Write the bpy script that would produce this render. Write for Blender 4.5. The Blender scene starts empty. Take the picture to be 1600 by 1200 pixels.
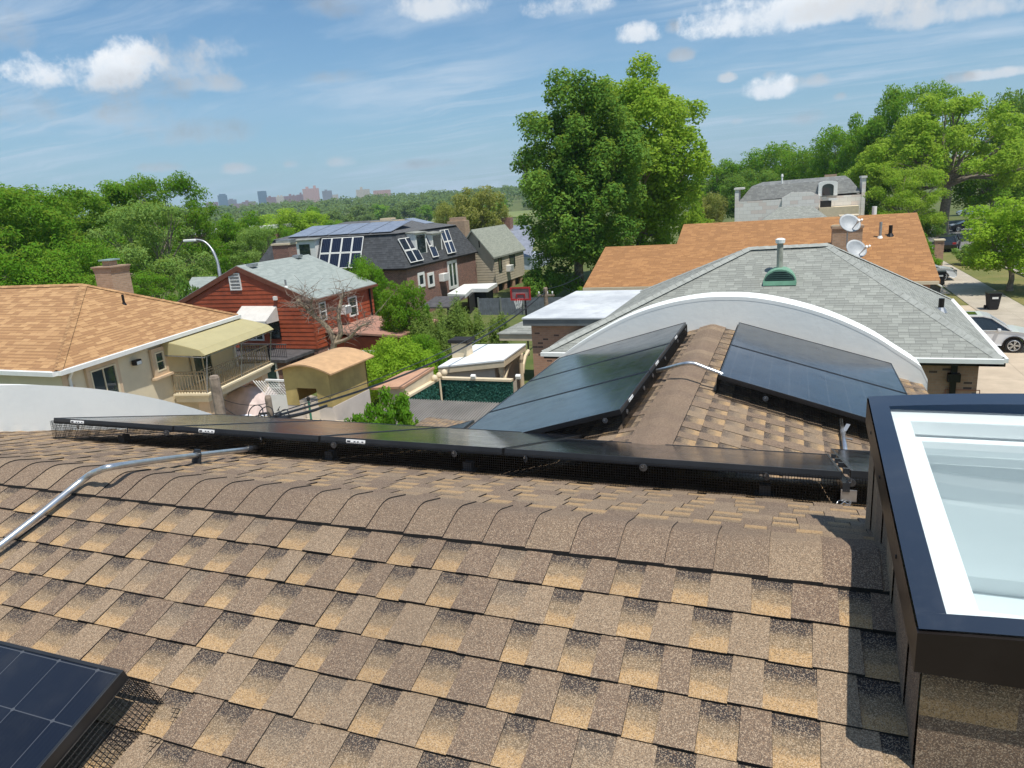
import bpy, math, random
import numpy as np
from mathutils import Vector, Matrix
R = math.radians
rnd = random.Random(7)
scene = bpy.context.scene
COL = scene.collection

# ------------------------------------------------------------------ camera
F = 1109.0                                   # focal length in pixels of a 1600 px wide frame
YAW, ROLL, YH = 22.0, 4.0, 308.0
PITCH = math.degrees(math.atan((600 - YH) * math.cos(R(ROLL)) / F))
_f = Vector((-math.sin(R(YAW)) * math.cos(R(PITCH)), math.cos(R(YAW)) * math.cos(R(PITCH)), -math.sin(R(PITCH))))
_r = Vector((math.cos(R(YAW)), math.sin(R(YAW)), 0)); _u = _r.cross(_f)
CR = _r * math.cos(R(ROLL)) - _u * math.sin(R(ROLL))
CU = _r * math.sin(R(ROLL)) + _u * math.cos(R(ROLL))
CF = _f
cam = bpy.data.cameras.new("camera"); cam.sensor_width = 36; cam.lens = 36 * F / 1600
cam.clip_start = 0.05; cam.clip_end = 20000
camo = bpy.data.objects.new("camera", cam); COL.objects.link(camo)
M = Matrix.Identity(4)
for i in range(3):
    M[i][0] = CR[i]; M[i][1] = CU[i]; M[i][2] = -CF[i]
camo.matrix_world = M
scene.camera = camo

# surveying helper: turns a sighting into a point at a known distance, height or plane
def ray(px, py): return CF + CR * ((px - 800) / F) - CU * ((py - 600) / F)
def at(px, py, x=None, y=None, z=None, d=None):
    v = ray(px, py)
    s = x / v.x if x is not None else y / v.y if y is not None else z / v.z if z is not None else d
    return v * s
def on(px, py, P, N):
    v = ray(px, py); P = Vector(P); N = Vector(N)
    return v * (P.dot(N) / v.dot(N))
G = -8.5                                     # street level below the camera

# ------------------------------------------------------------------ sun, sky, exposure
SUN = Vector((0.32, -0.235, 1.0)).normalized()
sun = bpy.data.lights.new("sun", 'SUN'); sun.energy = 4.2; sun.angle = R(0.53); sun.color = (1.0, 0.955, 0.88)
suno = bpy.data.objects.new("sun", sun); COL.objects.link(suno)
suno.rotation_euler = (-SUN).to_track_quat('-Z', 'Y').to_euler()
scene.view_settings.view_transform = 'Standard'; scene.view_settings.look = 'None'
scene.view_settings.gamma = 1; scene.view_settings.use_curve_mapping = False
scene.view_settings.exposure = 0.28

# ------------------------------------------------------------------ node helpers
class S:
    def __init__(s, nt, k): s.nt, s.k = nt, k
    def _m(s, op, b=None, c=None):
        n = s.nt.nodes.new('ShaderNodeMath'); n.operation = op
        for i, v in enumerate((s, b, c)):
            if v is None: continue
            if isinstance(v, S): s.nt.links.new(v.k, n.inputs[i])
            else: n.inputs[i].default_value = v
        return S(s.nt, n.outputs[0])
    def __add__(s, o): return s._m('ADD', o)
    def __sub__(s, o): return s._m('SUBTRACT', o)
    def __mul__(s, o): return s._m('MULTIPLY', o)
    def __truediv__(s, o): return s._m('DIVIDE', o)
    def floor(s): return s._m('FLOOR')
    def fract(s): return s._m('FRACT')
    def abs(s): return s._m('ABSOLUTE')
    def gt(s, o): return s._m('GREATER_THAN', o)
    def lt(s, o): return s._m('LESS_THAN', o)
    def mod(s, o): return s._m('FLOORED_MODULO', o)
    def max(s, o): return s._m('MAXIMUM', o)
    def min(s, o): return s._m('MINIMUM', o)
    def pow(s, o): return s._m('POWER', o)
    def clamp(s): 
        r = s._m('ADD', 0.0); r.k.node.use_clamp = True; return r
    def ss(s, a, b):
        n = s.nt.nodes.new('ShaderNodeMapRange'); n.interpolation_type = 'SMOOTHSTEP'
        s.nt.links.new(s.k, n.inputs[0]); n.inputs[1].default_value = a; n.inputs[2].default_value = b
        return S(s.nt, n.outputs[0])
def nd(nt, t, ins=None, out=0, **p):
    n = nt.nodes.new(t)
    for k, v in p.items(): setattr(n, k, v)
    for k, v in (ins or {}).items():
        sk = n.inputs[k]
        if isinstance(v, S): nt.links.new(v.k, sk)
        elif isinstance(v, (tuple, list)) and sk.type == 'RGBA' and len(v) == 3: sk.default_value = (*v, 1)
        else: sk.default_value = v
    return S(nt, n.outputs[out])
def mix(nt, f, a, b):
    n = nt.nodes.new('ShaderNodeMix'); n.data_type = 'RGBA'
    for i, v in ((0, f), (6, a), (7, b)):
        if isinstance(v, S): nt.links.new(v.k, n.inputs[i])
        else: n.inputs[i].default_value = v if i == 0 else (*v[:3], 1)
    return S(nt, n.outputs[2])
def comb(nt, x, y, z=0.0): return nd(nt, 'ShaderNodeCombineXYZ', {0: x, 1: y, 2: z})
def sep(nt, v):
    n = nt.nodes.new('ShaderNodeSeparateXYZ'); nt.links.new(v.k, n.inputs[0])
    return [S(nt, o) for o in n.outputs]
def pos(nt): return nd(nt, 'ShaderNodeNewGeometry')
def objpos(nt): return nd(nt, 'ShaderNodeTexCoord', out=3)
def noise(nt, vec, scale, detail=3, rough=.55, out=0):
    return nd(nt, 'ShaderNodeTexNoise', {'Vector': vec, 'Scale': scale, 'Detail': detail, 'Roughness': rough}, out)
def white(nt, vec): return nd(nt, 'ShaderNodeTexWhiteNoise', {'Vector': vec}, 0)
def new(name, rough=.6, metal=0.0, spec=.5):
    m = bpy.data.materials.new(name); m.use_nodes = True
    nt = m.node_tree; b = nt.nodes['Principled BSDF']
    b.inputs['Roughness'].default_value = rough; b.inputs['Metallic'].default_value = metal
    b.inputs['Specular IOR Level'].default_value = spec
    return m, nt, b
def setc(nt, b, c):
    if isinstance(c, S): nt.links.new(c.k, b.inputs['Base Color'])
    else: b.inputs['Base Color'].default_value = (*c, 1)
def bump(nt, b, h, dist, strength=.6):
    n = nd(nt, 'ShaderNodeBump', {'Height': h, 'Distance': dist, 'Strength': strength}); nt.links.new(n.k, b.inputs['Normal'])
def geo_uv(nt, k=1.0):
    """horizontal run and height on axis aligned walls and slopes"""
    g = nt.nodes.new('ShaderNodeNewGeometry')
    p = sep(nt, S(nt, g.outputs['Position'])); n = sep(nt, S(nt, g.outputs['True Normal']))
    w = n[0].abs().gt(n[1].abs())
    u = p[1] * w + p[0] * (w * -1.0 + 1.0)
    return u, p[2] * k, S(nt, g.outputs['Position'])
def cells(nt, u, v, w, h, gap_u, gap_v, stagger=.5, jit=0.0):
    r = (v / h).floor()
    rr = white(nt, comb(nt, r, 3.3))
    uu = u / w + (r.mod(2.0) * stagger if stagger else rr * 7.0) + (rr * jit if jit else 0.0)
    c = uu.floor(); fu = uu.fract(); fv = (v / h).fract()
    rand = white(nt, comb(nt, c, r, 1.7))
    m = fu.lt(gap_u / w).max(fv.lt(gap_v / h))
    return rand, m, fu, fv, r
def plain(name, c, rough=.6, metal=0.0, var=.12, sc=3.0, dirt=0.0, spec=.5, bmp=0.0):
    m, nt, b = new(name, rough, metal, spec)
    p = pos(nt); n = noise(nt, p, sc, 5, .6)
    col = mix(nt, n.ss(.3, .7), tuple(x * (1 - var) for x in c), tuple(min(1, x * (1 + var)) for x in c))
    if dirt:
        d = noise(nt, p, sc * .35, 6, .7).ss(.5, .8) * dirt
        col = mix(nt, d, col, (.09, .085, .075))
    setc(nt, b, col)
    if bmp: bump(nt, b, noise(nt, p, sc * 12, 4, .6), bmp, .5)
    return m
def brick(name, cols, mortar, dark=None, dk=.05, w=.215, h=.075):
    m, nt, b = new(name, .85)
    u, v, p = geo_uv(nt)
    rand, mk, fu, fv, r = cells(nt, u, v, w, h, .011, .011)
    c = mix(nt, rand, cols[0], cols[1])
    c = mix(nt, rand.gt(.72) * .8, c, cols[2])
    if dark:
        rd = white(nt, comb(nt, rand, rand * 3.1 + .5)); c = mix(nt, rd.lt(dk), c, dark)
    c = mix(nt, noise(nt, p, 9, 4).ss(.3, .75) * .35, c, tuple(x * .6 for x in cols[0]))
    c = mix(nt, mk, c, mortar)
    c = mix(nt, noise(nt, p, .7, 5, .65).ss(.5, .8) * .3, c, (.1, .08, .07))
    setc(nt, b, c); bump(nt, b, mk * -1.0, .006, .6)
    return m
def shingle_far(name, cols, line, pitch, w=.3, h=.143, contrast=1.0, stain=.25):
    """asphalt shingles seen from a distance: staggered tabs in even courses"""
    m, nt, b = new(name, .9)
    u, v, p = geo_uv(nt, 1.0 / math.sin(pitch))
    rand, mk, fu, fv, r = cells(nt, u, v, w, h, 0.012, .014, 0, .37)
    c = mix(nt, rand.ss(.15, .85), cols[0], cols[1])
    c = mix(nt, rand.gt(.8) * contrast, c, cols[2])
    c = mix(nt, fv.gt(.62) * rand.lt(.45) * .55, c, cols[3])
    c = mix(nt, mk * .75, c, line)
    gr = white(nt, nd(nt, 'ShaderNodeVectorMath', {0: p, 1: (90., 90., 90.)}, operation='MULTIPLY'))
    c = mix(nt, noise(nt, p, 55, 2).ss(.35, .65) * .3, c, tuple(x * .72 for x in cols[0]))
    c = mix(nt, noise(nt, p, .55, 6, .65).ss(.45, .8) * stain, c, tuple(x * .5 for x in cols[0]))
    setc(nt, b, c); bump(nt, b, fv * -1.0, .01, .5)
    return m
def glassy(name, c, rough=.04, var=.5):
    m, nt, b = new(name, rough, 0, .9)
    p = pos(nt)
    setc(nt, b, mix(nt, noise(nt, p, 1.3, 2).ss(.35, .65), tuple(x * (1 - var) for x in c), c))
    return m

# ------------------------------------------------------------------ world: sky with clouds
W = bpy.data.worlds.new("World"); scene.world = W; W.use_nodes = True
nt = W.node_tree; bg = nt.nodes['Background']
sky = nt.nodes.new('ShaderNodeTexSky'); sky.sky_type = 'NISHITA'; sky.sun_disc = False
sky.sun_elevation = math.asin(SUN.z); sky.sun_rotation = math.atan2(SUN.x, SUN.y)
sky.air_density = 1.25; sky.dust_density = .5; sky.ozone_density = 3.0
SKY = 0.088
skyc = S(nt, nd(nt, 'ShaderNodeVectorMath', {0: S(nt, sky.outputs[0]), 1: (.60, .86, 1.03)}, operation='MULTIPLY').k)
dirv = nd(nt, 'ShaderNodeTexCoord', out=0)
dx, dy, dz = sep(nt, dirv)
zz = dz.max(0.02) + .10
flat = comb(nt, dx / zz, dy / zz)                       # the cloud deck seen in perspective
wv = nd(nt, 'ShaderNodeVectorMath', {0: flat, 1: (.55, 1.5, 1.0)}, operation='MULTIPLY')
warp = noise(nt, flat, .9, 3, .5, 1)
wv2 = nd(nt, 'ShaderNodeVectorMath', {0: wv, 1: nd(nt, 'ShaderNodeVectorMath', {0: warp, 1: (.9, .9, .9)}, operation='MULTIPLY')}, operation='ADD')
cir = noise(nt, wv2, 1.1, 9, .62).ss(.44, .74) * noise(nt, flat, .33, 3, .5).ss(.36, .60)
wv3 = nd(nt, 'ShaderNodeVectorMath', {0: wv2, 1: (.8, 2.6, 1.0)}, operation='MULTIPLY')
cir2 = noise(nt, wv3, .9, 10, .66).ss(.45, .72) * noise(nt, flat, .55, 4, .55).ss(.38, .58)
cir = cir.max(cir2 * .8)
col = mix(nt, cir * .80, skyc, (6.6, 7.4, 8.2))
haze_low = (dz * -1.0 + .30).max(0.0) * 1.5
col = mix(nt, haze_low.min(.36), col, (3.6, 5.2, 7.2))
# cumulus: each puff stands in a direction of its own, its outline broken up by noise
n1 = noise(nt, dirv, 26, 10, .66); n2 = noise(nt, dirv, 9, 8, .6)
edge = (n1 - .5) * 2.6 + (n2 - .5) * 2.0
def puff(px, py, wx, wy, bright, thick):
    global col
    c = ray(px, py).normalized(); e1 = Vector((c.y, -c.x, 0)).normalized(); e2 = e1.cross(c)
    if e2.z < 0: e2 = -e2
    a = nd(nt, 'ShaderNodeVectorMath', {0: dirv, 1: tuple(e1)}, 1, operation='DOT_PRODUCT') - e1.dot(c)
    b = nd(nt, 'ShaderNodeVectorMath', {0: dirv, 1: tuple(e2)}, 1, operation='DOT_PRODUCT') - e2.dot(c)
    f = nd(nt, 'ShaderNodeVectorMath', {0: dirv, 1: tuple(c)}, 1, operation='DOT_PRODUCT').gt(.5)
    a = a / (wx / F); b = b / (wy / F)
    up = b.max(0.0); dn = b.min(0.0) * 1.6
    r2 = a * a + up * up + dn * dn
    den = (r2 * -1.0 + .88 + edge * 1.0).ss(-.1, thick * 1.35) * f
    shade = (b * .42 + .60 + (n1 - .5) * 1.5 + (n2 - .5) * .8).clamp()
    cc = mix(nt, shade, (6.5, 7.3, 8.2), tuple(bright * q for q in (9.6, 9.8, 10.0)))
    col = mix(nt, den * min(1, .42 + .5 * bright), col, cc)
for a in [(135, 118, 88, 36, 1.0, .5), (205, 95, 55, 30, 1.0, .55), (290, 100, 70, 40, .6, .9), (345, 80, 45, 24, .7, .9), (330, 133, 55, 17, .55, .9), (190, 140, 110, 30, .3, 1.2),
          (190, 182, 75, 28, .45, 1.1), (25, 55, 55, 34, .35, 1.2), (70, 178, 90, 25, .35, 1.2), (300, 212, 110, 26, .35, 1.2), (372, 266, 26, 11, .6, .9),
          (535, 254, 26, 12, .6, .9), (455, 258, 14, 9, .5, .9), (660, 259, 60, 11, .35, 1.1), (525, 122, 60, 15, .35, 1.1), (690, 12, 75, 26, .85, .7),
          (505, 12, 60, 26, .3, 1.2), (905, 8, 85, 24, .9, .7), (990, 55, 42, 19, .95, .6), (1049, 44, 12, 13, .4, .9), (1066, 88, 20, 12, .5, .9),
          (1200, 142, 44, 24, 1.0, .55), (1137, 123, 15, 9, .7, .7), (1200, 118, 14, 9, .6, .9), (1268, 128, 30, 13, .6, .9), (1225, 20, 130, 38, 1.0, .6),
          (1350, 8, 130, 25, .7, .9), (1530, 12, 120, 24, .75, .8), (1552, 117, 42, 9, .8, .7), (1495, 124, 25, 10, .4, .9), (1153, 190, 16, 9, .5, .9),
          (1255, 187, 40, 14, .4, 1.1), (1312, 152, 12, 7, .5, .9), (245, 263, 40, 10, .45, 1.0)]:
    puff(*a)
nt.links.new(col.k, bg.inputs[0]); bg.inputs[1].default_value = SKY

# ------------------------------------------------------------------ mesh builder
class MB:
    def __init__(s): s.v = []; s.f = []; s.mi = []; s.tone = None
    def add(s, vs, fs, mi=0):
        o = len(s.v); s.v += [tuple(p) for p in vs]
        for f in fs: s.f.append(tuple(i + o for i in f)); s.mi.append(mi)
        return s
    def quad(s, a, b, c, d, mi=0): return s.add((a, b, c, d), ((0, 1, 2, 3),), mi)
    def poly(s, pts, mi=0): return s.add(pts, (tuple(range(len(pts))),), mi)
    def box(s, x0, y0, z0, x1, y1, z1, mi=0):
        return s.add([(x0, y0, z0), (x1, y0, z0), (x1, y1, z0), (x0, y1, z0), (x0, y0, z1), (x1, y0, z1), (x1, y1, z1), (x0, y1, z1)],
                     [(0, 3, 2, 1), (4, 5, 6, 7), (0, 1, 5, 4), (1, 2, 6, 5), (2, 3, 7, 6), (3, 0, 4, 7)], mi)
    def obox(s, c, a, b, n, mi=0):
        c, a, b, n = Vector(c), Vector(a), Vector(b), Vector(n)
        P = [c - a - b - n, c + a - b - n, c + a + b - n, c - a + b - n, c - a - b + n, c + a - b + n, c + a + b + n, c - a + b + n]
        return s.add(P, [(0, 3, 2, 1), (4, 5, 6, 7), (0, 1, 5, 4), (1, 2, 6, 5), (2, 3, 7, 6), (3, 0, 4, 7)], mi)
    def bar(s, p, q, w, h=None, up=(0, 0, 1), mi=0):
        p, q = Vector(p), Vector(q); h = h or w
        d = q - p; L = d.length; d.normalize(); a = d.cross(Vector(up))
        if a.length < 1e-4: a = d.cross(Vector((1, 0, 0)))
        a.normalize(); b = a.cross(d)
        return s.obox((p + q) / 2, d * L / 2, a * w / 2, b * h / 2, mi)
    def prism(s, pts, off, mi=0):
        off = Vector(off); n = len(pts); P = [Vector(p) for p in pts]
        s.add(P + [p + off for p in P], [tuple(range(n - 1, -1, -1)), tuple(range(n, 2 * n))] + [(i, (i + 1) % n, n + (i + 1) % n, n + i) for i in range(n)], mi)
        return s
    def tube(s, pts, r, n=8, mi=0, cap=True):
        P = [Vector(p) for p in pts]; rr = r if isinstance(r, (list, tuple)) else [r] * len(P)
        vs = []; prev = None
        for i, p in enumerate(P):
            d = (P[min(i + 1, len(P) - 1)] - P[max(i - 1, 0)]).normalized()
            a = (prev - d * prev.dot(d)) if prev else d.cross(Vector((0, 0, 1)) if abs(d.z) < .9 else Vector((1, 0, 0)))
            a.normalize(); prev = a; b = d.cross(a)
            vs += [p + (a * math.cos(2 * math.pi * k / n) + b * math.sin(2 * math.pi * k / n)) * rr[i] for k in range(n)]
        fs = [(i * n + k, i * n + (k + 1) % n, (i + 1) * n + (k + 1) % n, (i + 1) * n + k) for i in range(len(P) - 1) for k in range(n)]
        if cap: fs += [tuple(range(n - 1, -1, -1)), tuple(range((len(P) - 1) * n, len(P) * n))]
        return s.add(vs, fs, mi)
    def lathe(s, c, prof, n=16, mi=0, axis=(0, 0, 1)):
        ax = Vector(axis).normalized(); a = ax.orthogonal().normalized(); b = ax.cross(a); c = Vector(c)
        vs = [c + ax * h + (a * math.cos(2 * math.pi * k / n) + b * math.sin(2 * math.pi * k / n)) * r for r, h in prof for k in range(n)]
        fs = [(i * n + k, i * n + (k + 1) % n, (i + 1) * n + (k + 1) % n, (i + 1) * n + k) for i in range(len(prof) - 1) for k in range(n)]
        fs += [tuple(range(n - 1, -1, -1)), tuple(range((len(prof) - 1) * n, len(prof) * n))]
        return s.add(vs, fs, mi)
    def build(s, name, mats, root=None, smooth=False, bevel=0.0):
        o_ = root
        off = Vector((0, 0, 0))
        while o_ is not None: off += o_.location; o_ = o_.parent
        v = np.array(s.v, float) - np.array(off)
        me = bpy.data.meshes.new(name); me.from_pydata([tuple(p) for p in v], [], s.f)
        mats = mats if isinstance(mats, (list, tuple)) else [mats]
        for m in mats: me.materials.append(m)
        if len(mats) > 1: me.polygons.foreach_set('material_index', s.mi)
        if s.tone is not None:
            at_ = me.color_attributes.new('tone', 'FLOAT_COLOR', 'CORNER')
            at_.data.foreach_set('color', np.array(s.tone, np.float32).ravel())
        if smooth: me.polygons.foreach_set('use_smooth', [True] * len(me.polygons))
        me.update()
        o = bpy.data.objects.new(name, me); COL.objects.link(o)
        if root is not None: o.parent = root
        if bevel:
            b = o.modifiers.new('bevel', 'BEVEL'); b.width = bevel; b.segments = 2; b.limit_method = 'ANGLE'
        return o
def tag(o, label, cat, group=None):
    o['label'] = label; o['category'] = cat
    if group: o['group'] = group
    return o
def thing(name, label, cat, loc, group=None):
    o = bpy.data.objects.new(name, None); o.location = loc; o.empty_display_size = .2; COL.objects.link(o)
    return tag(o, label, cat, group)
def struct(o): o['kind'] = 'structure'; return o
def stuff(o): o['kind'] = 'stuff'; return o
def copy_tree(o, parent=None):
    c = o.copy(); COL.objects.link(c)
    if parent: c.parent = parent
    for ch in list(o.children): copy_tree(ch, c)
    return c
V = Vector

# ------------------------------------------------------------------ materials
def shingle_own():
    m, nt, b = new('brown_shingle', .88, 0, .35)
    a = nt.nodes.new('ShaderNodeAttribute'); a.attribute_name = 'tone'
    kind, rand, grad = sep(nt, S(nt, a.outputs['Vector']))
    p = pos(nt)
    n1 = noise(nt, p, 26, 4, .65); n0 = noise(nt, p, 7, 3, .6)
    tab = mix(nt, rand, (.178, .122, .086), (.25, .178, .115))
    tab = mix(nt, rand.gt(.62) * .75, tab, (.305, .220, .142))
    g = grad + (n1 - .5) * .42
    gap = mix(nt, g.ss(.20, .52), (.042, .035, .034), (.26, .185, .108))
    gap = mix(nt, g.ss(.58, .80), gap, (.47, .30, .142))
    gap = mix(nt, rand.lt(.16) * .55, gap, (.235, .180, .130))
    c = mix(nt, kind.gt(.5), tab, gap)
    vo = nd(nt, 'ShaderNodeTexVoronoi', {'Vector': p, 'Scale': 470.0}, 1)
    sp = sep(nt, vo)[0]
    c = mix(nt, sp.lt(.25) * .50, c, (.045, .035, .030))
    c = mix(nt, sp.gt(.80) * .50, c, (.62, .48, .33))
    c = mix(nt, (sp.gt(.44) * sp.lt(.54)) * .45, c, (.40, .25, .14))
    c = mix(nt, .10, c, (.03, .02, .014)); c = mix(nt, noise(nt, p, 1.1, 5, .6).ss(.40, .75) * .30, c, (.10, .076, .058))
    setc(nt, b, c); bump(nt, b, sp, .0025, .5)
    return m
M_SH = shingle_own()
M_ASPH = plain('cut_asphalt', (.014, .012, .011), .9, var=.3, sc=40)
def white_render():
    m, nt, b = new('white_render', .75); p = pos(nt)
    st = noise(nt, nd(nt, 'ShaderNodeVectorMath', {0: p, 1: (5., 5., .5)}, operation='MULTIPLY'), 1.0, 5, .65)
    c = mix(nt, noise(nt, p, 1.5, 5, .6).ss(.3, .7), (.80, .82, .78), (.86, .87, .82))
    c = mix(nt, st.ss(.55, .85) * .22, c, (.42, .42, .38)); c = mix(nt, noise(nt, p, 9, 6, .7).ss(.62, .8) * .25, c, (.50, .49, .44))
    setc(nt, b, c); bump(nt, b, noise(nt, p, 14, 5, .6), .004, .5); return m
M_WHITE = white_render()
M_TRIM = plain('white_trim', (.78, .78, .74), .5, var=.04, dirt=.08)
M_TAN_TRIM = plain('cream_trim', (.66, .55, .38), .65, var=.06, dirt=.1)
M_BLACK = plain('black_anodised', (.019, .020, .022), .32, .0, .2, 8)
M_WIRE = plain('black_wire', (.010, .010, .010), .35, .3, .2, 30)
M_STEEL = plain('galvanised_steel', (.62, .63, .63), .30, .85, .12, 25, dirt=.25)
M_ALU = plain('grey_metal', (.42, .43, .44), .4, .7, .15, 12)
M_STICK = plain('white_sticker', (.80, .80, .78), .5, var=.02)
M_PRINT = plain('dark_print', (.05, .05, .06), .6)
M_CLIP = plain('smoked_plastic', (.035, .037, .04), .15, 0, .3, 40, spec=.6)
M_WOOD = plain('weathered_wood', (.26, .20, .15), .85, var=.35, sc=6, bmp=.004)
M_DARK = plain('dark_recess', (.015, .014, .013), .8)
M_BROWN = plain('dark_bronze_metal', (.013, .010, .009), .38, .0, .25, 5, spec=.35)
M_GLASS = glassy('window_glass', (.035, .05, .06))
M_GLASS2 = glassy('green_glass', (.05, .09, .075))
M_BRICK_R = brick('red_brick', ((.23, .105, .075), (.33, .15, .105), (.16, .075, .06)), (.36, .31, .27))
M_BRICK_T = brick('tan_brick', ((.40, .225, .14), (.50, .29, .185), (.44, .25, .155)), (.40, .29, .21), dark=(.085, .05, .04), dk=.055)
M_BRICK_Y = brick('buff_brick', ((.42, .28, .18), (.52, .36, .24), (.36, .24, .15)), (.44, .36, .28))
M_GREY_SH = shingle_far('grey_shingle', ((.255, .265, .235), (.33, .34, .30), (.21, .215, .19), (.16, .16, .142)), (.13, .13, .12), R(27), .27, .13, .45)
M_GREEN_SH = shingle_far('pale_grey_shingle', ((.275, .31, .285), (.33, .365, .335), (.245, .275, .25), (.22, .245, .225)), (.23, .26, .25), R(21), .3, .14, .3, .15)
M_OLIVE_SH = shingle_far('olive_shingle', ((.27, .29, .245), (.34, .36, .30), (.23, .25, .21), (.2, .22, .19)), (.18, .19, .17), R(24), .3, .14, .3, .2)
M_ORANGE_SH = shingle_far('orange_shingle', ((.33, .16, .058), (.41, .205, .076), (.28, .128, .045), (.19, .084, .03)), (.17, .065, .02), R(17), .32, .17, .5)
M_TAN_SH = shingle_far('tan_shingle', ((.40, .22, .095), (.50, .295, .135), (.31, .16, .068), (.20, .10, .042)), (.19, .10, .045), R(22), .34, .17, .9, .15)
M_SLATE = shingle_far('slate_shingle', ((.060, .064, .070), (.085, .09, .098), (.045, .048, .053), (.03, .032, .036)), (.022, .023, .026), R(65), .3, .17, .4, .1)
M_SLATE_L = shingle_far('weathered_slate', ((.17, .175, .165), (.23, .235, .22), (.13, .135, .13), (.12, .12, .12)), (.09, .09, .09), R(55), .3, .2, .4, .15)

def cell_glass():
    """dark silicon cells under glass: thin silver lines in the module's own coordinates"""
    m, nt, b = new('solar_cells', .22, 0, .3)
    u, v, w = sep(nt, objpos(nt))
    fu, fv = (u / .1585 + .5).fract(), (v / .1585 + .5).fract(); lu = fu.lt(.016).max(fv.lt(.016)).max(((fu - .008).abs().min((fu - 1.008).abs()) + (fv - .008).abs().min((fv - 1.008).abs())).lt(.05))
    bb = (u / .01585).fract().lt(.06)
    rnd_ = white(nt, comb(nt, (u / .1585 + .5).floor(), (v / .1585 + .5).floor()))
    c = mix(nt, rnd_, (.003, .0045, .011), (.005, .0075, .016))
    c = mix(nt, bb * .25, c, (.05, .055, .065)); c = mix(nt, lu * .8, c, (.085, .09, .10))
    c = mix(nt, noise(nt, objpos(nt), 3.2, 5, .6).ss(.45, .8) * .25, c, (.09, .085, .075))
    setc(nt, b, c)
    b.inputs['Coat Weight'].default_value = .6; b.inputs['Coat Roughness'].default_value = .12
    nt.links.new((noise(nt, objpos(nt), 5, 4).ss(.3, .8) * .14 + .15).k, b.inputs['Roughness'])
    return m
M_CELL = cell_glass()
def silver_cells():
    m, nt, b = new('blue_solar_cells', .15, 0, .6)
    u, v, p = geo_uv(nt)
    l = (u / .17).fract().lt(.09)
    setc(nt, b, mix(nt, l * .6, (.010, .014, .032), (.10, .11, .13)))
    return m
M_CELL_S = silver_cells()
M_ROOFPV = plain('painted_sheen_roof_glass', (.23, .245, .285), .20, 0, .15, 2, spec=.9)  # sky reflection at a grazing angle is painted into this base colour

# ------------------------------------------------------------------ shingle courses as geometry
EXP = .143
def courses(O, U, D, L, n, seed, spans=None, lift=.0085, tabh=.0032, wmin=.07, wmax=.135, gmin=.075, gmax=.125, dark_first=False):
    """O top corner, U along the ridge, D down the slope. Every course is a strip lifted at its butt edge,
    with thicker tabs laid over it."""
    O, U, D = V(O), V(U).normalized(), V(D).normalized(); N = U.cross(D)
    if N.z < 0: N = -N
    r = random.Random(seed); mb = MB(); tone = []
    def q(a, b, c, d, t, mi): mb.quad(a, b, c, d, mi); tone.extend(t)
    def P(u, v, h): return O + U * u + D * v + N * h
    K = [(0, 0, 0, 1)] * 4
    for i in range(n):
        v0, v1 = i * EXP, (i + 1) * EXP
        for (a, b) in (spans(v0, v1) if spans else [(0, L)]):
            u = a - r.random() * .2; first = r.random() < .5
            while u < b:
                gap = first; first = not first
                w = r.uniform(gmin, gmax) if gap else r.uniform(wmin, wmax)
                x0, x1 = max(a, u), min(b, u + w); u += w
                if x1 - x0 < .004: continue
                rv = r.random(); t0 = (1.0 if gap else 0.0, rv, 0, 1); t1 = (1.0 if gap else 0.0, rv, 1, 1)
                wob = r.uniform(-.0022, .0028); sk_ = 0 if gap else r.uniform(-.004, .004); dv = r.uniform(-.0022, .0022)
                h0 = 0.0005 + (0 if gap else tabh); h1 = lift + wob + (0 if gap else tabh)
                ve = v1 + dv; xa, xb = x0 + (0 if gap else .003) - (.006 if gap else 0), x1 - (0 if gap else .003) + (.006 if gap else 0)
                q(P(xa + sk_, v0 - .002, h0), P(xb + sk_, v0 - .002, h0), P(x1, ve, h1), P(x0, ve, h1), [t0, t0, t1, t1], 0)
                q(P(x0, ve, h1), P(x1, ve, h1), P(x1, ve + .0015, -.004), P(x0, ve + .0015, -.004), K, 1)
                if not gap:
                    for x, s in ((x1, 1),):
                        q(P(xb + sk_, v0, h0), P(x, ve, h1), P(x + s * .0008, ve, h1 - tabh - .001), P(xb + sk_ + s * .0008, v0, 0), K, 1)
    mb.tone = tone
    return mb
def caps(P0, U, A, B, L, seed, half=.155, exp=.15):
    """folded ridge pieces, each lapping over the next"""
    P0, U, A, B = V(P0), V(U).normalized(), V(A).normalized(), V(B).normalized()
    r = random.Random(seed); mb = MB(); tone = []
    prof = []
    for t in (1, .62, .3): prof.append(A * half * t)
    k = .3 * half
    for t in (.25, .5, .75): prof.append(A * k * (1 - t) ** 2 + B * k * t ** 2)
    for t in (.3, .62, 1): prof.append(B * half * t)
    up = V((0, 0, 1)); n = len(prof); x = 0.0
    while x < L:
        e = min(exp * r.uniform(.97, 1.03), L - x); rv = r.uniform(0, .74); z0, z1 = .0135, .0175 + r.uniform(0, .0012)
        a = [P0 + U * x + p + up * z0 for p in prof]; b = [P0 + U * (x + e) + p + up * z1 for p in prof]
        c = [P0 + U * (x + e + .001) + p + up * .0125 for p in prof]
        mb.add(a + b + c, [], 0)
        o = len(mb.v) - 3 * n
        for i in range(n - 1):
            mb.f.append((o + i, o + i + 1, o + n + i + 1, o + n + i)); mb.mi.append(0); tone.extend([(0, rv, .5, 1)] * 4)
            mb.f.append((o + n + i, o + n + i + 1, o + 2 * n + i + 1, o + 2 * n + i)); mb.mi.append(1); tone.extend([(0, 0, 0, 1)] * 4)
        for j in (0, n - 1):                     # the cut side edges
            dn = up * -.02
            mb.quad(a[j], b[j], b[j] + dn, a[j] + dn, 1); tone.extend([(0, 0, 0, 1)] * 4)
        x += e
    mb.tone = tone
    return mb

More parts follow.
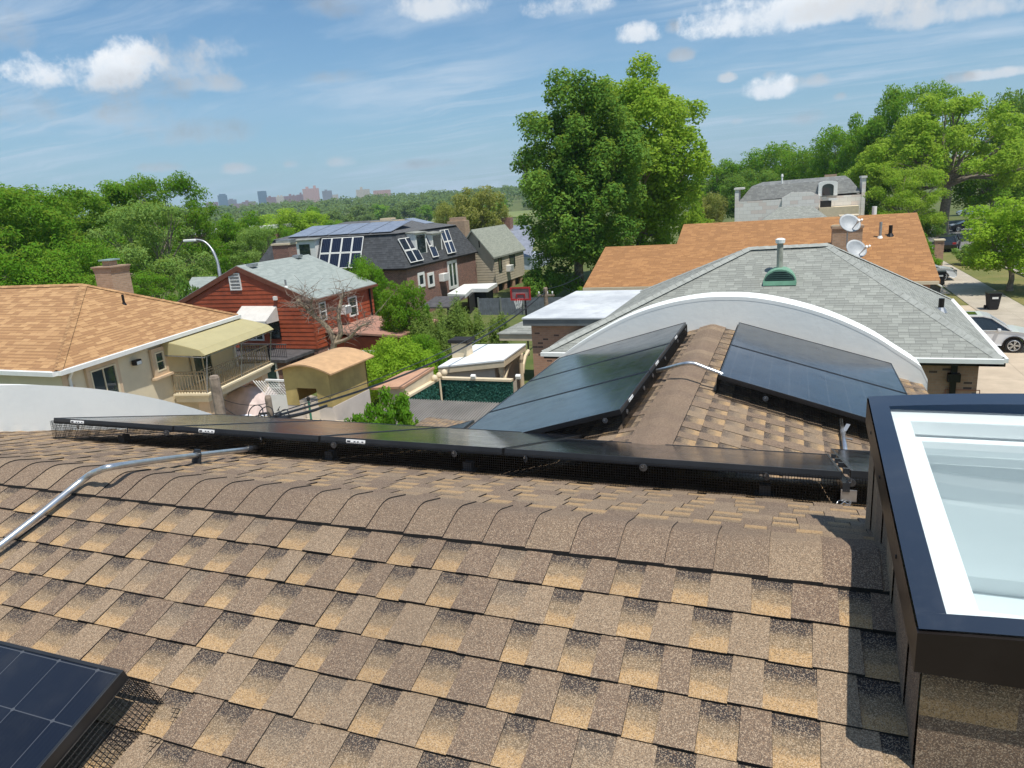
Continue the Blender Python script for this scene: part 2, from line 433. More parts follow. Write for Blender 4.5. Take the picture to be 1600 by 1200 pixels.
# ------------------------------------------------------------------ the house underfoot
H0, TF = 1.79, math.tan(R(18.43)); RY, RZ, TB = 2.12, -1.083, .3186
WX, WZ, TW = -.84, -1.60, .30                # wing ridge
def z_front(y): return -H0 + TF * y
def z_back(y): return RZ - TB * (y - RY)
def z_wing(x): return WZ - TW * abs(x - WX)
N_FRONT = V((0, -TF, 1)).normalized(); N_BACK = V((0, TB, 1)).normalized()
XL, XR = -5.75, 5.2
house = thing('house', 'house in the foreground under a brown shingle roof with curved white parapets', 'house', (0, 2, G))
dF = V((0, -1, -TF)).normalized(); dBk = V((0, 1, -TB)).normalized()
SKX0, SKX1, SKY0, SKY1 = .285, 1.49, 1.50, 2.665
def span_f(v0, v1):
    y = RY + dF.y * (v0 + v1) / 2
    return [(0, SKX0 - XL + .02), (SKX1 - XL - .02, XR - XL)] if SKY0 < y < SKY1 else [(0, XR - XL)]
def span_b(v0, v1):
    y = RY + dBk.y * (v0 + v1) / 2
    return [(0, SKX0 - XL + .02), (SKX1 - XL - .02, XR - XL)] if y < SKY1 else [(0, XR - XL)]
# first course starts under the cap so that the butt lines fall where they are seen
courses((XL, RY + .0, RZ + .0), (1, 0, 0), dF, XR - XL, 33, 11, span_f).build('roof_slope', [M_SH, M_ASPH], house)
courses((XL, RY, RZ), (1, 0, 0), dBk, XR - XL, 21, 12, span_b).build('roof_slope', [M_SH, M_ASPH], house)
dWL = V((-1, 0, -TW)).normalized(); dWR = V((1, 0, -TW)).normalized()
courses((WX, 3.6, WZ), (0, 1, 0), dWR, 4.86, 16, 13, wmin=.10, wmax=.15, gmin=.10, gmax=.14).build('roof_slope', [M_SH, M_ASPH], house)
courses((WX, 3.6, WZ), (0, 1, 0), dWL, 4.86, 16, 14).build('roof_slope', [M_SH, M_ASPH], house)
mb = caps((XL, RY, RZ), (1, 0, 0), dF, dBk, SKX0 - XL + .01, 21)
mb2 = caps((SKX1, RY, RZ), (1, 0, 0), dF, dBk, XR - SKX1, 22)
mb.build('ridge_cap', [M_SH, M_ASPH], house); mb2.build('ridge_cap', [M_SH, M_ASPH], house)
caps((WX, 3.96, WZ), (0, 1, 0), dWL, dWR, 4.5, 23).build('ridge_cap', [M_SH, M_ASPH], house)
# curved parapet at the end of the main ridge
pts = [(XL - .26, y, -.985 - .0905 * (y - 2.2) ** 2) for y in np.linspace(-1.6, 5.75, 40)]
mb = MB(); mb.prism([(XL - .26, -1.6, G)] + pts + [(XL - .26, 5.75, G)], (.26, 0, 0)); mb.build('parapet', M_WHITE, house)
# curved parapet at the end of the wing
PY = 8.45; k = PY / 9.0
prof = [(-3.60, -2.80), (-3.42, -2.62), (-3.227, -2.440), (-2.859, -2.140), (-2.401, -1.851), (-1.925, -1.612), (-1.472, -1.467), (-1.078, -1.398), (-.772, -1.384), (-.400, -1.404),
        (.034, -1.494), (.457, -1.636), (.872, -1.840), (1.147, -2.025), (1.419, -2.224), (1.487, -2.366), (1.495, -2.56)]
fine = []
for i in range(len(prof) - 1):                # smooth the outline (Catmull-Rom)
    p0, p1, p2, p3 = [np.array(prof[max(0, min(len(prof) - 1, i + j))]) for j in (-1, 0, 1, 2)]
    for t in np.linspace(0, 1, 5)[:-1]:
        if i >= len(prof) - 3: q_ = p1 + (p2 - p1) * t
        else: q_ = .5 * (2 * p1 + (p2 - p0) * t + (2 * p0 - 5 * p1 + 4 * p2 - p3) * t * t + (3 * p1 - p0 - 3 * p2 + p3) * t ** 3)
        fine.append((q_[0] * k, q_[1] * k))
fine.append((prof[-1][0] * k, prof[-1][1] * k))
mb = MB(); mb.prism([(fine[0][0], PY, G)] + [(x, PY, z - .01) for x, z in fine] + [(fine[-1][0], PY, G)], (0, .34, 0)); mb.build('parapet', M_WHITE, house)
mb = MB()
for (x0, z0), (x1, z1) in zip(fine[:-1], fine[1:]):
    a, b = PY - .002, PY + .38
    mb.add([(x0, a, z0 - .01), (x1, a, z1 - .01), (x1, a, z1 + .03), (x0, a, z0 + .03), (x0, b, z0 - .01), (x1, b, z1 - .01), (x1, b, z1 + .03), (x0, b, z0 + .03)],
           [(0, 1, 2, 3), (3, 2, 6, 7), (4, 7, 6, 5), (0, 4, 5, 1)])
mb.build('parapet_coping', M_WHITE, house)
# walls below the eaves
mb = MB()
for w_ in ((-5.7, 4.7, -3.2, 4.95, z_back(5.1) - .03), (1.5, 4.7, XR - .1, 4.95, z_back(5.1) - .03), (-2.98, 4.96, -2.75, 8.42, z_wing(-3.1) - .02), (1.08, 4.96, 1.3, 8.42, z_wing(1.4) - .02), (-5.7, -2.6, XR - .1, -2.4, z_front(-2.55) - .03)):
    mb = MB(); mb.box(w_[0], w_[1], G, w_[2], w_[3], w_[4]); mb.build('wall', M_BRICK_Y, house)
mb = MB(); mb.prism([(XR - .3, -2.4, G), (XR - .3, -2.4, z_front(-2.4) - .03), (XR - .3, RY, RZ - .03), (XR - .3, 4.7, z_back(4.7) - .03), (XR - .3, 4.7, G)], (.2, 0, 0))
mb.build('wall', M_BRICK_Y, house)
# lower roof beside the wing
LZ = lambda x: -2.02 + TW * x
courses((-4.15, 6.0, LZ(-4.15)), (0, 1, 0), V((-1, 0, -TW)), 5.45, 16, 15, lambda a, b: [(0, 3.25 + .95 * (a + b) / 2 * .958)]).build('roof_slope', [M_SH, M_ASPH], house)
mb = MB(); mb.prism([(-4.2, 6.1, G), (-4.2, 6.1, LZ(-4.2) - .04), (-6.1, 6.1, LZ(-6.1) - .04), (-6.1, 6.1, G)], (0, 3.0, 0)); mb.build('wall', M_BRICK_Y, house)
mb = MB(); mb.box(-4.19, 6.1, G, -3.0, 9.0, LZ(-4.2) - .06); mb.build('wall', M_BRICK_Y, house)

# ------------------------------------------------------------------ solar modules
PL, PW, PT = 1.60, 1.14, .038
def module(label, C, A, B, la, lb, sticker=None, group='black solar panels on the brown roof'):
    """C a top corner, A and B unit vectors along its edges"""
    C, A, B = V(C), V(A).normalized(), V(B).normalized(); N = A.cross(B)
    if N.z < 0: N = -N
    root = thing('solar_panel', label, 'solar panel', C, group)
    fw = .011; fr = MB(); c = V((0, 0, 0))
    def P(a, b, h): return C + A * a + B * b + N * h
    for (a0, a1, b0, b1) in ((0, la, 0, fw), (0, la, lb - fw, lb), (0, fw, fw, lb - fw), (la - fw, la, fw, lb - fw)):
        fr.obox(P((a0 + a1) / 2, (b0 + b1) / 2, -PT / 2), A * (a1 - a0) / 2, B * (b1 - b0) / 2, N * PT / 2)
    fr.build('frame', M_BLACK, root, bevel=.0012)
    g = MB(); g.obox((0, 0, 0), (la / 2 - fw, 0, 0), (0, lb / 2 - fw, 0), (0, 0, .003))
    go = g.build('glass', M_CELL)                      # its own axes follow the module's edges
    go.parent = root
    X_ = A; Z_ = N; Y_ = Z_.cross(X_)
    m = Matrix.Identity(4)
    for i in range(3): m[i][0] = X_[i]; m[i][1] = Y_[i]; m[i][2] = Z_[i]; m[i][3] = (A * la / 2 + B * lb / 2 - N * .006)[i]
    go.matrix_local = m
    if sticker:
        a0, w, h = sticker[:3]; D = sticker[3] if len(sticker) > 3 else -B      # outward normal of the frame side
        D = V(D).normalized(); T = N.cross(D).normalized(); base = V(sticker[4]) if len(sticker) > 4 else C
        s = MB(); s.obox(base + T * 0 + D * .0012 - N * PT * .5, T * w / 2, N * h / 2, D * .0006)
        st = s.build('sticker', M_STICK, root)
        s = MB(); e = -1 if T.dot(CR) > 0 else 1
        s.obox(base + T * e * w * .36 + D * .0022 - N * PT * .5, T * w * .09, N * h * .22, D * .0004)
        for q_ in (-.05, .12, .36): s.obox(base + T * -e * w * q_ + D * .0022 - N * PT * .5, T * w * .05, N * h * .13, D * .0003)
        s.build('print', M_PRINT, st)
    return root
TP = .296; YF, ZF = 3.30, -1.294
dP = V((0, 1, -TP)).normalized(); NP = V((0, TP, 1)).normalized()
XJ = [-4.867, -3.737, -2.590, -1.410]
def front_pt(px): 
    v = ray(px, 0); lo, hi = -6.0, 2.5           # point of the row's front edge sighted at column px
    for _ in range(50):
        m_ = (lo + hi) / 2; p = V((m_, YF, ZF)); X = 800 + F * p.dot(CR) / p.dot(CF)
        if X < px: lo = m_
        else: hi = m_
    return V((lo, YF, ZF))
row_lab = ['leftmost black solar panel of the row behind the ridge, beside the white parapet', 'second black solar panel from the left in the row behind the ridge',
           'third black solar panel from the left in the row, above the big pale sticker']
for i in range(3):
    st = {0: 121, 1: 323, 2: 556}[i]
    module(row_lab[i], (XJ[i] + .008, YF, ZF), (1, 0, 0), dP, XJ[i + 1] - XJ[i] - .016, PL, (0, .13, .022, (0, -1, 0), front_pt(st) ))
module('wide black solar panel of the row, turned sideways in front of the wing ridge', (XJ[3] + .008, YF, ZF), (1, 0, 0), dP, 1.642, PW)
module('black solar panel half hidden behind the skylight at the right end of the row', (.275, YF + .01, ZF + .004), (1, 0, 0), dP, PW, PL)
# wing, left slope
YW0, YW1 = 4.775, 8.2; wl = (YW1 - YW0) / 3; TL = .29
dL = V((-1, 0, -TL)).normalized(); dR_ = V((1, 0, -.286)).normalized()
wlab = ['black solar panel nearest the camera on the left slope of the wing', 'middle black solar panel of three on the left slope of the wing', 'farthest black solar panel on the left slope, against the curved white parapet']
for i in range(3):
    y0 = YW0 + i * wl + .008
    module(wlab[i], (-1.115, y0, -1.516), (0, 1, 0), dL, wl - .016, PL, (0, .15, .022, (1, 0, .0), (-1.115, y0 + .35, -1.516)))
wr = (8.2 - 5.83) / 2
wlab = ['nearer black solar panel on the right slope of the wing, with scratched glass', 'farther black solar panel on the right slope of the wing, below the white arch']
for i in range(2):
    module(wlab[i], (-.53, 5.83 + i * wr + .008, -1.517), (0, 1, 0), dR_, wr - .016, PL)
# small one on the lower roof
s_ = 1.5; P1 = V((-2.88 * s_, 6.06 * s_, 0)); P1.z = LZ(P1.x) + .17
module('small visible corner of a black solar panel on the lower roof left of the wing', P1, (-1, 0, -TW), (0, -1, 0), .92, 1.2)
# bottom left corner of the picture
NF = N_FRONT; BL = on(193, 1047, V((0, 0, -H0)) + NF * .155, NF)
module('blue black solar panel with visible cell lines in the bottom left corner', BL, (-1, 0, 0), dF, PL, PW)

# ------------------------------------------------------------------ wire mesh skirts round the arrays
def skirt(mb, A, B, drop, flange, out, pitch=.0127, r=.00085, wav=0.0, seed=1):
    """wire grid hanging from the line A-B, ending in a flange bent outwards over the roof"""
    A, B, drop, flange = V(A), V(B), V(drop), V(flange); L = (B - A).length; U = (B - A).normalized(); rr = random.Random(seed)
    def wire(p, q):
        d = (q - p); a = d.cross(V((.3, .2, 1))).normalized() * r; b = d.cross(a).normalized() * r
        mb.add([p + a + b, p - a + b, p - a - b, p + a - b, q + a + b, q - a + b, q - a - b, q + a - b], [(0, 1, 5, 4), (1, 2, 6, 5), (2, 3, 7, 6), (3, 0, 4, 7)])
    nv = int(L / pitch); nd_ = max(1, int(drop.length / pitch)); nf = max(1, int(flange.length / pitch))
    w = [rr.uniform(-1, 1) * wav for _ in range(nv // 6 + 3)]
    def wv(i): j, t = divmod(i / 6, 1); j = int(j); return w[j] * (1 - t) + w[j + 1] * t
    for i in range(nv + 1):
        p = A + U * (i * pitch); o_ = flange.normalized() * wv(i) if flange.length else V((0, 0, 0))
        wire(p, p + drop + o_); wire(p + drop + o_, p + drop + flange * (1 + rr.uniform(-.12, .12)) + o_)
    step = 6
    for j in range(nd_ + 1):
        for i in range(0, nv, step):
            i2 = min(nv, i + step); t = j / nd_
            wire(A + U * (i * pitch) + drop * t + flange.normalized() * wv(i) * t, A + U * (i2 * pitch) + drop * t + flange.normalized() * wv(i2) * t)
    for j in range(1, nf + 1):
        for i in range(0, nv, step):
            i2 = min(nv, i + step)
            wire(A + U * (i * pitch) + drop + flange * (j / nf) * .95 + flange.normalized() * wv(i), A + U * (i2 * pitch) + drop + flange * (j / nf) * .95 + flange.normalized() * wv(i2))
def clip(root, p, n, size=1.0):
    """smoked plastic washer with a bent wire hook"""
    p, n = V(p), V(n).normalized(); a = n.orthogonal().normalized()
    mb = MB(); mb.lathe(p, [(.015 * size, 0), (.017 * size, .001), (.015 * size, .0025)], 14, 0, n); o = mb.build('clip', M_CLIP, root)
    u = V((0, 0, 1)); t = n.cross(u).normalized()
    h = MB(); h.tube([p + n * .004 + u * .016, p + n * .004 + u * .002, p + n * .004 + t * .007, p + n * .004 + t * .009 + u * .008], .0011, 5); h.build('hook', M_STEEL, o)
gr = thing('wire_mesh_guard', 'long black wire mesh skirt below the front edge of the row of solar panels', 'mesh guard', (0, YF, ZF), 'wire mesh skirts')
mb = MB(); zb = z_back(YF - .02) + .006
skirt(mb, (XJ[0] - .02, YF - .012, ZF - PT * .6), (.235, YF - .012, ZF - PT * .6), (0, -.01, zb - (ZF - PT * .6)), (0, -.055, .018), (0, -1, 0), wav=.004)
skirt(mb, (.285, YF - .006, ZF - PT * .6), (1.4, YF - .006, ZF - PT * .6), (0, -.005, zb - (ZF - PT * .6)), (0, -.05, .016), (0, -1, 0), seed=2)
skirt(mb, (XJ[0] - .02, YF, ZF - PT * .6), (XJ[0] - .02, YF + 1.5, ZF - PT * .6 - 1.5 * TP), (0, 0, zb - (ZF - PT * .6)), (-.05, 0, 0), (-1, 0, 0), seed=3)
mb.build('mesh', M_WIRE, gr)
for px in (124, 201, 262, 410, 523, 711, 822, 1006, 1198, 1330):
    clip(gr, front_pt(px) + V((0, -.02, -PT - .006)), (rnd.uniform(-.9, .9), -1, .15), 1.2)
gl = thing('wire_mesh_guard', 'wire mesh skirt along the inner edge of the panels on the wing left slope', 'mesh guard', (-1.1, 6, -1.55), 'wire mesh skirts')
mb = MB(); zt = -1.516 - PT * .6
skirt(mb, (-1.10, YW0, zt), (-1.10, YW1, zt), (.005, 0, z_wing(-1.09) + .01 - zt), (.05, 0, .012), (1, 0, 0), seed=4)
skirt(mb, (-1.115, YW0 - .01, zt), (-1.115 + dL.x * 1.5, YW0 - .01, zt + dL.z * 1.5), (0, -.004, z_wing(-1.115) + .01 - zt), (0, -.05, 0), (0, -1, 0), seed=5)
mb.build('mesh', M_WIRE, gl)
for y in (4.9, 5.55, 5.95, 6.6, 7.4, 8.0): clip(gl, (-1.09, y, zt - .03), (1, -.2, .2), 1.1)
clip(gl, (-1.22, YW0 - .02, zt - .06), (0, -1, .2), 1.2)
g2 = thing('wire_mesh_guard', 'wire mesh skirt along the near edge of the panels on the wing right slope', 'mesh guard', (0, 5.8, -1.6), 'wire mesh skirts')
mb = MB(); zt = -1.517 - PT * .6
skirt(mb, (-.53, 5.82, zt), (-.53 + dR_.x * 1.6, 5.82, zt + dR_.z * 1.6), (0, -.004, z_wing(-.53) + .01 - zt), (0, -.055, 0), (0, -1, 0), seed=6, r=.0009)
skirt(mb, (-.545, 5.83, zt), (-.545, 8.2, zt), (-.004, 0, z_wing(-.54) + .01 - zt), (-.05, 0, .012), (-1, 0, 0), seed=7)
mb.build('mesh', M_WIRE, g2)
clip(g2, V((-.53, 5.80, zt)) + dR_ * .38 + V((0, -.01, -.05)), (0, -1, .2), 1.3)
g3 = thing('wire_mesh_guard', 'curling wire mesh skirt beside the solar panel in the bottom left corner', 'mesh guard', BL, 'wire mesh skirts')
mb = MB(); dn = NF * -.118
skirt(mb, BL + V((.004, 0, 0)) - NF * .036, BL + V((.004, 0, 0)) - NF * .036 + dF * 1.1, dn + V((.058, 0, 0)), V((.075, 0, .006)), (1, 0, 0), seed=8, wav=.012, r=.0008)
skirt(mb, BL + V((.06, .004, 0)) - NF * .036, BL + V((-1.5, .004, 0)) - NF * .036, dn + V((0, .004, 0)), V((0, .012, .004)), (0, 1, 0), seed=9, r=.0008)
mb.build('mesh', M_WIRE, g3)
# rails, feet and end hardware seen under the panels
M_FOOT = plain('dull_mount_metal', (.13, .14, .15), .5, .4, .2, 12)
def foot(p, label, n=(0, 0, 1)):
    p = V(p); root = thing('roof_mount', label, 'roof mount', p, 'panel feet behind the wire mesh')
    mb = MB(); mb.box(p.x - .045, p.y - .05, p.z, p.x + .045, p.y + .05, p.z + .006); mb.build('base_plate', M_FOOT, root)
    mb = MB(); mb.box(p.x - .026, p.y - .008, p.z + .006, p.x + .026, p.y + .006, p.z + .055); mb.box(p.x - .026, p.y + .03, p.z + .006, p.x + .026, p.y + .044, p.z + .05)
    mb.build('bracket', M_FOOT, root); return root
for px, lab in ((720, 'grey metal panel foot behind the mesh under the third panel'), (1195, 'grey metal panel foot behind the mesh under the wide panel'), (172, 'grey metal panel foot under the leftmost panel, seen through bare mesh'),
                (500, 'grey metal panel foot in shade under the joint of the second and third panels')):
    p = front_pt(px); foot((p.x, YF + .06, z_back(YF + .06) + .008), lab)
t = thing('rail_end', 'black rail end and clamps in the gap at the right end of the row', 'rail end', (.255, YF, ZF))
mb = MB()
for b in (.02, .35, .62, .95): mb.obox(V((.256, YF, ZF)) + dP * b + NP * .002, (.012, 0, 0), dP * .03, NP * .012)
mb.bar(V((.256, YF - .03, ZF)) - NP * .06, V((.256, YF, ZF)) + dP * 1.15 - NP * .06, .03, .04)
mb.build('clamp_rail', M_BLACK, t)
mb = MB(); mb.box(.235, YF - .05, zb + .03, .30, YF - .045, zb + .085); mb.build('plate', M_ALU, t)
mb = MB(); mb.tube([(.25 + .025 * math.cos(a) * (1 + a * .02), YF - .06 + .015 * math.sin(a * 2), zb + .02 + .012 * math.sin(a * 1.3)) for a in np.linspace(0, 14, 50)], .0013, 5); mb.build('wire_tail', M_STEEL, t)

# ------------------------------------------------------------------ conduits
def curve(pts, n=8):
    P = [np.array(p) for p in pts]; out = []
    for i in range(len(P) - 1):
        p0, p1, p2, p3 = P[max(0, i - 1)], P[i], P[i + 1], P[min(len(P) - 1, i + 2)]
        for t in np.linspace(0, 1, n, endpoint=False):
            out.append(.5 * (2 * p1 + (p2 - p0) * t + (2 * p0 - 5 * p1 + 4 * p2 - p3) * t * t + (3 * p1 - p0 - 3 * p2 + p3) * t ** 3))
    return out + [P[-1]]
t = thing('conduit', 'bent silver conduit running over the ridge to the panels on the left', 'conduit', (-2.9, RY, RZ))
e = .045; PF0 = V((0, 0, -H0)) + NF * e
A0 = on(-30, 876, PF0, NF); A1 = on(60, 806, PF0, NF); A2 = on(128, 751, PF0, NF)
PB0 = V((0, RY, RZ)) + N_BACK * .052
B0 = on(190, 727, PB0, N_BACK); B1 = on(310, 711, PB0, N_BACK); B2 = on(388, 702, PB0, N_BACK)
mid = on(153, 736, V((0, RY, RZ + .055)), (0, .05, 1))
mb = MB(); mb.tube(curve([A0, A1, A2, mid, B0, B1, B2], 10), .0145, 12); mb.build('pipe', M_STEEL, t, True)
mb = MB(); d_ = (B2 - B1).normalized(); mb.tube([B2 - d_ * .02, B2 + d_ * .10], .021, 10); mb.build('coupling', M_BLACK, t, True)
b_ = thing('conduit_bracket', 'black L shaped bracket holding the conduit on the left', 'bracket', B1)
mb = MB(); q_ = B1 - N_BACK * .05; d2 = V((1, 0, 0))
mb.obox(q_ + N_BACK * .004 + V((.01, 0, 0)), d2 * .05, dBk * .035, N_BACK * .004); mb.build('foot_plate', M_BLACK, b_)
mb = MB()
mb.prism([q_ + d2 * x + N_BACK * h + V((0, -.016, 0)) for x, h in ((-.030, .006), (.034, .006), (.030, .06), (.022, .085), (-.016, .085), (-.026, .06))], (0, .006, 0)); mb.build('upright', M_BLACK, b_)
mb = MB(); mb.lathe(q_ + d2 * .004 + N_BACK * .062 + V((0, -.018, 0)), [(.009, 0), (.009, .006), (.004, .009)], 8, 0, (0, -1, .2)); mb.build('bolt', M_STEEL, b_)
t = thing('conduit', 'short silver conduit arched over the wing ridge between its two arrays', 'conduit', (WX, 5.9, WZ))
yy = 5.92
mb = MB(); mb.tube(curve([at(1022, 580, y=yy + .25), at(1036, 577, y=yy + .2), at(1066, 569, y=yy + .02), at(1083, 568, y=yy), at(1100, 574, y=yy), at(1130, 585, y=yy)], 8), .017, 10); mb.build('pipe', M_STEEL, t, True)
t = thing('conduit', 'short grey conduit with a strap between the right wing panels and the row', 'conduit', (.3, 5, -1.9))
NWR = V((TW, 0, 1)).normalized(); PW0 = V((WX, 0, WZ)) + NWR * .05
a_, b2 = on(1314, 656, PW0, NWR), on(1320, 698, PW0, NWR)
mb = MB(); mb.tube([a_, b2 + (b2 - a_) * .5], .016, 10); mb.build('pipe', M_STEEL, t, True)
mb = MB(); c_ = on(1317, 675, PW0, NWR)
mb.tube([c_ + V((0, -.03, 0)), c_ + V((0, .03, 0))], .021, 10); mb.bar(c_ + V((-.07, 0, -.035)), c_ + V((.07, 0, -.055)), .03, .004); mb.bar(c_ + V((.01, 0, .01)), c_ + V((.04, .05, .05)), .03, .004); mb.build('strap', M_ALU, t)
# scratches on the glass of the nearer right panel come from the module's own dust; the loose chip sits on it
# ------------------------------------------------------------------ skylight
sk = thing('skylight', 'large black framed skylight with white inner sash on the ridge at right', 'skylight', (.9, 2.1, -1.1))
X0, X1, Y0, Y1 = .262, 1.515, 1.466, 2.69; ZN = -.911; SL = (.147) / (Y1 - Y0); BOW = .030
def ztop(x, y): return ZN + SL * (y - Y0) + BOW * (1 - ((x - (X0 + X1) / 2) / ((X1 - X0) / 2)) ** 2)
def zlin(y): return ZN + SL * (y - Y0)
mb = MB()                                   # metal side cover, four sides
nx = 16; xs = np.linspace(X0, X1, nx)
for y, yn in ((Y0, -1), (Y1, 1)):
    for a, b in zip(xs[:-1], xs[1:]):
        mb.quad((a, y, zlin(y) - .098), (b, y, zlin(y) - .098), (b, y, ztop(b, y) - .006), (a, y, ztop(a, y) - .006))
        mb.quad((a, y, ztop(a, y) - .006), (b, y, ztop(b, y) - .006), (b, y - yn * .02, ztop(b, y) - .004), (a, y - yn * .02, ztop(a, y) - .004))
for x in (X0, X1):
    mb.quad((x, Y0, zlin(Y0) - .098), (x, Y1, zlin(Y1) - .098), (x, Y1, zlin(Y1) - .006), (x, Y0, zlin(Y0) - .006))
for y in (Y0 + .01, Y1 - .01): mb.box(X0 + .002, y - .008, zlin(y) - .098, X1 - .002, y + .008, zlin(y) - .09)
for x in (X0 + .008, X1 - .008): mb.prism([(x - .006, Y0 + .02, zlin(Y0) - .098), (x - .006, Y1 - .02, zlin(Y1) - .098), (x - .006, Y1 - .02, zlin(Y1) - .09), (x - .006, Y0 + .02, zlin(Y0) - .09)], (.012, 0, 0))
mb.build('metal_cover', M_BROWN, sk)
mb = MB(); mb.lathe((.62, Y0 - .001, zlin(Y0) - .05), [(.009, 0), (.009, .002), (.006, .004)], 12, 0, (0, -1, 0)); mb.build('screw', M_STEEL, sk)
for y in (1.8, 2.2, 2.5):
    mb = MB(); mb.lathe((X0 - .001, y, zlin(y) - .05), [(.006, 0), (.005, .002)], 10, 0, (-1, 0, 0)); mb.build('screw', M_BROWN, sk)
def sheet(x0, x1, y0, y1, dz, mat_, name, root, nx=20, thick=.0):
    mb = MB(); xs = np.linspace(x0, x1, nx)
    for a, b in zip(xs[:-1], xs[1:]):
        mb.quad((a, y0, ztop(a, y0) + dz), (b, y0, ztop(b, y0) + dz), (b, y1, ztop(b, y1) + dz), (a, y1, ztop(a, y1) + dz))
    return mb.build(name, mat_, root, True)
m, nt, b = new('black_enamel_glass', .06, 0, .9); setc(nt, b, mix(nt, noise(nt, pos(nt), 7, 5, .7).ss(.5, .8) * .35, (.020, .021, .023), (.075, .075, .075))); M_FRIT = m; b.inputs['IOR'].default_value = 1.65; b.inputs['Roughness'].default_value = .10
b.inputs['Coat Weight'].default_value = 1.0
bw, bf, bn = .060, .095, .058                # enamel borders: sides, far, near
I0, I1, J0, J1 = X0 + bw, X1 - bw, Y0 + bn, Y1 - bf
mb = MB()
for (a0, a1, b0, b1) in ((X0 + .003, X1 - .003, Y0 + .006, J0), (X0 + .003, X1 - .003, J1, Y1 - .004), (X0 + .003, I0, J0, J1), (I1, X1 - .003, J0, J1)):
    xs = np.linspace(a0, a1, 20)
    for a, b in zip(xs[:-1], xs[1:]): mb.quad((a, b0, ztop(a, b0)), (b, b0, ztop(b, b0)), (b, b1, ztop(b, b1)), (a, b1, ztop(a, b1)))
mb.build('enamel_border', M_FRIT, sk, True)
def pane_mat():
    m = bpy.data.materials.new('clear_pane'); m.use_nodes = True; nt = m.node_tree; nt.nodes.remove(nt.nodes['Principled BSDF'])
    out = nt.nodes['Material Output']
    tr = nt.nodes.new('ShaderNodeBsdfTransparent'); tr.inputs[0].default_value = (.93, .97, .98, 1)
    gl = nt.nodes.new('ShaderNodeBsdfGlossy'); gl.inputs['Roughness'].default_value = .015
    fr = nt.nodes.new('ShaderNodeFresnel'); fr.inputs[0].default_value = 1.95
    mx = nt.nodes.new('ShaderNodeMixShader')
    nt.links.new(fr.outputs[0], mx.inputs[0]); nt.links.new(tr.outputs[0], mx.inputs[1]); nt.links.new(gl.outputs[0], mx.inputs[2]); nt.links.new(mx.outputs[0], out.inputs[0])
    return m
M_PANE = pane_mat()
sheet(I0, I1, J0, J1, 0, M_PANE, 'outer_pane', sk)
m, nt, b = new('white_sash', .35); setc(nt, b, (.86, .89, .90)); M_SASH = m
mb = MB()
def ring(x0, x1, y0, y1, w, z_, h, mi=0):
    for (a0, a1, b0, b1) in ((x0, x1, y0, y0 + w), (x0, x1, y1 - w, y1), (x0, x0 + w, y0 + w, y1 - w), (x1 - w, x1, y0 + w, y1 - w)):
        A = [(a0, b0), (a1, b0), (a1, b1), (a0, b1)]
        mb.add([(x, y, zlin(y) + z_ - h) for x, y in A] + [(x, y, zlin(y) + z_) for x, y in A],
               [(0, 3, 2, 1), (4, 5, 6, 7), (0, 1, 5, 4), (1, 2, 6, 5), (2, 3, 7, 6), (3, 0, 4, 7)], mi)
ring(I0 - .03, I1 + .03, J0 - .03, J1 + .03, .088, -.016, .05)
mb.build('sash', M_SASH, sk, bevel=.004)
mb = MB(); ring(I0 + .06, I1 - .06, J0 + .06, J1 - .06, .03, -.07, .05); ring(I0 + .03, I1 - .03, J0 + .03, J1 - .03, .02, -.067, .5)
mb.build('lower_frame', M_SASH, sk, bevel=.003)
mb = MB(); q_ = [(I0 + .07, J0 + .07), (I1 - .07, J0 + .07), (I1 - .07, J1 - .07), (I0 + .07, J1 - .07)]
mb.poly([(x, y, zlin(y) - .095) for x, y in q_]); mb.build('inner_pane', M_PANE, sk)
mb = MB(); a, b, c, d = I0 + .02, I1 - .02, J0 + .02, J1 - .02; zb_ = -1.42
for (p, q2) in (((a, c), (b, c)), ((b, c), (b, d)), ((b, d), (a, d)), ((a, d), (a, c))):
    mb.quad((p[0], p[1], zb_), (q2[0], q2[1], zb_), (q2[0], q2[1], zlin(q2[1]) - .12), (p[0], p[1], zlin(p[1]) - .12))
mb.quad((a, c, zb_), (b, c, zb_), (b, d, zb_), (a, d, zb_)); mb.build('light_shaft', M_SASH, sk)
# shingled curb under the frame
mb = MB(); tone = []
def cq(a, b, c, d, k, rv):
    mb.quad(a, b, c, d, 0); tone.extend([(k, rv, 0, 1), (k, rv, 0, 1), (k, rv, 1, 1), (k, rv, 1, 1)])
cx0, cx1, cy0, cy1 = SKX0, SKX1, SKY0 + .012, SKY1 - .01
def zroof(y): return min(z_front(y), z_back(y)) - .03
ys = np.linspace(cy0, cy1, 9)
for i, (a, b) in enumerate(zip(ys[:-1], ys[1:])):
    rv = rnd.random()
    for x, s in ((cx0, -1), (cx1, 1)):
        off = s * (.003 + .004 * (i % 2))
        cq((x + off, a, zlin(a) - .09), (x + off, b, zlin(b) - .09), (x + off, b, zroof(b)), (x + off, a, zroof(a)), 0, rv)
for j, h in enumerate((0, .145, .29)):
    x = cx0
    while x < cx1:
        w = rnd.uniform(.12, .22); x2 = min(cx1, x + w); k = float(rnd.random() < .5); rv = rnd.random()
        z1 = zlin(cy0) - .09 - h; z2 = max(zroof(cy0) - .02, z1 - .145)
        if z1 > z2: cq((x, cy0 - .002 - .004 * j, z1), (x2, cy0 - .002 - .004 * j, z1), (x2, cy0 - .006 - .005 * j, z2), (x, cy0 - .006 - .005 * j, z2), k, rv)
        x = x2
cq((cx0, cy1, zlin(cy1) - .09), (cx1, cy1, zlin(cy1) - .09), (cx1, cy1, zroof(cy1)), (cx0, cy1, zroof(cy1)), 0, .3)
mb.tone = tone; mb.build('curb', M_SH, sk)

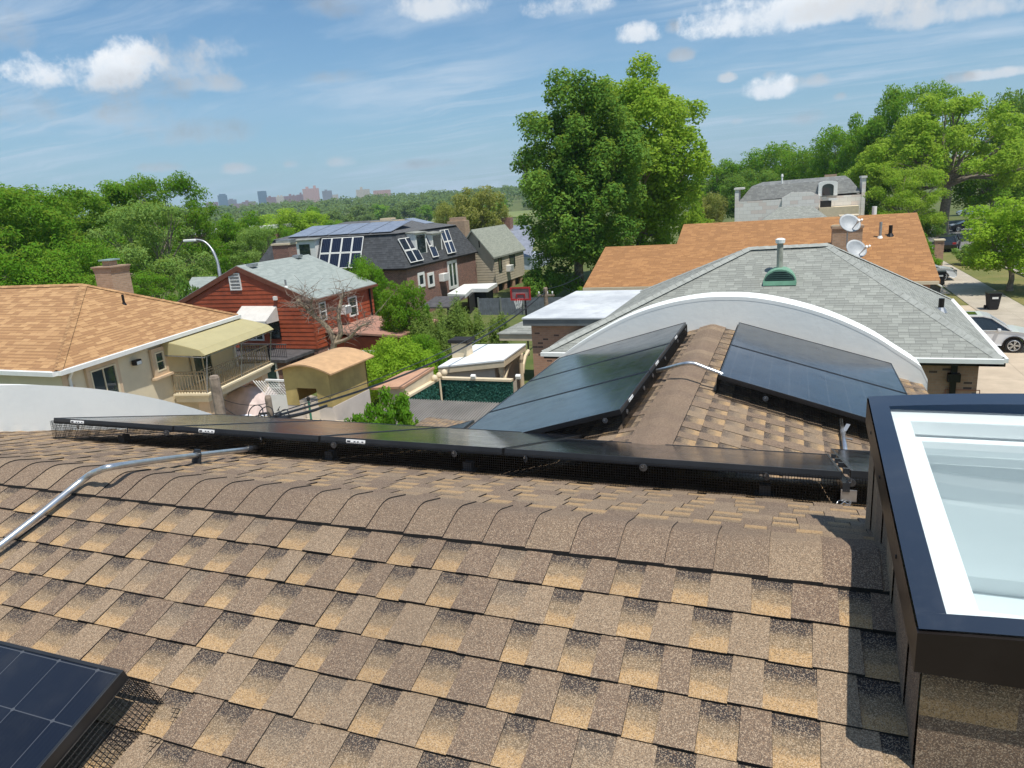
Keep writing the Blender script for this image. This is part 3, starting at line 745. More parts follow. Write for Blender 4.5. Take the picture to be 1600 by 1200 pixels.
# ------------------------------------------------------------------ ground
def terrain(x, y):
    r = math.hypot(x, y)
    return float(np.interp(r, [0, 140, 240, 450, 630, 1000, 1400, 3300], [G, G, -11.5, -13, -13, 2, 7, 4]))
def grass(name, cols, sc=1.0):
    m, nt, b = new(name, .95, 0, .2); p = pos(nt)
    c = mix(nt, noise(nt, p, .25 * sc, 6, .65).ss(.35, .65), cols[0], cols[1])
    c = mix(nt, noise(nt, p, 2.2 * sc, 5, .7).ss(.5, .75) * .6, c, cols[2])
    c = mix(nt, noise(nt, p, 30 * sc, 3, .7).ss(.35, .7) * .5, c, tuple(x * .5 for x in cols[0]))
    setc(nt, b, c); bump(nt, b, noise(nt, p, 25 * sc, 3), .03, .6); return m
M_GRASS = grass('grass', ((.085, .125, .03), (.15, .16, .055), (.24, .20, .09)))
M_LAWN = grass('dry_lawn', ((.16, .17, .05), (.25, .21, .08), (.10, .14, .03)))
M_LAWN_D = grass('green_lawn', ((.05, .10, .02), (.075, .13, .03), (.10, .14, .035)))
def paving(name, c, joint=1.5, sc=1.0):
    m, nt, b = new(name, .9, 0, .3); u, v, _ = sep(nt, pos(nt)); p = pos(nt)
    j = (u / joint).fract().lt(.012).max((v / joint).fract().lt(.012))
    q = mix(nt, noise(nt, p, .6 * sc, 6, .65).ss(.3, .75), tuple(x * .78 for x in c), tuple(x * 1.08 for x in c))
    q = mix(nt, noise(nt, p, 60, 3).ss(.3, .7) * .25, q, tuple(x * .6 for x in c))
    setc(nt, b, mix(nt, j * .55, q, tuple(x * .45 for x in c))); return m
M_PAVE = paving('concrete_paving', (.46, .40, .31)); M_DRIVE = paving('sandy_concrete', (.55, .45, .33), 3.0)
M_PATIO = paving('patio_concrete', (.42, .36, .28), 1.1)
M_ROAD = plain('asphalt', (.16, .155, .15), .9, var=.25, sc=2, dirt=.2)
mb = MB(); rs = [0, 20, 45, 70, 100, 140, 190, 240, 320, 450, 630, 760, 880, 1000, 1200, 1400, 2000, 3300]; na = 72
ring_ = []
for r_ in rs:
    if r_ == 0: mb.v.append((0, 0, G)); ring_.append([0]); continue
    ring_.append(list(range(len(mb.v), len(mb.v) + na)))
    for k_ in range(na):
        a = 2 * math.pi * k_ / na; x, y = r_ * math.cos(a), r_ * math.sin(a); mb.v.append((x, y, terrain(x, y)))
for i in range(1, len(rs)):
    for k_ in range(na):
        if i == 1: mb.f.append((0, ring_[1][k_], ring_[1][(k_ + 1) % na]))
        else: mb.f.append((ring_[i - 1][k_], ring_[i][k_], ring_[i][(k_ + 1) % na], ring_[i - 1][(k_ + 1) % na]))
        mb.mi.append(0)
struct(mb.build('ground', M_GRASS))
def flat_sheet(name, pts, h, mat_):
    mb = MB(); mb.poly([(x, y, G + h) for x, y in pts]); return struct(mb.build(name, mat_))
flat_sheet('patio', [(-21.5, 8), (-5.5, 8), (-5.5, 22.5), (-9.2, 30), (-13.5, 30), (-14, 24), (-21.5, 27)], .006, M_PATIO)
flat_sheet('driveway', [(4.9, 20), (15.5, 20), (15.5, 39.6), (5.6, 39.6)], .008, M_DRIVE)
flat_sheet('path', [(5.5, 47.2), (10.5, 47.2), (10.5, 51.5), (5.5, 51.5)], .008, M_DRIVE)
flat_sheet('driveway', [(6.2, 56.5), (10.3, 56.5), (10.3, 64.5), (6.2, 64.5)], .010, M_DRIVE)
flat_sheet('lawn', [(5.6, 39.7), (10.4, 39.7), (10.4, 47.1), (5.6, 47.1)], .005, M_LAWN_D)
flat_sheet('lawn', [(5.6, 51.6), (10.4, 51.6), (10.4, 56.4), (5.6, 56.4)], .005, M_LAWN)
flat_sheet('lawn', [(13.3, 39.7), (16.4, 39.7), (16.4, 84), (13.3, 84)], .005, M_LAWN)
mb = MB(); mb.box(10.45, 39.6, G - .1, 13.2, 86, G + .03); struct(mb.build('sidewalk', M_PAVE))
mb = MB(); mb.poly([(16.8, 0, G + .004), (27, 0, G + .004), (27, 87, G + .004), (60, 87, G + .004), (60, 135, G + .004), (8, 135, G + .004), (8, 87, G + .004), (16.8, 87, G + .004)]); struct(mb.build('road', M_ROAD))
mb = MB(); mb.box(16.5, 0, G - .1, 16.8, 86.9, G + .12); struct(mb.build('kerb', M_PAVE))
# golf course greens in the valley
M_GREEN = grass('fairway', ((.16, .21, .06), (.25, .27, .10), (.30, .28, .13)), .15)
mb = MB()
for a0, a1, r0, r1 in ((-22, 8, 470, 640), (-34, -18, 520, 600)):
    A_ = [R(90 + 22 - t) for t in np.linspace(a0, a1, 14)]
    for p, q in zip(A_[:-1], A_[1:]): mb.quad(*[(r_ * math.cos(t), r_ * math.sin(t), terrain(r_, 0) + .35) for r_, t in ((r0, p), (r0, q), (r1, q), (r1, p))])
struct(mb.build('fairway', M_GREEN))

# ------------------------------------------------------------------ house helpers
def frame_of(n):
    n = V((n[0], n[1], 0)).normalized(); return n, V((-n.y, n.x, 0)), V((0, 0, 1))
def window(root, c, n, w, h, fmat, pmat, fw=.06, mull=(1, 0), sill=0.0, name='window', proud=.05, label=None):
    n, u, z = frame_of(n); c = V(c); mb = MB()
    def b(x0, x1, z0, z1, p=proud): mb.obox(c + u * (x0 + x1) / 2 + z * (z0 + z1) / 2 + n * (p / 2 - .02), u * (x1 - x0) / 2, z * (z1 - z0) / 2, n * (p / 2 + .02))
    W2, H2 = w / 2, h / 2
    b(-W2, W2, H2 - fw, H2); b(-W2, W2, -H2, -H2 + fw); b(-W2, -W2 + fw, -H2 + fw, H2 - fw); b(W2 - fw, W2, -H2 + fw, H2 - fw)
    for i in range(1, mull[0]): x = -W2 + w * i / mull[0]; b(x - fw * .35, x + fw * .35, -H2 + fw, H2 - fw, proud * .8)
    for i in range(1, mull[1]): y = -H2 + h * i / mull[1]; b(-W2 + fw, W2 - fw, y - fw * .35, y + fw * .35, proud * .75)
    if sill: mb.obox(c - z * (H2 + .04) + n * .06, u * (W2 + sill), z * .04, n * .09)
    o = mb.build(name, fmat, root)
    p = MB(); p.obox(c + n * .006, u * (W2 - fw * .8), z * (H2 - fw * .8), n * .004); p.build('pane', pmat, o)
    if label: o['label'] = label
    return o
def siding(mb, rng, z0, z1, P, n, e=.2, lip=.022, mi=0):
    """lap boards: rng(z) gives the run at height z, P(s, z) the wall point"""
    n = V((n[0], n[1], 0)).normalized(); z = z0
    while z < z1 - .01:
        t = min(z + e, z1); a0, b0 = rng(z); a1, b1 = rng(t)
        if b0 - a0 > .02:
            A, B, C, D = V(P(a0, z)) + n * lip, V(P(b0, z)) + n * lip, V(P(b1, t)) + n * .002, V(P(a1, t)) + n * .002
            mb.quad(A, B, C, D, mi); mb.quad(V(P(a0, z)), V(P(b0, z)), B, A, mi)
        z = t
def ac_unit(root, c, n, w=.62, h=.42, dpt=.45, label=None):
    n, u, z = frame_of(n); c = V(c); mb = MB(); mb.obox(c + n * dpt / 2, u * w / 2, z * h / 2, n * dpt / 2); o = mb.build('air_conditioner', M_TRIM, root, bevel=.02)
    g = MB()
    for i in range(7): g.obox(c + n * (dpt + .004) + z * (h * (i / 6 - .5) * .8), u * w * .44, z * .012, n * .006)
    g.build('grille', M_ALU, o); return o
def slab(mb, pts, t, mi=0): mb.prism([V(p) - V((0, 0, t)) for p in pts], (0, 0, t), mi)
def pipe_vent(root, p, r, h, mat_, flash=None, cap=None):
    mb = MB(); mb.lathe(p, [(r, -.1), (r, h)], 10); o = mb.build('vent_pipe', mat_, root)
    if flash: mb = MB(); mb.lathe(p, [(r * 2.2, -.06), (r * 1.15, r * 1.2)], 10); mb.build('flashing', flash, o)
    if cap: mb = MB(); mb.lathe(V(p) + V((0, 0, h - .02)), [(r * 1.5, 0), (r * 1.6, .12), (r * .9, .16)], 12); mb.build('rain_cap', cap, o)
    return o
NY, NX = (0, -1), (1, 0)

# ------------------------------------------------------------------ grey hip roofed brick house on the right
EZ, RZ2 = -5.0, -2.3; sf = (RZ2 - EZ) / (26.75 - 21.6)
A, B, C, D = V((-7.6, 21.6, EZ)), V((5.27, 21.6, EZ)), V((5.80, 31.9, EZ)), V((-7.6, 31.9, EZ)); R1, R2 = V((-1.43, 26.6, RZ2)), V((1.12, 27.0, RZ2))
h = thing('brick_house', 'tan brick house with a big grey hip roof beyond the white arch', 'house', (-1, 26, G))
mb = MB()
for q in ((A, B, R2, R1), (C, D, R1, R2)): mb.quad(*q)
for q in ((B, C, R2), (D, A, R1)): mb.add(q, ((0, 1, 2),))
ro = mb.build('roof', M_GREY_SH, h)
mb = MB()
for a, b in ((R1, A), (R2, B), (R2, C), (R1, D), (R1, R2)):
    d = (b - a).normalized(); s = d.cross(V((0, 0, 1))).normalized(); w = .17
    n = int((b - a).length / .3)
    for i in range(n):
        p, q = a + (b - a) * (i / n), a + (b - a) * ((i + 1) / n)
        up0, up1 = V((0, 0, .022)), V((0, 0, .028)); dn = V((0, 0, -.065))
        mb.add([p + s * w + dn + up0, p + up0 * 2, p - s * w + dn + up0, q + s * w + dn + up1, q + up1 * 2, q - s * w + dn + up1], [(0, 1, 4, 3), (1, 2, 5, 4)])
mb.build('hip_cap', plain('pale_cap_shingle', (.31, .32, .29), .9, var=.14, sc=6, dirt=.1), ro)
mb = MB()
for a, b in ((A, B), (B, C)):
    o_ = V((0, -1, 0)) if a is A else V((1, 0, 0))
    mb.bar(a + o_ * .06 + V((0, 0, -.05)), b + o_ * .06 + V((0, 0, -.05)), .13, .12); 
mb.build('gutter', M_TRIM, h)
mb = MB(); mb.box(-7.55, 21.65, EZ - .22, 5.2, 22.2, EZ - .12); mb.box(4.7, 21.65, EZ - .22, 5.35, 31.8, EZ - .125); mb.build('soffit', M_BROWN, h)
mb = MB(); mb.box(-7.2, 22.1, G, 4.85, 31.5, EZ - .13); mb.build('wall', M_BRICK_T, h)
mb = MB(); p = at(1491, 575, y=22.05); mb.box(p.x - .07, 21.98, G, p.x + .07, 22.09, EZ - .2); mb.box(p.x - .15, 21.9, EZ - .75, p.x + .15, 22.09, EZ - .52); mb.build('downspout', M_BROWN, h)
mb = MB(); p = at(1512, 590, y=22.05)
for dx_ in (-.5, .32): mb.bar((p.x + dx_, 22.07, G), (p.x + dx_, 22.07, EZ - 1.0), .02)
mb.bar((p.x - .5, 22.07, EZ - 1.0), (p.x + .32, 22.07, EZ - 1.0), .02); mb.build('conduit_pipe', plain('rust_red', (.35, .12, .06), .8), h)
NFR = V((0, -sf, 1)).normalized(); c = on(1218, 443, A, NFR)
mb = MB(); w, hh, dpt = .52, .46, .95
arc = [(c.x + w * math.cos(t), c.y, c.z + hh * math.sin(t)) for t in np.linspace(0, math.pi, 14)]
mb.prism(arc, (0, dpt, 0)); o = mb.build('roof_vent', plain('green_copper', (.16, .32, .22), .6, var=.2), h)
mb = MB(); mb.prism([(c.x + (w - .06) * math.cos(t), c.y - .012, c.z + .09 + (hh - .15) * math.sin(t)) for t in np.linspace(0, math.pi, 14)], (0, .008, 0)); mb.build('louvre', plain('louvre_dark', (.02, .05, .045), .7), o)
mb = MB()
for i in range(5): mb.box(c.x - w * .8 + .05 * i, c.y - .03, c.z + .12 + .065 * i, c.x + w * .8 - .05 * i, c.y - .012, c.z + .135 + .065 * i)
mb.build('slat', plain('louvre_slat', (.06, .12, .10), .6), o)
mb = MB(); mb.box(c.x - w * .98, c.y - .03, c.z - .06, c.x + w * .98, c.y + .05, c.z + .085); mb.build('sill', plain('mint_paint', (.22, .45, .30), .5), o)
p = on(1218, 424, A, NFR); pipe_vent(h, p, .10, .95, plain('weathered_pipe', (.30, .30, .25), .6, var=.3), M_BROWN, M_TRIM)
NRR = (C - B).cross(R2 - B).normalized(); p = on(1470, 485, B, NRR); pipe_vent(h, p, .085, .38, M_BROWN, M_ALU)
# flat roofed wing
fz = -4.35; q = [at(815, 497, z=fz), at(927, 489, z=fz), at(1050, 451, z=fz), at(905, 461, z=fz)]
yw = q[0].y
mb = MB(); P4 = [V((q[0].x, yw, fz)), V((-5.6, yw, fz)), V((-5.0, 31.0, fz + .05)), V((q[0].x + .2, 31.0, fz + .05))]
slab(mb, P4, .05)
m, nt, b = new('silver_roof_coating', .6); p_ = pos(nt)
cc = mix(nt, noise(nt, p_, .5, 6, .7).ss(.35, .7), (.62, .64, .64), (.42, .44, .46)); cc = mix(nt, noise(nt, p_, 1.7, 5, .7).ss(.55, .8) * .6, cc, (.25, .26, .29)); setc(nt, b, cc)
fr = mb.build('flat_roof', m, h)
mb = MB(); mb.box(q[0].x + .02, yw + .04, fz - .30, -5.6, yw + .12, fz - .05); mb.box(q[0].x + .02, yw + .12, fz - .30, q[0].x + .1, 30.9, fz - .05); mb.build('fascia', plain('slate_grey_trim', (.12, .13, .13), .6), fr)
mb = MB(); mb.box(q[0].x + .25, yw + .3, G, -6.5, 30.8, fz - .12); mb.build('wall', M_BRICK_T, h)
pz = -6.1; c0 = at(776, 521, z=pz)
mb = MB(); slab(mb, [(c0.x, c0.y, pz), (q[0].x + .3, c0.y, pz), (q[0].x + .3, c0.y + 2.0, pz + .45), (c0.x + 1.1, c0.y + 2.0, pz + .45)], .05); po = mb.build('porch_roof', M_GREY_SH, h)
mb = MB(); mb.box(c0.x + .1, c0.y + .05, pz - .35, q[0].x + .3, c0.y + .15, pz - .06); mb.build('fascia', M_TAN_TRIM, po)

# ------------------------------------------------------------------ orange roofed house behind it
h = thing('brick_house', 'brick house with a wide orange shingle roof behind the grey roof', 'house', (-1, 42, G))
ey, ez, ry, rz = 35.3, -4.72, 43.1, -2.2; so = (rz - ez) / (ry - ey)
y2, z2 = 40.3, ez + so * 5.0
mb = MB(); t = .14
mb.prism([(-5.95, ey, ez), (-5.95, ry, rz), (-5.95, 50.5, ez), (-5.95, 50.5, ez - t), (-5.95, ry, rz - t), (-5.95, ey, ez - t)], (11.95, 0, 0))
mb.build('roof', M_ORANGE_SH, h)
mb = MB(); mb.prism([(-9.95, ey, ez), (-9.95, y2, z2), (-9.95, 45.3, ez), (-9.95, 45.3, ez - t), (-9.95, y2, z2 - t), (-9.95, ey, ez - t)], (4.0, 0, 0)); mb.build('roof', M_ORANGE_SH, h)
mb = MB(); mb.box(-9.95, ey - .1, ez - .16, 5.95, ey - .01, ez - .02); mb.build('gutter', M_TAN_TRIM, h)
mb = MB(); mb.box(-9.5, ey + .4, G, -5.95, 45, ez - .1)
mb.prism([(-5.9, ey + .4, G), (-5.9, ey + .4, ez - .1), (-5.9, ry, rz - t - .02), (-5.9, 50.2, ez - .1), (-5.9, 50.2, G)], (11.6, 0, 0)); mb.build('wall', M_BRICK_T, h)
NO = V((0, -so, 1)).normalized(); O0 = V((0, ey, ez))
x0, x1 = at(1300, 380, y=38.4).x, at(1347, 380, y=38.4).x
mb = MB(); mb.box(x0, 38.4, -4.6, x1, 39.4, -2.55); mb.box(x0 - .05, 38.35, -2.55, x1 + .05, 39.45, -2.43); mb.box(x0 + .35, 38.6, -2.43, x1 - .25, 39.3, -2.0)
ch = mb.build('chimney', M_BRICK_Y, h)
mb = MB(); mb.box(x0 + .28, 38.5, -2.0, x1 - .18, 39.4, -1.93); mb.box(x0 - .02, 38.36, -2.43, x0 + .4, 38.6, -2.36); mb.build('coping', M_TAN_TRIM, ch)
for px, py, r_, hh, mt in ((1375, 371, .07, .75, M_ALU), (1391, 368, .09, .5, M_BROWN)):
    p = on(px, py, O0, NO); pipe_vent(h, p, r_, hh, mt, M_TRIM if mt is M_ALU else M_BROWN)
p = on(1366, 333, O0, NO); pipe_vent(h, p, .12, .35, M_TRIM)
# garage roof edge and cars in front of it are further down the street
def dish(label, px, py, y, r, n, tilt):
    c = at(px, py, y=y); root = thing('satellite_dish', label, 'satellite dish', c, 'satellite dishes by the brick chimney')
    n = V(n).normalized(); a = n.orthogonal().normalized(); b = n.cross(a); mb = MB(); K = 5; S_ = 22
    vs = [c - n * .0]; fs = []
    for k_ in range(1, K + 1):
        rr = r * k_ / K
        for s in range(S_):
            t = 2 * math.pi * s / S_; vs.append(c + (a * math.cos(t) * .88 + b * math.sin(t)) * rr + n * (.22 * r * (k_ / K) ** 2))
    for s in range(S_): fs.append((0, 1 + s, 1 + (s + 1) % S_))
    for k_ in range(K - 1):
        for s in range(S_): fs.append((1 + k_ * S_ + s, 1 + (k_ + 1) * S_ + s, 1 + (k_ + 1) * S_ + (s + 1) % S_, 1 + k_ * S_ + (s + 1) % S_))
    mb.add(vs, fs); o = mb.build('reflector', plain('dish_grey', (.34, .36, .37), .5), root, True)
    md = o.modifiers.new('solid', 'SOLIDIFY'); md.thickness = .02; md.offset = 0
    e = c + n * r * 1.0 + V((.25, 0, -.12)); mb = MB(); mb.tube([c - V((0, 0, r * .85)), e], .022, 6); mb.tube([c - n * .02, c - n * .25, c - n * .25 - V((0, 0, .9))], .03, 8); mb.build('arm', M_ALU, root)
    mb = MB(); mb.obox(e, n * .11, a * .05, b * .05); mb.obox(e + V((.12, 0, .03)), n * .09, a * .04, b * .04); mb.build('receiver', M_TRIM, root)
dish('upper grey satellite dish in front of the brick chimney', 1327, 350, 37.6, .50, (.25, -1, .62), 0)
dish('lower grey satellite dish at the foot of the brick chimney, by the hip', 1337, 390, 36.6, .48, (.35, -1, .62), 0)

# ------------------------------------------------------------------ white stone house far right
h = thing('stone_house', 'white stone house with a slate mansard roof and arched dormer', 'house', (0, 98, G))
Yh = 95; X0_, X1_ = -6.85, 7.75
m, nt, b = new('white_stone', .85); u, v, p_ = geo_uv(nt); ra, mk, fu, fv, rr_ = cells(nt, u, v, .9, .45, .03, .03)
cc = mix(nt, ra, (.72, .69, .63), (.82, .79, .74)); cc = mix(nt, ra.gt(.8) * .8, cc, (.70, .60, .53)); cc = mix(nt, mk * .6, cc, (.45, .43, .40)); setc(nt, b, cc); M_STONE = m
mb = MB(); mb.box(X0_, Yh, G, X1_, Yh + 14, -2.45)
b0, b1 = at(1222, 308, y=Yh), at(1281, 307, y=Yh); b2_, b3 = at(1236, 301, y=Yh), at(1268, 300, y=Yh)
mb.prism([(b0.x, Yh - .3, G), (b0.x, Yh - .3, -2.3), (b2_.x, Yh - .3, b2_.z), (b3.x, Yh - .3, b3.z), (b1.x, Yh - .3, -2.3), (b1.x, Yh - .3, G)], (0, 1.2, 0)); mb.build('wall', M_STONE, h)
mb = MB(); sl_ = [(X0_ + .5, Yh + .05, -2.44), (X1_ - .4, Yh + .05, -2.2), (X1_ - 1.6, Yh + 1.3, -.62), (X0_ + 1.9, Yh + 1.3, -.72)]
mb.quad(*sl_); mb.quad((X0_ + 1.9, Yh + 1.3, -.72), (X1_ - 1.6, Yh + 1.3, -.62), (X1_ - 1.9, Yh + 6, -.2), (X0_ + 3.0, Yh + 6, -.32)); mb.quad((X0_ + 3.0, Yh + 6, -.32), (X1_ - 1.9, Yh + 6, -.2), (X1_ - .5, Yh + 14, -2.3), (X0_ + .5, Yh + 14, -2.3))
mb.add([(X0_ + .5, Yh + .05, -2.44), (X0_ + 1.9, Yh + 1.3, -.72), (X0_ + 3.0, Yh + 6, -.32), (X0_ + .5, Yh + 14, -2.3)], ((0, 1, 2, 3),)); mb.add([(X1_ - .4, Yh + .05, -2.2), (X1_ - 1.6, Yh + 1.3, -.62), (X1_ - 1.9, Yh + 6, -.2), (X1_ - .5, Yh + 14, -2.3)], ((0, 1, 2, 3),))
mb.build('mansard_roof', M_SLATE_L, h)
for a, b in ((X0_, X0_ + .45), (X1_ - .4, X1_)):
    mb = MB(); zt = -1.0 if a < 0 else -.6
    mb.box(a, Yh - .05, G, b, Yh + 3.2, zt); mb.box(a - .1, Yh - .15, zt, b + .55 if a < 0 else b + .1, Yh + 3.3, zt + .22); mb.build('gable_pier', M_STONE, h)
dx0, dx1 = at(1279, 290, y=Yh).x, at(1309, 290, y=Yh).x; dc = (dx0 + dx1) / 2
mb = MB(); hw = (dx1 - dx0) / 2
mb.prism([(dx0, Yh - .1, -2.4), (dx0, Yh - .1, -.95)] + [(dc - hw * math.cos(t), Yh - .1, -.95 + .28 * math.sin(t)) for t in np.linspace(0, math.pi, 10)] + [(dx1, Yh - .1, -.95), (dx1, Yh - .1, -2.4)], (0, 1.6, 0)); do = mb.build('dormer', M_TRIM, h)
mb = MB(); mb.prism([(dc - .62, Yh - .14, -2.35), (dc - .62, Yh - .14, -1.35)] + [(dc - .62 * math.cos(t), Yh - .14, -1.35 + .35 * math.sin(t)) for t in np.linspace(0, math.pi, 10)] + [(dc + .62, Yh - .14, -1.35), (dc + .62, Yh - .14, -2.35)], (0, .03, 0)); mb.build('arched_window', M_GLASS, do)
mb = MB(); p = at(1280, 326, y=Yh - 2); q_ = at(1330, 322, y=Yh - 2)
mb.box(p.x, Yh - 2.2, p.z - 1.6, q_.x + .8, Yh - .1, p.z + .1); ba = mb.build('balcony', M_TAN_TRIM, h)
g0 = thing('barbecue', 'dark barbecue grill on the balcony of the white stone house', 'barbecue', (p.x + .6, Yh - 1.2, p.z))
mb = MB(); mb.box(p.x + .1, Yh - 1.6, p.z + .1, p.x + 1.3, Yh - 1.0, p.z + .85); mb.build('cabinet', M_DARK, g0); mb = MB(); mb.box(p.x + 1.0, Yh - 1.65, p.z + .85, p.x + 1.9, Yh - .95, p.z + 1.05); mb.build('side_shelf', M_TRIM, g0)
p = at(1298, 275, y=Yh + 6); mb = MB(); mb.box(p.x - .7, Yh + 6, -1, p.x + .7, Yh + 7, p.z + .2); mb.build('chimney', M_BRICK_Y, h)
p = at(1222, 281, y=Yh + 2); mb = MB(); mb.lathe((p.x, p.y, p.z - .8), [(.1, 0), (.1, 1.1), (.16, 1.2), (.1, 1.5)], 8); mb.build('vent_pipe', M_TRIM, h)
hx0, hx1 = at(1188, 346, y=84), at(1292, 340, y=84); t0, t1 = at(1217, 324, y=86), at(1268, 321, y=86)
g0 = thing('garage', 'low building with a grey hip roof in front of the white stone house', 'garage', (hx0.x + 4, 86, G))
mb = MB(); e_ = hx0.z - .6; A, B, C, D = (hx0.x - .8, 84, e_), (hx1.x + .8, 84, e_), (hx1.x + .8, 91, e_), (hx0.x - .8, 91, e_); R1, R2 = (t0.x, 87, t0.z), (t1.x, 87, t0.z)
mb.quad(A, B, R2, R1); mb.quad(C, D, R1, R2); mb.add((B, C, R2), ((0, 1, 2),)); mb.add((D, A, R1), ((0, 1, 2),)); mb.build('roof', M_GREY_SH, g0)
mb = MB(); mb.box(A[0] + .4, 84.4, G, B[0] - .4, 90.6, e_ - .02); mb.build('wall', M_BRICK_Y, g0)

# ------------------------------------------------------------------ red house
h = thing('wooden_house', 'red clapboard house with a pale grey gable roof, behind the bare tree', 'house', (-26, 31, G))
xl, xr, y0, y1 = -30.7, -21.95, 29.0, 34.9; ze, zr = -4.2, -2.42; xm = (xl + xr) / 2
M_RED = plain('red_clapboard', (.33, .07, .027), .6, var=.16, sc=2.5, dirt=.15)
wx0, wx1 = xl + .15, xr - .14; zl = -6.7
def gz(x): return zr - (zr - ze) * abs(x - xm) / (xr - xm) - .12
mb = MB(); mb.prism([(wx0, y0, zl), (wx1, y0, zl), (wx1, y0, gz(wx1)), (xm, y0, gz(xm)), (wx0, y0, gz(wx0))], (0, y1 - y0 - .3, 0))
def rng(z):
    if z <= gz(wx1): return wx0, wx1
    k_ = (zr - .12 - z) / (zr - ze) * (xr - xm); return xm - max(0, k_), xm + max(0, k_)
siding(mb, rng, zl, gz(xm), lambda s, z: (s, y0, z), NY, .215); siding(mb, lambda z: (y0, y1 - .3), zl, gz(wx1), lambda s, z: (wx1, s, z), NX, .215)
mb.box(wx1 - .06, y0 - .03, zl, wx1 + .03, y0 + .06, gz(wx1)); mb.build('wall', M_RED, h)
mb = MB(); mb.box(wx0, y0 + .02, G - .6, wx1 - .02, y1 - .35, zl - .005); mb.build('lower_wall', M_BRICK_R, h)
mb = MB(); t = .12; ya, yb = y0 - .07, y1
for s in (-1, 1):
    xe = xm + s * (xr - xm)
    mb.prism([(xm, ya, zr), (xe, ya, ze), (xe, ya, ze - t), (xm, ya, zr - t)], (0, yb - ya, 0))
ro = mb.build('roof', M_GREEN_SH, h)
mb = MB()
for s in (-1, 1):
    xe = xm + s * (xr - xm); mb.prism([(xm, ya - .03, zr - .03), (xe, ya - .03, ze - .03), (xe, ya - .03, ze - .26), (xm, ya - .03, zr - .28)], (0, .06, 0))
mb.bar((xr + .04, ya, ze - .1), (xr + .04, yb, ze - .1), .1, .12); mb.build('fascia', plain('brown_trim', (.16, .055, .03), .6), h)
NRD = V((zr - ze, 0, xr - xm)).normalized(); Q0 = V((xm, 0, zr))
for px, py in ((393, 417), (464, 403)):
    p = on(px, py, Q0, NRD); mb = MB(); mb.obox(p + NRD * .09, (.22, 0, 0), (0, .2, 0), NRD * .09); mb.build('roof_vent', M_ALU, h)
p = on(447, 448, Q0, NRD); pipe_vent(h, p, .05, .35, M_ALU, M_TRIM)
a_, b_ = at(358, 428, y=y0), at(378, 452, y=y0); window(h, ((a_ + b_) / 2)[:2] + ((a_.z + b_.z) / 2,) if False else ((a_.x + b_.x) / 2, y0 - .02, (a_.z + b_.z) / 2), NY, .72, .88, M_TRIM, M_ALU, .05, (1, 5), label='grey louvred attic window')
for a_, b_, w, hh in (((500, 473), (507, 500), .55, .95), ((545, 465), (556, 492), .8, 1.05)):
    p, q = at(*a_, x=wx1), at(*b_, x=wx1); window(h, (wx1 + .02, (p.y + q.y) / 2, (p.z + q.z) / 2), NX, w, hh, M_TRIM, M_GLASS, .07, (1, 2))
p, q = at(526, 478, x=wx1), at(540, 490, x=wx1); ac_unit(h, (wx1, (p.y + q.y) / 2, (p.z + q.z) / 2), NX)
tl, tr = at(379, 478, y=y0), at(433, 478, y=y0); fz_ = -5.12
mb = MB(); mb.prism([(tl.x, y0, tl.z), (tl.x - .12, y0 - .95, fz_ + .05), (tl.x - .12, y0 - .97, fz_ - .12), (tl.x, y0, fz_ - .12)], (.05, 0, 0)) if False else None
a, b, c, d = V((tl.x, y0 - .03, tl.z)), V((tr.x, y0 - .03, tr.z)), V((tr.x, y0 - 1.0, fz_)), V((tl.x, y0 - 1.0, fz_))
mb.quad(d, c, b, a); e1, e2 = c - V((0, 0, .14)), d - V((0, 0, .14)); mb.quad(e2, e1, c, d)
mb.add([b, c, e1, V((tr.x, y0 - .03, fz_ - .14))], ((0, 1, 2, 3),)); mb.add([a, d, e2, V((tl.x, y0 - .03, fz_ - .14))], ((0, 1, 2, 3),))
o = mb.build('awning', plain('awning_metal', (.62, .60, .55), .5, var=.06, dirt=.15), h); o.modifiers.new('s', 'SOLIDIFY').thickness = .02
window(h, ((tl.x + tr.x) / 2 - .5, y0 - .02, -5.75), NY, 1.0, 1.1, M_TRIM, M_GLASS, .07, (2, 2))
window(h, ((tl.x + tr.x) / 2 + .75, y0 - .02, -5.75), NY, .7, .9, M_BROWN, M_GLASS, .05)
p = at(432, 467, y=y0); mb = MB(); mb.box(p.x - .09, y0 - .16, p.z - .05, p.x + .09, y0 - .02, p.z + .14); mb.build('flood_lamp', M_TRIM, h)
mb = MB(); mb.box(wx1 + .03, y1 - .75, G - .5, wx1 + .11, y1 - .66, ze - .15); mb.build('downspout', M_BROWN, h)
# brick addition with a dark roof deck in front of the gable
dz_ = -6.75; cfx, cfy = -22.3, 26.7; ext_l = -27.9
M_DECK = plain('dark_deck', (.075, .07, .07), .8, var=.3, sc=4)
mb = MB(); mb.box(ext_l, cfy, dz_ - .14, cfx, y0 - .02, dz_); dk = mb.build('deck_roof', M_DECK, h)
mb = MB()
for i in range(46): x = ext_l + .3 + i * (cfx - ext_l - .6) / 45; mb.box(x - .012, cfy + .5, dz_ + .01, x + .012, cfy + .52, dz_ + .62)
mb.box(ext_l + .2, cfy + .48, dz_ + .62, cfx - .25, cfy + .55, dz_ + .67); mb.build('railing', M_DECK, dk)
mb = MB(); mb.box(ext_l + .1, cfy + .15, G - .6, cfx - .12, y0 - .05, dz_ - .145); mb.build('lower_wall', M_BRICK_R, h)
window(h, (cfx - .10, cfy + 1.0, -7.35), NX, 1.0, .7, M_BROWN, M_GLASS, .06); window(h, (-23.4, cfy + .12, -7.55), NY, .9, 1.3, M_TRIM, M_GLASS2, .06)
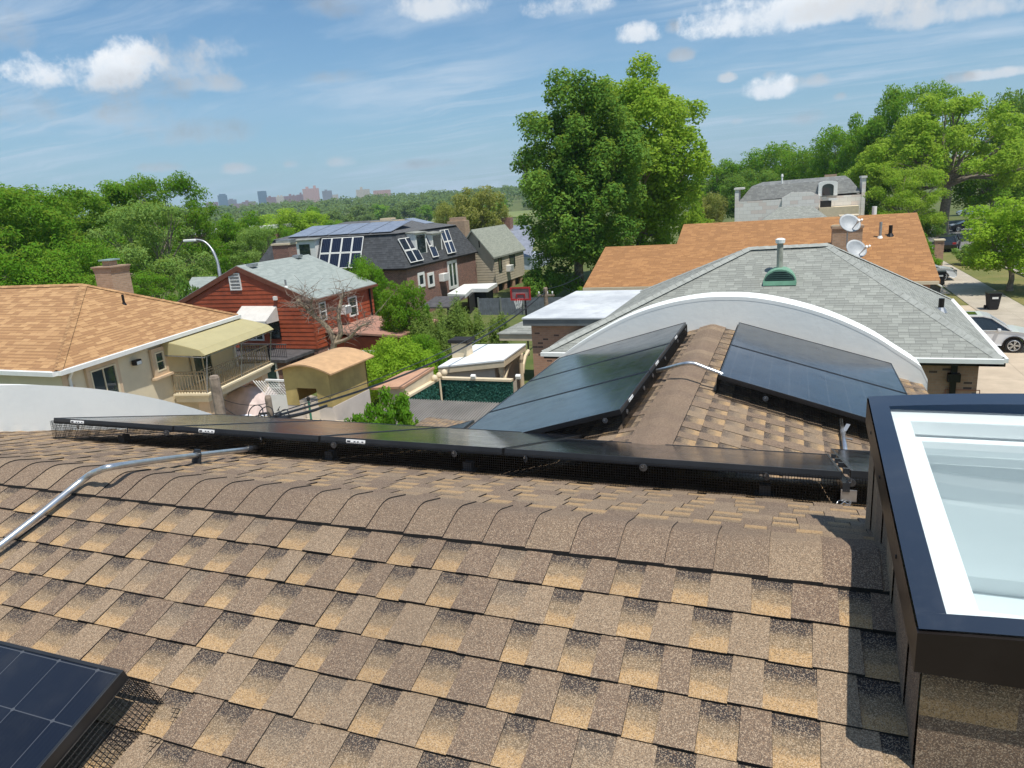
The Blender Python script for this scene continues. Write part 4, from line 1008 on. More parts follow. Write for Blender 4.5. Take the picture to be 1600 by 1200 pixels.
# low addition on the right side
az = -6.15; ax1 = -17.9; ay0, ay1 = 29.9, 34.2
mb = MB(); slab(mb, [(wx1 + .06, ay0 - .2, az + .22), (ax1 + .25, ay0 - .2, az), (ax1 + .25, ay1, az), (wx1 + .06, ay1, az + .22)], .1); mb.build('flat_roof', plain('brown_felt', (.36, .19, .135), .85, var=.12, sc=2, dirt=.12), h)
mb = MB(); mb.box(wx1 + .05, ay0, -7.0, ax1, ay1 - .2, az - .12); siding(mb, lambda z: (wx1 + .05, ax1), -7.0, az - .12, lambda s, z: (s, ay0, z), NY, .215); siding(mb, lambda z: (ay0, ay1 - .2), -7.0, az - .12, lambda s, z: (ax1, s, z), NX, .215); mb.build('wall', M_RED, h)
mb = MB(); mb.box(wx1 + .05, ay0 + .03, G - .6, ax1 - .03, ay1 - .2, -7.005); mb.build('lower_wall', M_BRICK_R, h)
for px in (508, 535): 
    p = at(px, 556, y=ay0); window(h, (p.x, ay0 - .01, -7.55), NY, .85, 1.25, M_TRIM, M_GLASS, .1, (1, 2))
p = at(575, 545, y=ay0); window(h, (p.x, ay0 - .01, -7.35), NY, 1.2, .8, M_TRIM, M_GLASS, .1, (2, 1))
p = at(553, 556, y=ay0); mb = MB(); mb.box(p.x - .35, ay0 - .02, G, p.x + .35, ay0 + .05, -6.95); mb.build('door', M_DARK, h)
# rear cross roof seen left of the gable
a, b, c, d = at(276, 472, y=33), at(300, 433, y=37), at(338, 432, y=37), at(338, 470, y=33)
mb = MB(); mb.quad(a, d, c, b); mb.add([a, b, V((b.x - 1, 40, a.z))], ((0, 1, 2),)); mb.build('roof', M_GREEN_SH, h)
mb = MB(); mb.box(a.x + .3, 33.3, G, d.x, 37, a.z - .05); mb.build('wall', M_RED, h)
# chimney of the next house behind the ridge
p = at(438, 380, y=41); g0 = thing('chimney_stack', 'wide red brick chimney rising behind the red house ridge', 'chimney', (p.x, 41, G))
mb = MB(); q = at(452, 400, y=41); p = at(425, 384, y=41); mb.box(p.x, 41, G, q.x, 41.9, p.z); mb.build('shaft', M_BRICK_R, g0); mb = MB(); mb.box(p.x - .06, 40.94, p.z, q.x + .06, 41.96, p.z + .12); mb.build('cap', M_TAN_TRIM, g0)
mb = MB(); mb.box(p.x + .2, 41.2, p.z + .12, q.x + .1, 41.8, p.z + .16 + .18); mb.build('flue_cover', M_ALU, g0)

# ------------------------------------------------------------------ slate mansard house
h = thing('brick_house', 'dark brick house with a slate mansard roof carrying silver framed solar panels', 'house', (-33, 53, G))
ez, uz = -4.6, -2.07
LX1, LY0, LY1, LX0 = -26.9, 47.1, 60.5, -41.5; UX1, UY0, UY1, UX0 = -28.2, 48.3, 59.0, -39.6
a, b, c, d = V((LX0, LY0, ez)), V((LX1, LY0, ez)), V((LX1, LY1, ez)), V((LX0, LY1, ez))
e, f, g, i_ = V((UX0, UY0, uz)), V((UX1, UY0, uz)), V((UX1, UY1, uz)), V((UX0, UY1, uz))
mb = MB()
for q in ((a, b, f, e), (b, c, g, f), (c, d, i_, g), (d, a, e, i_)): mb.quad(*q)
mb.build('mansard_roof', M_SLATE, h)
mb = MB(); r1, r2 = V((UX0 + 3.5, 53.6, -1.1)), V((UX1 - 3.2, 53.6, -1.1)); ov = .15
e, f, g, i_ = V((UX0 - ov, UY0 - ov, uz)), V((UX1 + ov, UY0 - ov, uz)), V((UX1 + ov, UY1, uz)), V((UX0 - ov, UY1, uz))
mb.quad(e, f, r2, r1); mb.quad(g, i_, r1, r2); mb.add((f, g, r2), ((0, 1, 2),)); mb.add((i_, e, r1), ((0, 1, 2),)); top = mb.build('roof', shingle_far('upper_slate', ((.10, .102, .105), (.13, .133, .135), (.085, .087, .09), (.07, .07, .07)), (.05, .05, .05), R(10), .3, .17, .3), h)
mb = MB(); mb.box(LX0 + .3, LY0 + .25, G - .6, LX1 - .16, LY1 - .3, ez - .14); mb.build('wall', M_BRICK_R, h)
mb = MB(); mb.box(LX0 - .05, LY0 - .05, ez - .13, LX1 + .04, LY1, ez - .005); mb.build('gutter', M_BROWN, h)
p = at(600, 353, y=53); mb = MB(); mb.box(p.x - 1.1, 53, -1.6, p.x + 1.1, 54.2, p.z + .25); co = mb.build('chimney', M_BRICK_R, h)
mb = MB(); mb.box(p.x - 1.25, 52.85, p.z + .25, p.x + 1.25, 54.35, p.z + .42); mb.box(p.x - .5, 53.3, p.z + .42, p.x + .6, 54, p.z + .62); mb.build('cap', M_TAN_TRIM, co)
p = at(716, 388, x=LX1 - .3)
for px, w in ((658, .42), (673, .42)):
    q = at(px, 437, x=LX1 - .16); window(h, (LX1 - .15, q.y, q.z), NX, 1.1, 1.15, M_TRIM, M_GLASS, .22)
q = at(690, 433, x=LX1 - .16); ac_unit(h, (LX1 - .16, q.y, q.z), NX, 1.0, .62, .45)
q = at(707, 427, x=LX1 - .16); window(h, (LX1 - .15, q.y, q.z - .1), NX, 1.8, 2.4, M_TRIM, M_GLASS2, .25, (2, 1), name='balcony_door')
def dormer(root, x, y0_, y1_, z0_, z1_):
    mb = MB(); mb.prism([(x - 1.3, y0_, z1_ + .12), (x, y0_, z1_), (x, y0_, z0_), (x - 1.3, y0_, z0_)], (0, y1_ - y0_, 0)); o = mb.build('dormer', M_TRIM, root)
    mb = MB(); slab(mb, [(x + .15, y0_ - .12, z1_ + .05), (x + .15, y1_ + .12, z1_ + .05), (x - 1.6, y1_ + .12, z1_ + .22), (x - 1.6, y0_ - .12, z1_ + .22)], .07); mb.build('dormer_roof', M_GREY_SH, o)
    mb = MB(); mb.box(x, y0_ + .22, z0_ + .2, x + .02, y1_ - .22, z1_ - .15); mb.build('pane', M_GLASS, o); return o
for px in (658, 683):
    q = at(px, 379, x=-27.3); dormer(h, -27.3, q.y - .9, q.y + .9, q.z - 1.0, q.z + .75)
q = at(478, 392, y=47.6); mb = MB(); mb.prism([(q.x - .9, 47.5, -2.2), (q.x - .9, 47.5, -4.1), (q.x - .9, 49, -4.1), (q.x - .9, 49, -2.1)], (1.9, 0, 0)); o = mb.build('dormer', M_TRIM, h)
mb = MB(); slab(mb, [(q.x - 1.05, 47.35, -2.15), (q.x + 1.15, 47.35, -2.15), (q.x + 1.15, 49, -2.0), (q.x - 1.05, 49, -2.0)], .06); mb.build('dormer_roof', M_GREY_SH, o)
mb = MB(); mb.box(q.x - .5, 47.47, -3.9, q.x + .5, 47.49, -2.5); mb.build('pane', M_GLASS, o)
def silver_panel(label, C, A, B, la, lb):
    C, A, B = V(C), V(A).normalized(), V(B).normalized(); N = A.cross(B).normalized()
    if N.dot(-C) < 0: N = -N
    root = thing('solar_panel', label, 'solar panel', C, 'silver framed panels on the slate roof'); fw = .05; mb = MB()
    def bx(a0, a1, b0, b1): mb.obox(C + A * (a0 + a1) / 2 + B * (b0 + b1) / 2, A * (a1 - a0) / 2, B * (b1 - b0) / 2, N * .03)
    bx(0, la, 0, fw); bx(0, la, lb - fw, lb); bx(0, fw, fw, lb - fw); bx(la - fw, la, fw, lb - fw); mb.build('frame', M_TRIM, root)
    mb = MB(); mb.obox(C + A * la / 2 + B * lb / 2, A * (la / 2 - fw), B * (lb / 2 - fw), N * .012); mb.build('glass', M_CELL_S, root)
NM = (b - a).cross(f - a).normalized(); up = (f - b); up = V((0, UY0 - LY0, uz - ez)).normalized(); OFF = V((0, -.12, .08))
c0 = at(494, 403, y=LY0 + .2); names = ['upper', 'lower']; cols_ = ['leftmost', 'second', 'third', 'rightmost']
x_l, x_r = at(497, 390, y=LY0 + .3).x, at(563, 388, y=LY0 + .3).x; pw = (x_r - x_l) / 4
for r_ in range(2):
    for k_ in range(4):
        C_ = V((x_l + k_ * pw + .01, LY0, ez)) + up * (2.62 - r_ * 1.28) + OFF
        silver_panel(f'{names[r_]} {cols_[k_]} silver framed solar panel of eight on the left slate slope', C_, (1, 0, 0), -up, pw - .03, 1.25)
upx = V((UX1 - LX1, 0, uz - ez)).normalized(); OFX = V((.12, 0, .08))
PX_, NX_ = V((LX1, 0, ez)) + OFX, V((uz - ez, 0, LX1 - UX1))
for tag_, tl, tr, bl, n_ in (('beside the near corner', (621.6, 373.4), (643, 370.5), (642, 411), 2), ('between the dormers', (663, 367), (672, 365), (677, 402.5), 1), ('by the far corner', (687, 360), (700, 358), (700, 397), 2)):
    a_, b_, c_ = on(*tl, PX_, NX_), on(*tr, PX_, NX_), on(*bl, PX_, NX_); w = (b_ - a_).length / n_; hh = (c_ - a_).length / 2; d_ = (c_ - a_).normalized()
    for r_ in range(2):
        for k_ in range(n_):
            silver_panel(f"{names[r_]} {('left ' if k_ == 0 else 'right ') if n_ == 2 else ''}solar panel on the right slate slope {tag_}", a_ + d_ * (hh + .01) * r_ + V((0, w * k_, 0)), (0, 1, 0), d_, w - .02, hh - .02)
n1_ = (f - e).cross(r1 - e).normalized(); n1_ = n1_ if n1_.z > 0 else -n1_
for k_ in range(5):
    x = UX0 + 1.3 + k_ * 1.95; root = tag(MB().obox(V((x + .9, UY0 + 1.9, uz + .36)) + n1_ * .12, (.92, 0, 0), V((0, 1.75, .33)), n1_ * .02).build('solar_panel', M_ROOFPV), f"{['first', 'second', 'third', 'fourth', 'fifth'][k_]} panel from the left, painted with sky sheen, lying flat on the slate house top", 'solar panel', 'flat lying panels on the slate roof')
mb = MB(); y_ = 56; mb.obox((UX1 - 2.0, y_, -1.45), (1.0, 0, -.25), (0, .8, 0), (0, 0, .03)); tag(mb.build('solar_panel', M_ROOFPV), 'tilted panel at the far right end of the slate house top', 'solar panel')
# patio roof with cream parapet between the two houses
h2 = thing('porch', 'low porch with a cream flat roof beside the slate roofed house', 'porch', (-24.6, 55, G))
pz_ = -6.9; q = [at(px, py, z=pz_) for px, py in ((699, 459), (727, 460), (737, 451), (762, 451), (777, 442), (725, 444))]
mb = MB(); mb.prism([(p.x, p.y, p.z - .28) for p in q], (0, 0, .28)); mb.build('roof', M_TRIM, h2)
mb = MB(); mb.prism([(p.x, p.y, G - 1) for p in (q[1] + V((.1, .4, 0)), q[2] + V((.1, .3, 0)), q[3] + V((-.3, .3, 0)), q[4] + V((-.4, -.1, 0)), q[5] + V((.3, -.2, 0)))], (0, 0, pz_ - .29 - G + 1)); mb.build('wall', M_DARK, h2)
# ------------------------------------------------------------------ tan house with gable behind
h = thing('wooden_house', 'tan clapboard house with an olive gable roof and brick ground floor', 'house', (-29, 64, G))
e_ = -5.2; xr = -25.35; y0 = 60.8; rz_ = -2.62; xm = at(738, 359, y=y0).x; hw = xr - xm; y1 = 69
M_TANS = plain('tan_clapboard', (.50, .43, .32), .65, var=.07, sc=2, dirt=.12)
mb = MB(); t = .16; ya = y0 - .3
for s in (-1, 1):
    xe = xm + s * hw; mb.prism([(xm, ya, rz_), (xe, ya, e_), (xe, ya, e_ - t), (xm, ya, rz_ - t)], (0, y1 - ya, 0))
mb.build('roof', M_OLIVE_SH, h)
mb = MB(); zl = -7.75; w1 = xr - .12; w0 = xm - hw + .12
def gz(x): return rz_ - (rz_ - e_) * abs(x - xm) / hw - .17
mb.prism([(w0, y0, zl), (w1, y0, zl), (w1, y0, gz(w1)), (xm, y0, gz(xm)), (w0, y0, gz(w0))], (0, y1 - y0 - .4, 0))
def rng2(z):
    if z <= gz(w1): return w0, w1
    k_ = (rz_ - .17 - z) / (rz_ - e_) * hw; return xm - max(0, k_), xm + max(0, k_)
siding(mb, rng2, zl, gz(xm), lambda s, z: (s, y0, z), NY, .24); siding(mb, lambda z: (y0, y1 - .4), zl, gz(w1), lambda s, z: (w1, s, z), NX, .24); mb.build('wall', M_TANS, h)
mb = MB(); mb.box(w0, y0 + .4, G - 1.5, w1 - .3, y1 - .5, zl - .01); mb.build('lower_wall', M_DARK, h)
for k_ in range(4):
    mb = MB(); y_ = y0 + .05 + k_ * 2.2; mb.box(w1 - .7, y_, G - 1.5, w1 - .05, y_ + .65, zl - .01); mb.build('brick_pier', M_BRICK_T, h)
p = at(729, 419, y=y0); window(h, (p.x, y0 - .02, p.z), NY, .95, 1.35, M_TANS, M_GLASS, .06)
for px, py, w, hh in ((781, 413, .8, 1.3), (800, 407, 1.4, 1.2)):
    p = at(px, py, x=w1); window(h, (w1 + .02, p.y, p.z), NX, w, hh, M_BROWN, M_GLASS, .06)
p = at(793, 419, x=w1); ac_unit(h, (w1, p.y, p.z), NX, .8, .6, .5)
p = on(749, 385, (xm, 0, rz_), (rz_ - e_, 0, hw)); pipe_vent(h, p, .06, .5, M_BROWN)
p = at(713, 352, y=66); mb = MB(); mb.box(p.x - 1, 66, e_, p.x + .9, 67.2, p.z + .4); mb.box(p.x - .8, 66.2, p.z + .4, p.x + .7, 67, p.z + .75); mb.build('chimney', M_BRICK_Y, h)
# bluish roof behind the tall trees
h = thing('house', 'house with a bluish panelled roof half hidden by the tall dark tree', 'house', (-26, 82, G))
a, b, c, d = at(748, 372, y=80), at(830, 400, y=80), at(840, 352, y=86), at(782, 352, y=86)
mb = MB(); mb.quad(a, b, c, d); mb.build('roof', M_ROOFPV, h); mb = MB(); mb.box(a.x + .5, 80.3, G - 1, b.x, 88, b.z - .1); mb.build('wall', plain('blue_siding', (.42, .47, .55), .7), h)
p = at(790, 348, y=84); mb = MB(); mb.box(p.x - .5, 84, -6, p.x + .6, 85, p.z + .6); mb.build('chimney', M_BRICK_R, h)

# ------------------------------------------------------------------ cream house on the left
h = thing('stucco_house', 'cream stucco house with a tan hip roof and railed balcony on the left', 'house', (-27, 18.6, G))
M_CREAM = plain('cream_stucco', (.72, .62, .43), .85, var=.06, sc=1.3, dirt=.12, bmp=.003)
M_CREAM_T = plain('peach_trim', (.62, .46, .30), .75, var=.06, dirt=.1)
A, B = V((-19.8, 13.85, -4)), V((-21.63, 23.4, -4)); C, D = V((-36, 23.4, -4)), V((-36, 13.9, -4)); R1, R2 = V((-24.3, 18.75, -2.05)), V((-29.5, 18.75, -2.05))
mb = MB(); mb.quad(D, A, R1, R2); mb.quad(B, C, R2, R1); mb.add((A, B, R1), ((0, 1, 2),)); mb.add((C, D, R2), ((0, 1, 2),)); ro = mb.build('roof', M_TAN_SH, h)
mb = MB()
for a, b in ((R1, A), (R1, B), (R1, R2)):
    n = max(3, int((b - a).length / .25)); s = (b - a).cross(V((0, 0, 1))).normalized() * .14
    for i in range(n):
        p, q = a + (b - a) * (i / n), a + (b - a) * ((i + 1) / n); z0_, z1_ = V((0, 0, .022)), V((0, 0, .026)); dn = V((0, 0, -.05))
        mb.add([p + s + dn + z0_, p + z0_ * 2, p - s + dn + z0_, q + s + dn + z1_, q + z1_ * 2, q - s + dn + z1_], [(0, 1, 4, 3), (1, 2, 5, 4)])
mb.build('hip_cap', M_TAN_SH, ro)
ab = (B - A).normalized(); nab = V((ab.y, -ab.x, 0))
mb = MB()
for p, q, n in ((D, A, V((0, -1, 0))), (A, B, nab)): mb.bar(p + n * .07 + V((0, 0, -.06)), q + n * .07 + V((0, 0, -.06)), .14, .13)
mb.build('gutter', M_TRIM, h)
wa, wb = A - nab * .24 + V((0, .3, 0)), B - nab * .24
mb = MB(); mb.prism([(wa.x, wa.y, G), (wb.x, wb.y - .3, G), (-35.6, 23.1, G), (-35.6, wa.y, G)], (0, 0, -4.08 - G)); mb.build('wall', M_CREAM, h)
def onw(px, py, off=0.0): return on(px, py, wa + nab * off, nab)
mb = MB(); z_ = V((0, 0, 1))
for i in range(9):                                       # quoins at the corner
    zc = -4.35 - i * .42; l_ = .42 if i % 2 else .26
    mb.obox(wa + ab * (l_ / 2 + .0) + nab * .012 + z_ * (zc - wa.z), ab * l_ / 2, z_ * .19, nab * .014)
mb.build('quoin', M_CREAM_T, h)
def wwin(tl, br, mull, sill, w=None, hh=None):
    p, q = onw(*tl), onw(*br); c = (p + q) / 2; w = w or (q - p).dot(ab); hh = hh or p.z - q.z
    window(h, c + nab * .02, (nab.x, nab.y), w + .3, hh + .3, M_CREAM_T, M_DARK, .14, (1, 1), sill, 'window_surround', .06)
    window(h, c + nab * .04, (nab.x, nab.y), w, hh, M_CREAM, M_GLASS, .05, mull, 0, 'window', .05)
wwin((141, 585), (183, 612), (2, 1), 0, 1.1, 1.05); wwin((238, 552), (257, 577), (1, 2), .12)
p = onw(210, 566); t_ = thing('wall_lamp', 'dark wall lamp between the windows of the cream house', 'lamp', p)
mb = MB(); mb.obox(p + nab * .09, ab * .15, z_ * .09, nab * .09); mb.build('housing', M_BROWN, t_, bevel=.02); mb = MB(); mb.obox(p + nab * .185 - z_ * .02, ab * .11, z_ * .055, nab * .006); mb.build('lens', M_TRIM, t_)
# balcony
SZ = -6.12; c0 = onw(272, 612); c0.z = SZ; pc = at(320, 617, z=SZ); pd = at(425, 582, z=SZ)
dep = (pc - c0).dot(nab); s0 = (c0 - wa).dot(ab); s1 = s0 + 4.6
def bp(s, d_, z): return V((wa.x, wa.y, 0)) + ab * s + nab * d_ + V((0, 0, z))
dep = max(.9, min(1.6, dep))
mb = MB(); q4 = lambda d0, d1, z0_, z1_, e0=0.0: mb.prism([bp(s0 - e0, d0, z0_), bp(s1 + e0, d0, z0_), bp(s1 + e0, d1, z0_), bp(s0 - e0, d1, z0_)], (0, 0, z1_ - z0_))
q4(0, dep, SZ - .16, SZ - .07); q4(0, dep + .07, SZ - .07, SZ, .07); q4(0, dep - .06, SZ - .34, SZ - .16, -.03)
bal = mb.build('balcony', M_CREAM, h)
mb = MB(); RH = .80; zt = SZ + RH
def rail(pa, pb, n):
    mb.bar(pa + z_ * RH, pb + z_ * RH, .05, .035); mb.bar(pa + z_ * .1, pb + z_ * .1, .03, .03); mb.bar(pa + z_ * (RH - .12), pb + z_ * (RH - .12), .02, .02)
    for i in range(n + 1):
        p = pa + (pb - pa) * (i / n); mb.bar(p + z_ * .02, p + z_ * (RH - (.0 if i % 9 == 0 else .02)), .035 if i % 9 == 0 else .016, up=(1, 0, 0))
rail(bp(s0, .05, SZ), bp(s0, dep - .05, SZ), 11); rail(bp(s0, dep - .05, SZ), bp(s1, dep - .05, SZ), 36); rail(bp(s1, dep - .05, SZ), bp(s1, .05, SZ), 11)
mb.build('railing', plain('tan_painted_iron', (.33, .25, .15), .5, var=.15), bal)
for s in (s0 + .35, s1 - .45):
    mb = MB(); c_ = bp(s, dep - .35, 0); mb.obox(c_ + z_ * ((G + SZ - .34) / 2), ab * .22, nab * .22, z_ * ((SZ - .34 - G) / 2)); mb.build('pillar', M_CREAM_T, bal)
p = bp(s0 + 1.9, .03, -5.15); window(h, p, (nab.x, nab.y), 1.25, 1.85, M_CREAM, M_GLASS2, .07, (2, 1), name='balcony_door')
# canvas awning over it
M_CANVAS = plain('yellow_canvas', (.58, .53, .30), .8, var=.05, sc=2, dirt=.06); nt = M_CANVAS.node_tree
tr_ = nt.nodes.new('ShaderNodeBsdfTranslucent'); tr_.inputs[0].default_value = (.75, .62, .25, 1); mx_ = nt.nodes.new('ShaderNodeMixShader'); mx_.inputs[0].default_value = .35
nt.links.new(nt.nodes['Principled BSDF'].outputs[0], mx_.inputs[1]); nt.links.new(tr_.outputs[0], mx_.inputs[2]); nt.links.new(mx_.outputs[0], nt.nodes['Material Output'].inputs[0])
o0, o1 = at(320, 547, z=-4.72), at(421, 514, z=-4.72); i0, i1 = onw(258, 535), onw(372, 497)
iz = -4.14; i0, i1 = bp(s0 - .2, .03, iz), bp(s1 + .1, .03, iz); od = dep + .25
mb = MB(); nseg = 8; top = []
for k_ in range(nseg + 1):
    t = k_ / nseg; d_ = .03 + (od - .03) * (t ** .9 if k_ < nseg else 1); zz_ = iz - .36 * t - (.13 if k_ == nseg else 0) - .05 * t * t
    top.append((d_ + (.03 if k_ == nseg else 0), zz_))
for (d0, z0_), (d1, z1_) in zip(top[:-1], top[1:]): mb.quad(bp(s0 - .2, d0, z0_), bp(s1 + .1, d0, z0_), bp(s1 + .1, d1, z1_), bp(s0 - .2, d1, z1_))
for s in (s0 - .2, s1 + .1): mb.poly([bp(s, d, z) for d, z in top] + [bp(s, od, top[-1][1] - .02), bp(s, .03, iz - .48)])
o = mb.build('awning', M_CANVAS, h); o.modifiers.new('s', 'SOLIDIFY').thickness = .012
mb = MB()
zb_ = top[-1][1] - .06
mb.bar(bp(s0 - .2, od - .02, zb_), bp(s1 + .1, od - .02, zb_), .03); mb.bar(bp(s0 - .2, .03, iz - .5), bp(s0 - .2, od, zb_ - .02), .03)
for s in (s0, s0 + 2.3, s1): mb.bar(bp(s, dep - .05, SZ), bp(s, od - .05, zb_), .03, up=(1, 0, 0))
mb.build('awning_frame', M_ALU, h)
for p_, h_ in ((wa + ab * .25 + nab * .05, -4.1), (wb - ab * .35 + nab * .05, -4.1)):
    mb = MB(); mb.tube([V((p_.x, p_.y, G)), V((p_.x, p_.y, h_ - .25)), V((p_.x, p_.y, h_)) + nab * .16], .045, 8); mb.build('downspout', M_TRIM, h)
# chimney and vent
p = at(158, 432, y=22.2); g0 = None
mb = MB(); w = .48; cx, cy = p.x, 22.3; zc = at(158, 419, y=22.2).z
mb.box(cx - w, cy, -4.2, cx + w, cy + .95, zc - .25); mb.prism([(cx - w, cy, zc - .25), (cx + w, cy, zc - .25), (cx + w + .1, cy, zc), (cx - w - .1, cy, zc)], (0, .95, 0)); mb.box(cx - w - .1, cy - .06, zc, cx + w + .1, cy + 1.0, zc + .05); mb.box(cx - .2, cy + .25, zc + .05, cx + .2, cy + .65, zc + .26)
co = mb.build('chimney', M_BRICK_Y, h); mb = MB(); mb.box(cx - .3, cy + .15, zc + .27, cx + .3, cy + .75, zc + .33); mb.build('cap', plain('verdigris', (.25, .36, .33), .6), co)
nr_ = (B - A).cross(R1 - A).normalized(); nr_ = nr_ if nr_.z > 0 else -nr_
p = on(194, 475, A, nr_); pipe_vent(h, p, .045, .35, M_BROWN, M_BROWN)

# ------------------------------------------------------------------ back yards
M_PLY = plain('yellowed_plywood', (.44, .33, .12), .75, var=.18, sc=1.4, dirt=.15)
h = thing('shed', 'plywood garden shed with a curved tan roof in the yard', 'shed', (-15.2, 19.5, G))
sy0, sy1 = 18.4, 20.6; sx0, sx1 = at(443, 590, y=sy0).x, at(513, 590, y=sy0).x; zt = at(470, 567, y=sy0).z; ze_ = at(513, 584, y=sy0).z; zmid = at(480, 634, y=sy0).z
arc = [(sx0 - .15 + (sx1 - sx0 + .4) * t, ze_ - .02 + (zt - ze_) * math.sin(math.pi * (.12 + .82 * t)) * 1.05) for t in np.linspace(0, 1, 16)]
mb = MB(); mb.prism([(x, sy0 - .2, z) for x, z in arc] + [(x, sy0 - .2, z - .05) for x, z in reversed(arc)], (0, sy1 - sy0 + .4, 0)); mb.build('roof', plain('tan_roll_roofing', (.50, .31, .16), .9, var=.12, sc=3, dirt=.1), h)
def arcz(x): return float(np.interp(x, [a[0] for a in arc], [a[1] for a in arc])) - .06
xm1, xm2 = sx0 + (sx1 - sx0) * .26, sx0 + (sx1 - sx0) * .70
mb = MB()
mb.prism([(sx0, sy0, zmid), (xm1, sy0, zmid), (xm1, sy0, arcz(xm1)), (sx0, sy0, arcz(sx0))], (0, .05, 0)); mb.prism([(xm2, sy0, zmid), (sx1, sy0, zmid), (sx1, sy0, arcz(sx1)), (xm2, sy0, arcz(xm2))], (0, .05, 0))
mb.prism([(xm1, sy0, zmid + .6), (xm2, sy0, zmid + .6), (xm2, sy0, arcz(xm2)), ((xm1 + xm2) / 2, sy0, arcz((xm1 + xm2) / 2)), (xm1, sy0, arcz(xm1))], (0, .05, 0)); mb.build('front_boards', M_PLY, h)
mb = MB(); mb.prism([(sx1 - .05, sy0 + .06, zmid), (sx1 - .05, sy1, zmid), (sx1 - .05, sy1, arcz(sx1)), (sx1 - .05, sy0 + .06, arcz(sx1))], (.05, 0, 0)); mb.box(sx0, sy0 + .06, zmid, sx0 + .05, sy1, arcz(sx0)); mb.box(sx0, sy1 - .05, G, sx1, sy1 + .01, zmid + 1.0); mb.build('side_boards', M_PLY, h)
mb = MB(); mb.box(sx0, sy0 + .01, G, xm1 + .1, sy0 + .2, zmid - .01); mb.box(xm2, sy0 + .01, G, sx1 + .02, sy1, zmid - .01); mb.build('base_wall', plain('pinkish_render', (.60, .53, .47), .85, var=.08, sc=1.5, dirt=.2), h)
g0 = thing('smoker_grill', 'dark smoker grill standing in the shed opening', 'barbecue', ((xm1 + xm2) / 2, sy0 - .1, G))
mb = MB(); cx = (xm1 + xm2) / 2 - .1; mb.lathe((cx, sy0 - .15, G + 1.05), [(.05, 0), (.3, .06), (.33, .35), (.28, .58), (.08, .70)], 14); mb.build('barrel', M_ALU, g0, True); mb = MB()
for a in (-.2, .2):
    for b in (-.18, .18): mb.bar((cx + a, sy0 - .15 + b, G), (cx + a * .7, sy0 - .15 + b * .7, G + 1.1), .035)
mb.build('stand', M_BLACK, g0)
# fence with artificial hedge
M_HEDGE = plain('hedge_backing', (.018, .10, .075), .9, var=.5, sc=9)
gy = 23.4; hx0, hx1, hz = at(688, 592, y=gy).x, -9.45, at(760, 594, y=gy).z
h = thing('hedge_fence', 'fence covered in bluish green artificial hedge around the neighbouring yard', 'fence', (-11, gy, G))
mb = MB(); mb.box(hx0, gy + .02, G, hx1, gy + .1, hz - .02); mb.box(hx0 - .08, 19.6, G, hx0, gy + .1, hz - .02); mb.build('panel', M_HEDGE, h)
def leaf_quads(P, Nn, size, seed, asp=.55, jit=.7):
    """one leaf shaped face per point, facing roughly along its normal"""
    g = np.random.default_rng(seed); n = len(P)
    Nn = Nn + g.normal(size=(n, 3)) * jit; Nn /= np.linalg.norm(Nn, axis=1)[:, None] + 1e-9
    a = np.cross(Nn, g.normal(size=(n, 3))); a /= np.linalg.norm(a, axis=1)[:, None] + 1e-9; b = np.cross(Nn, a)
    s = size * g.uniform(.6, 1.35, n)[:, None]
    v = np.stack([P - a * s * .5, P + b * s * asp * .5 - a * s * .05 + Nn * s * .08, P + a * s * .5, P - b * s * asp * .5 - a * s * .05 + Nn * s * .08], 1).reshape(-1, 3)
    return v
def np_mesh(name, v, mat_, per=4, root=None):
    me = bpy.data.meshes.new(name); n = len(v) // per
    me.vertices.add(len(v)); me.vertices.foreach_set('co', v.astype(np.float32).ravel())
    me.loops.add(len(v)); me.loops.foreach_set('vertex_index', np.arange(len(v), dtype=np.int32))
    me.polygons.add(n); me.polygons.foreach_set('loop_start', np.arange(0, len(v), per, dtype=np.int32)); me.polygons.foreach_set('loop_total', np.full(n, per, np.int32))
    me.materials.append(mat_); me.update(calc_edges=True)
    o = bpy.data.objects.new(name, me); COL.objects.link(o)
    if root is not None: o.parent = root
    return o
def foliage(name, a, b, c, trans=.35):
    m = bpy.data.materials.new(name); m.use_nodes = True; nt = m.node_tree; bs = nt.nodes['Principled BSDF']
    g = nt.nodes.new('ShaderNodeNewGeometry'); rp = S(nt, g.outputs['Random Per Island']); p = S(nt, g.outputs['Position'])
    oi = nd(nt, 'ShaderNodeObjectInfo', out=5)
    col = mix(nt, rp, a, b); col = mix(nt, noise(nt, p, .45, 4, .6).ss(.42, .68) * .75, col, c)
    col = mix(nt, oi * .35, col, tuple(x * .55 for x in a))
    nt.links.new(col.k, bs.inputs['Base Color']); bs.inputs['Roughness'].default_value = .7; bs.inputs['Specular IOR Level'].default_value = .08
    tr = nt.nodes.new('ShaderNodeBsdfTranslucent'); tc = mix(nt, .5, col, (.5, .62, .07)); nt.links.new(tc.k, tr.inputs[0])
    mx = nt.nodes.new('ShaderNodeMixShader'); mx.inputs[0].default_value = trans
    nt.links.new(bs.outputs[0], mx.inputs[1]); nt.links.new(tr.outputs[0], mx.inputs[2]); nt.links.new(mx.outputs[0], nt.nodes['Material Output'].inputs[0])
    return m
L_DARK = foliage('dark_leaves', (.07, .175, .028), (.12, .255, .038), (.23, .39, .07), .42)
L_MID = foliage('green_leaves', (.085, .235, .014), (.14, .33, .02), (.24, .42, .04), .45)
L_FEATH = foliage('feathery_leaves', (.10, .255, .018), (.16, .355, .028), (.26, .43, .05), .45)
L_PALE = foliage('pale_leaves', (.17, .31, .07), (.24, .39, .09), (.32, .45, .13), .4)
L_BRIGHT = foliage('bright_leaves', (.20, .36, .03), (.29, .47, .045), (.38, .52, .07), .5)
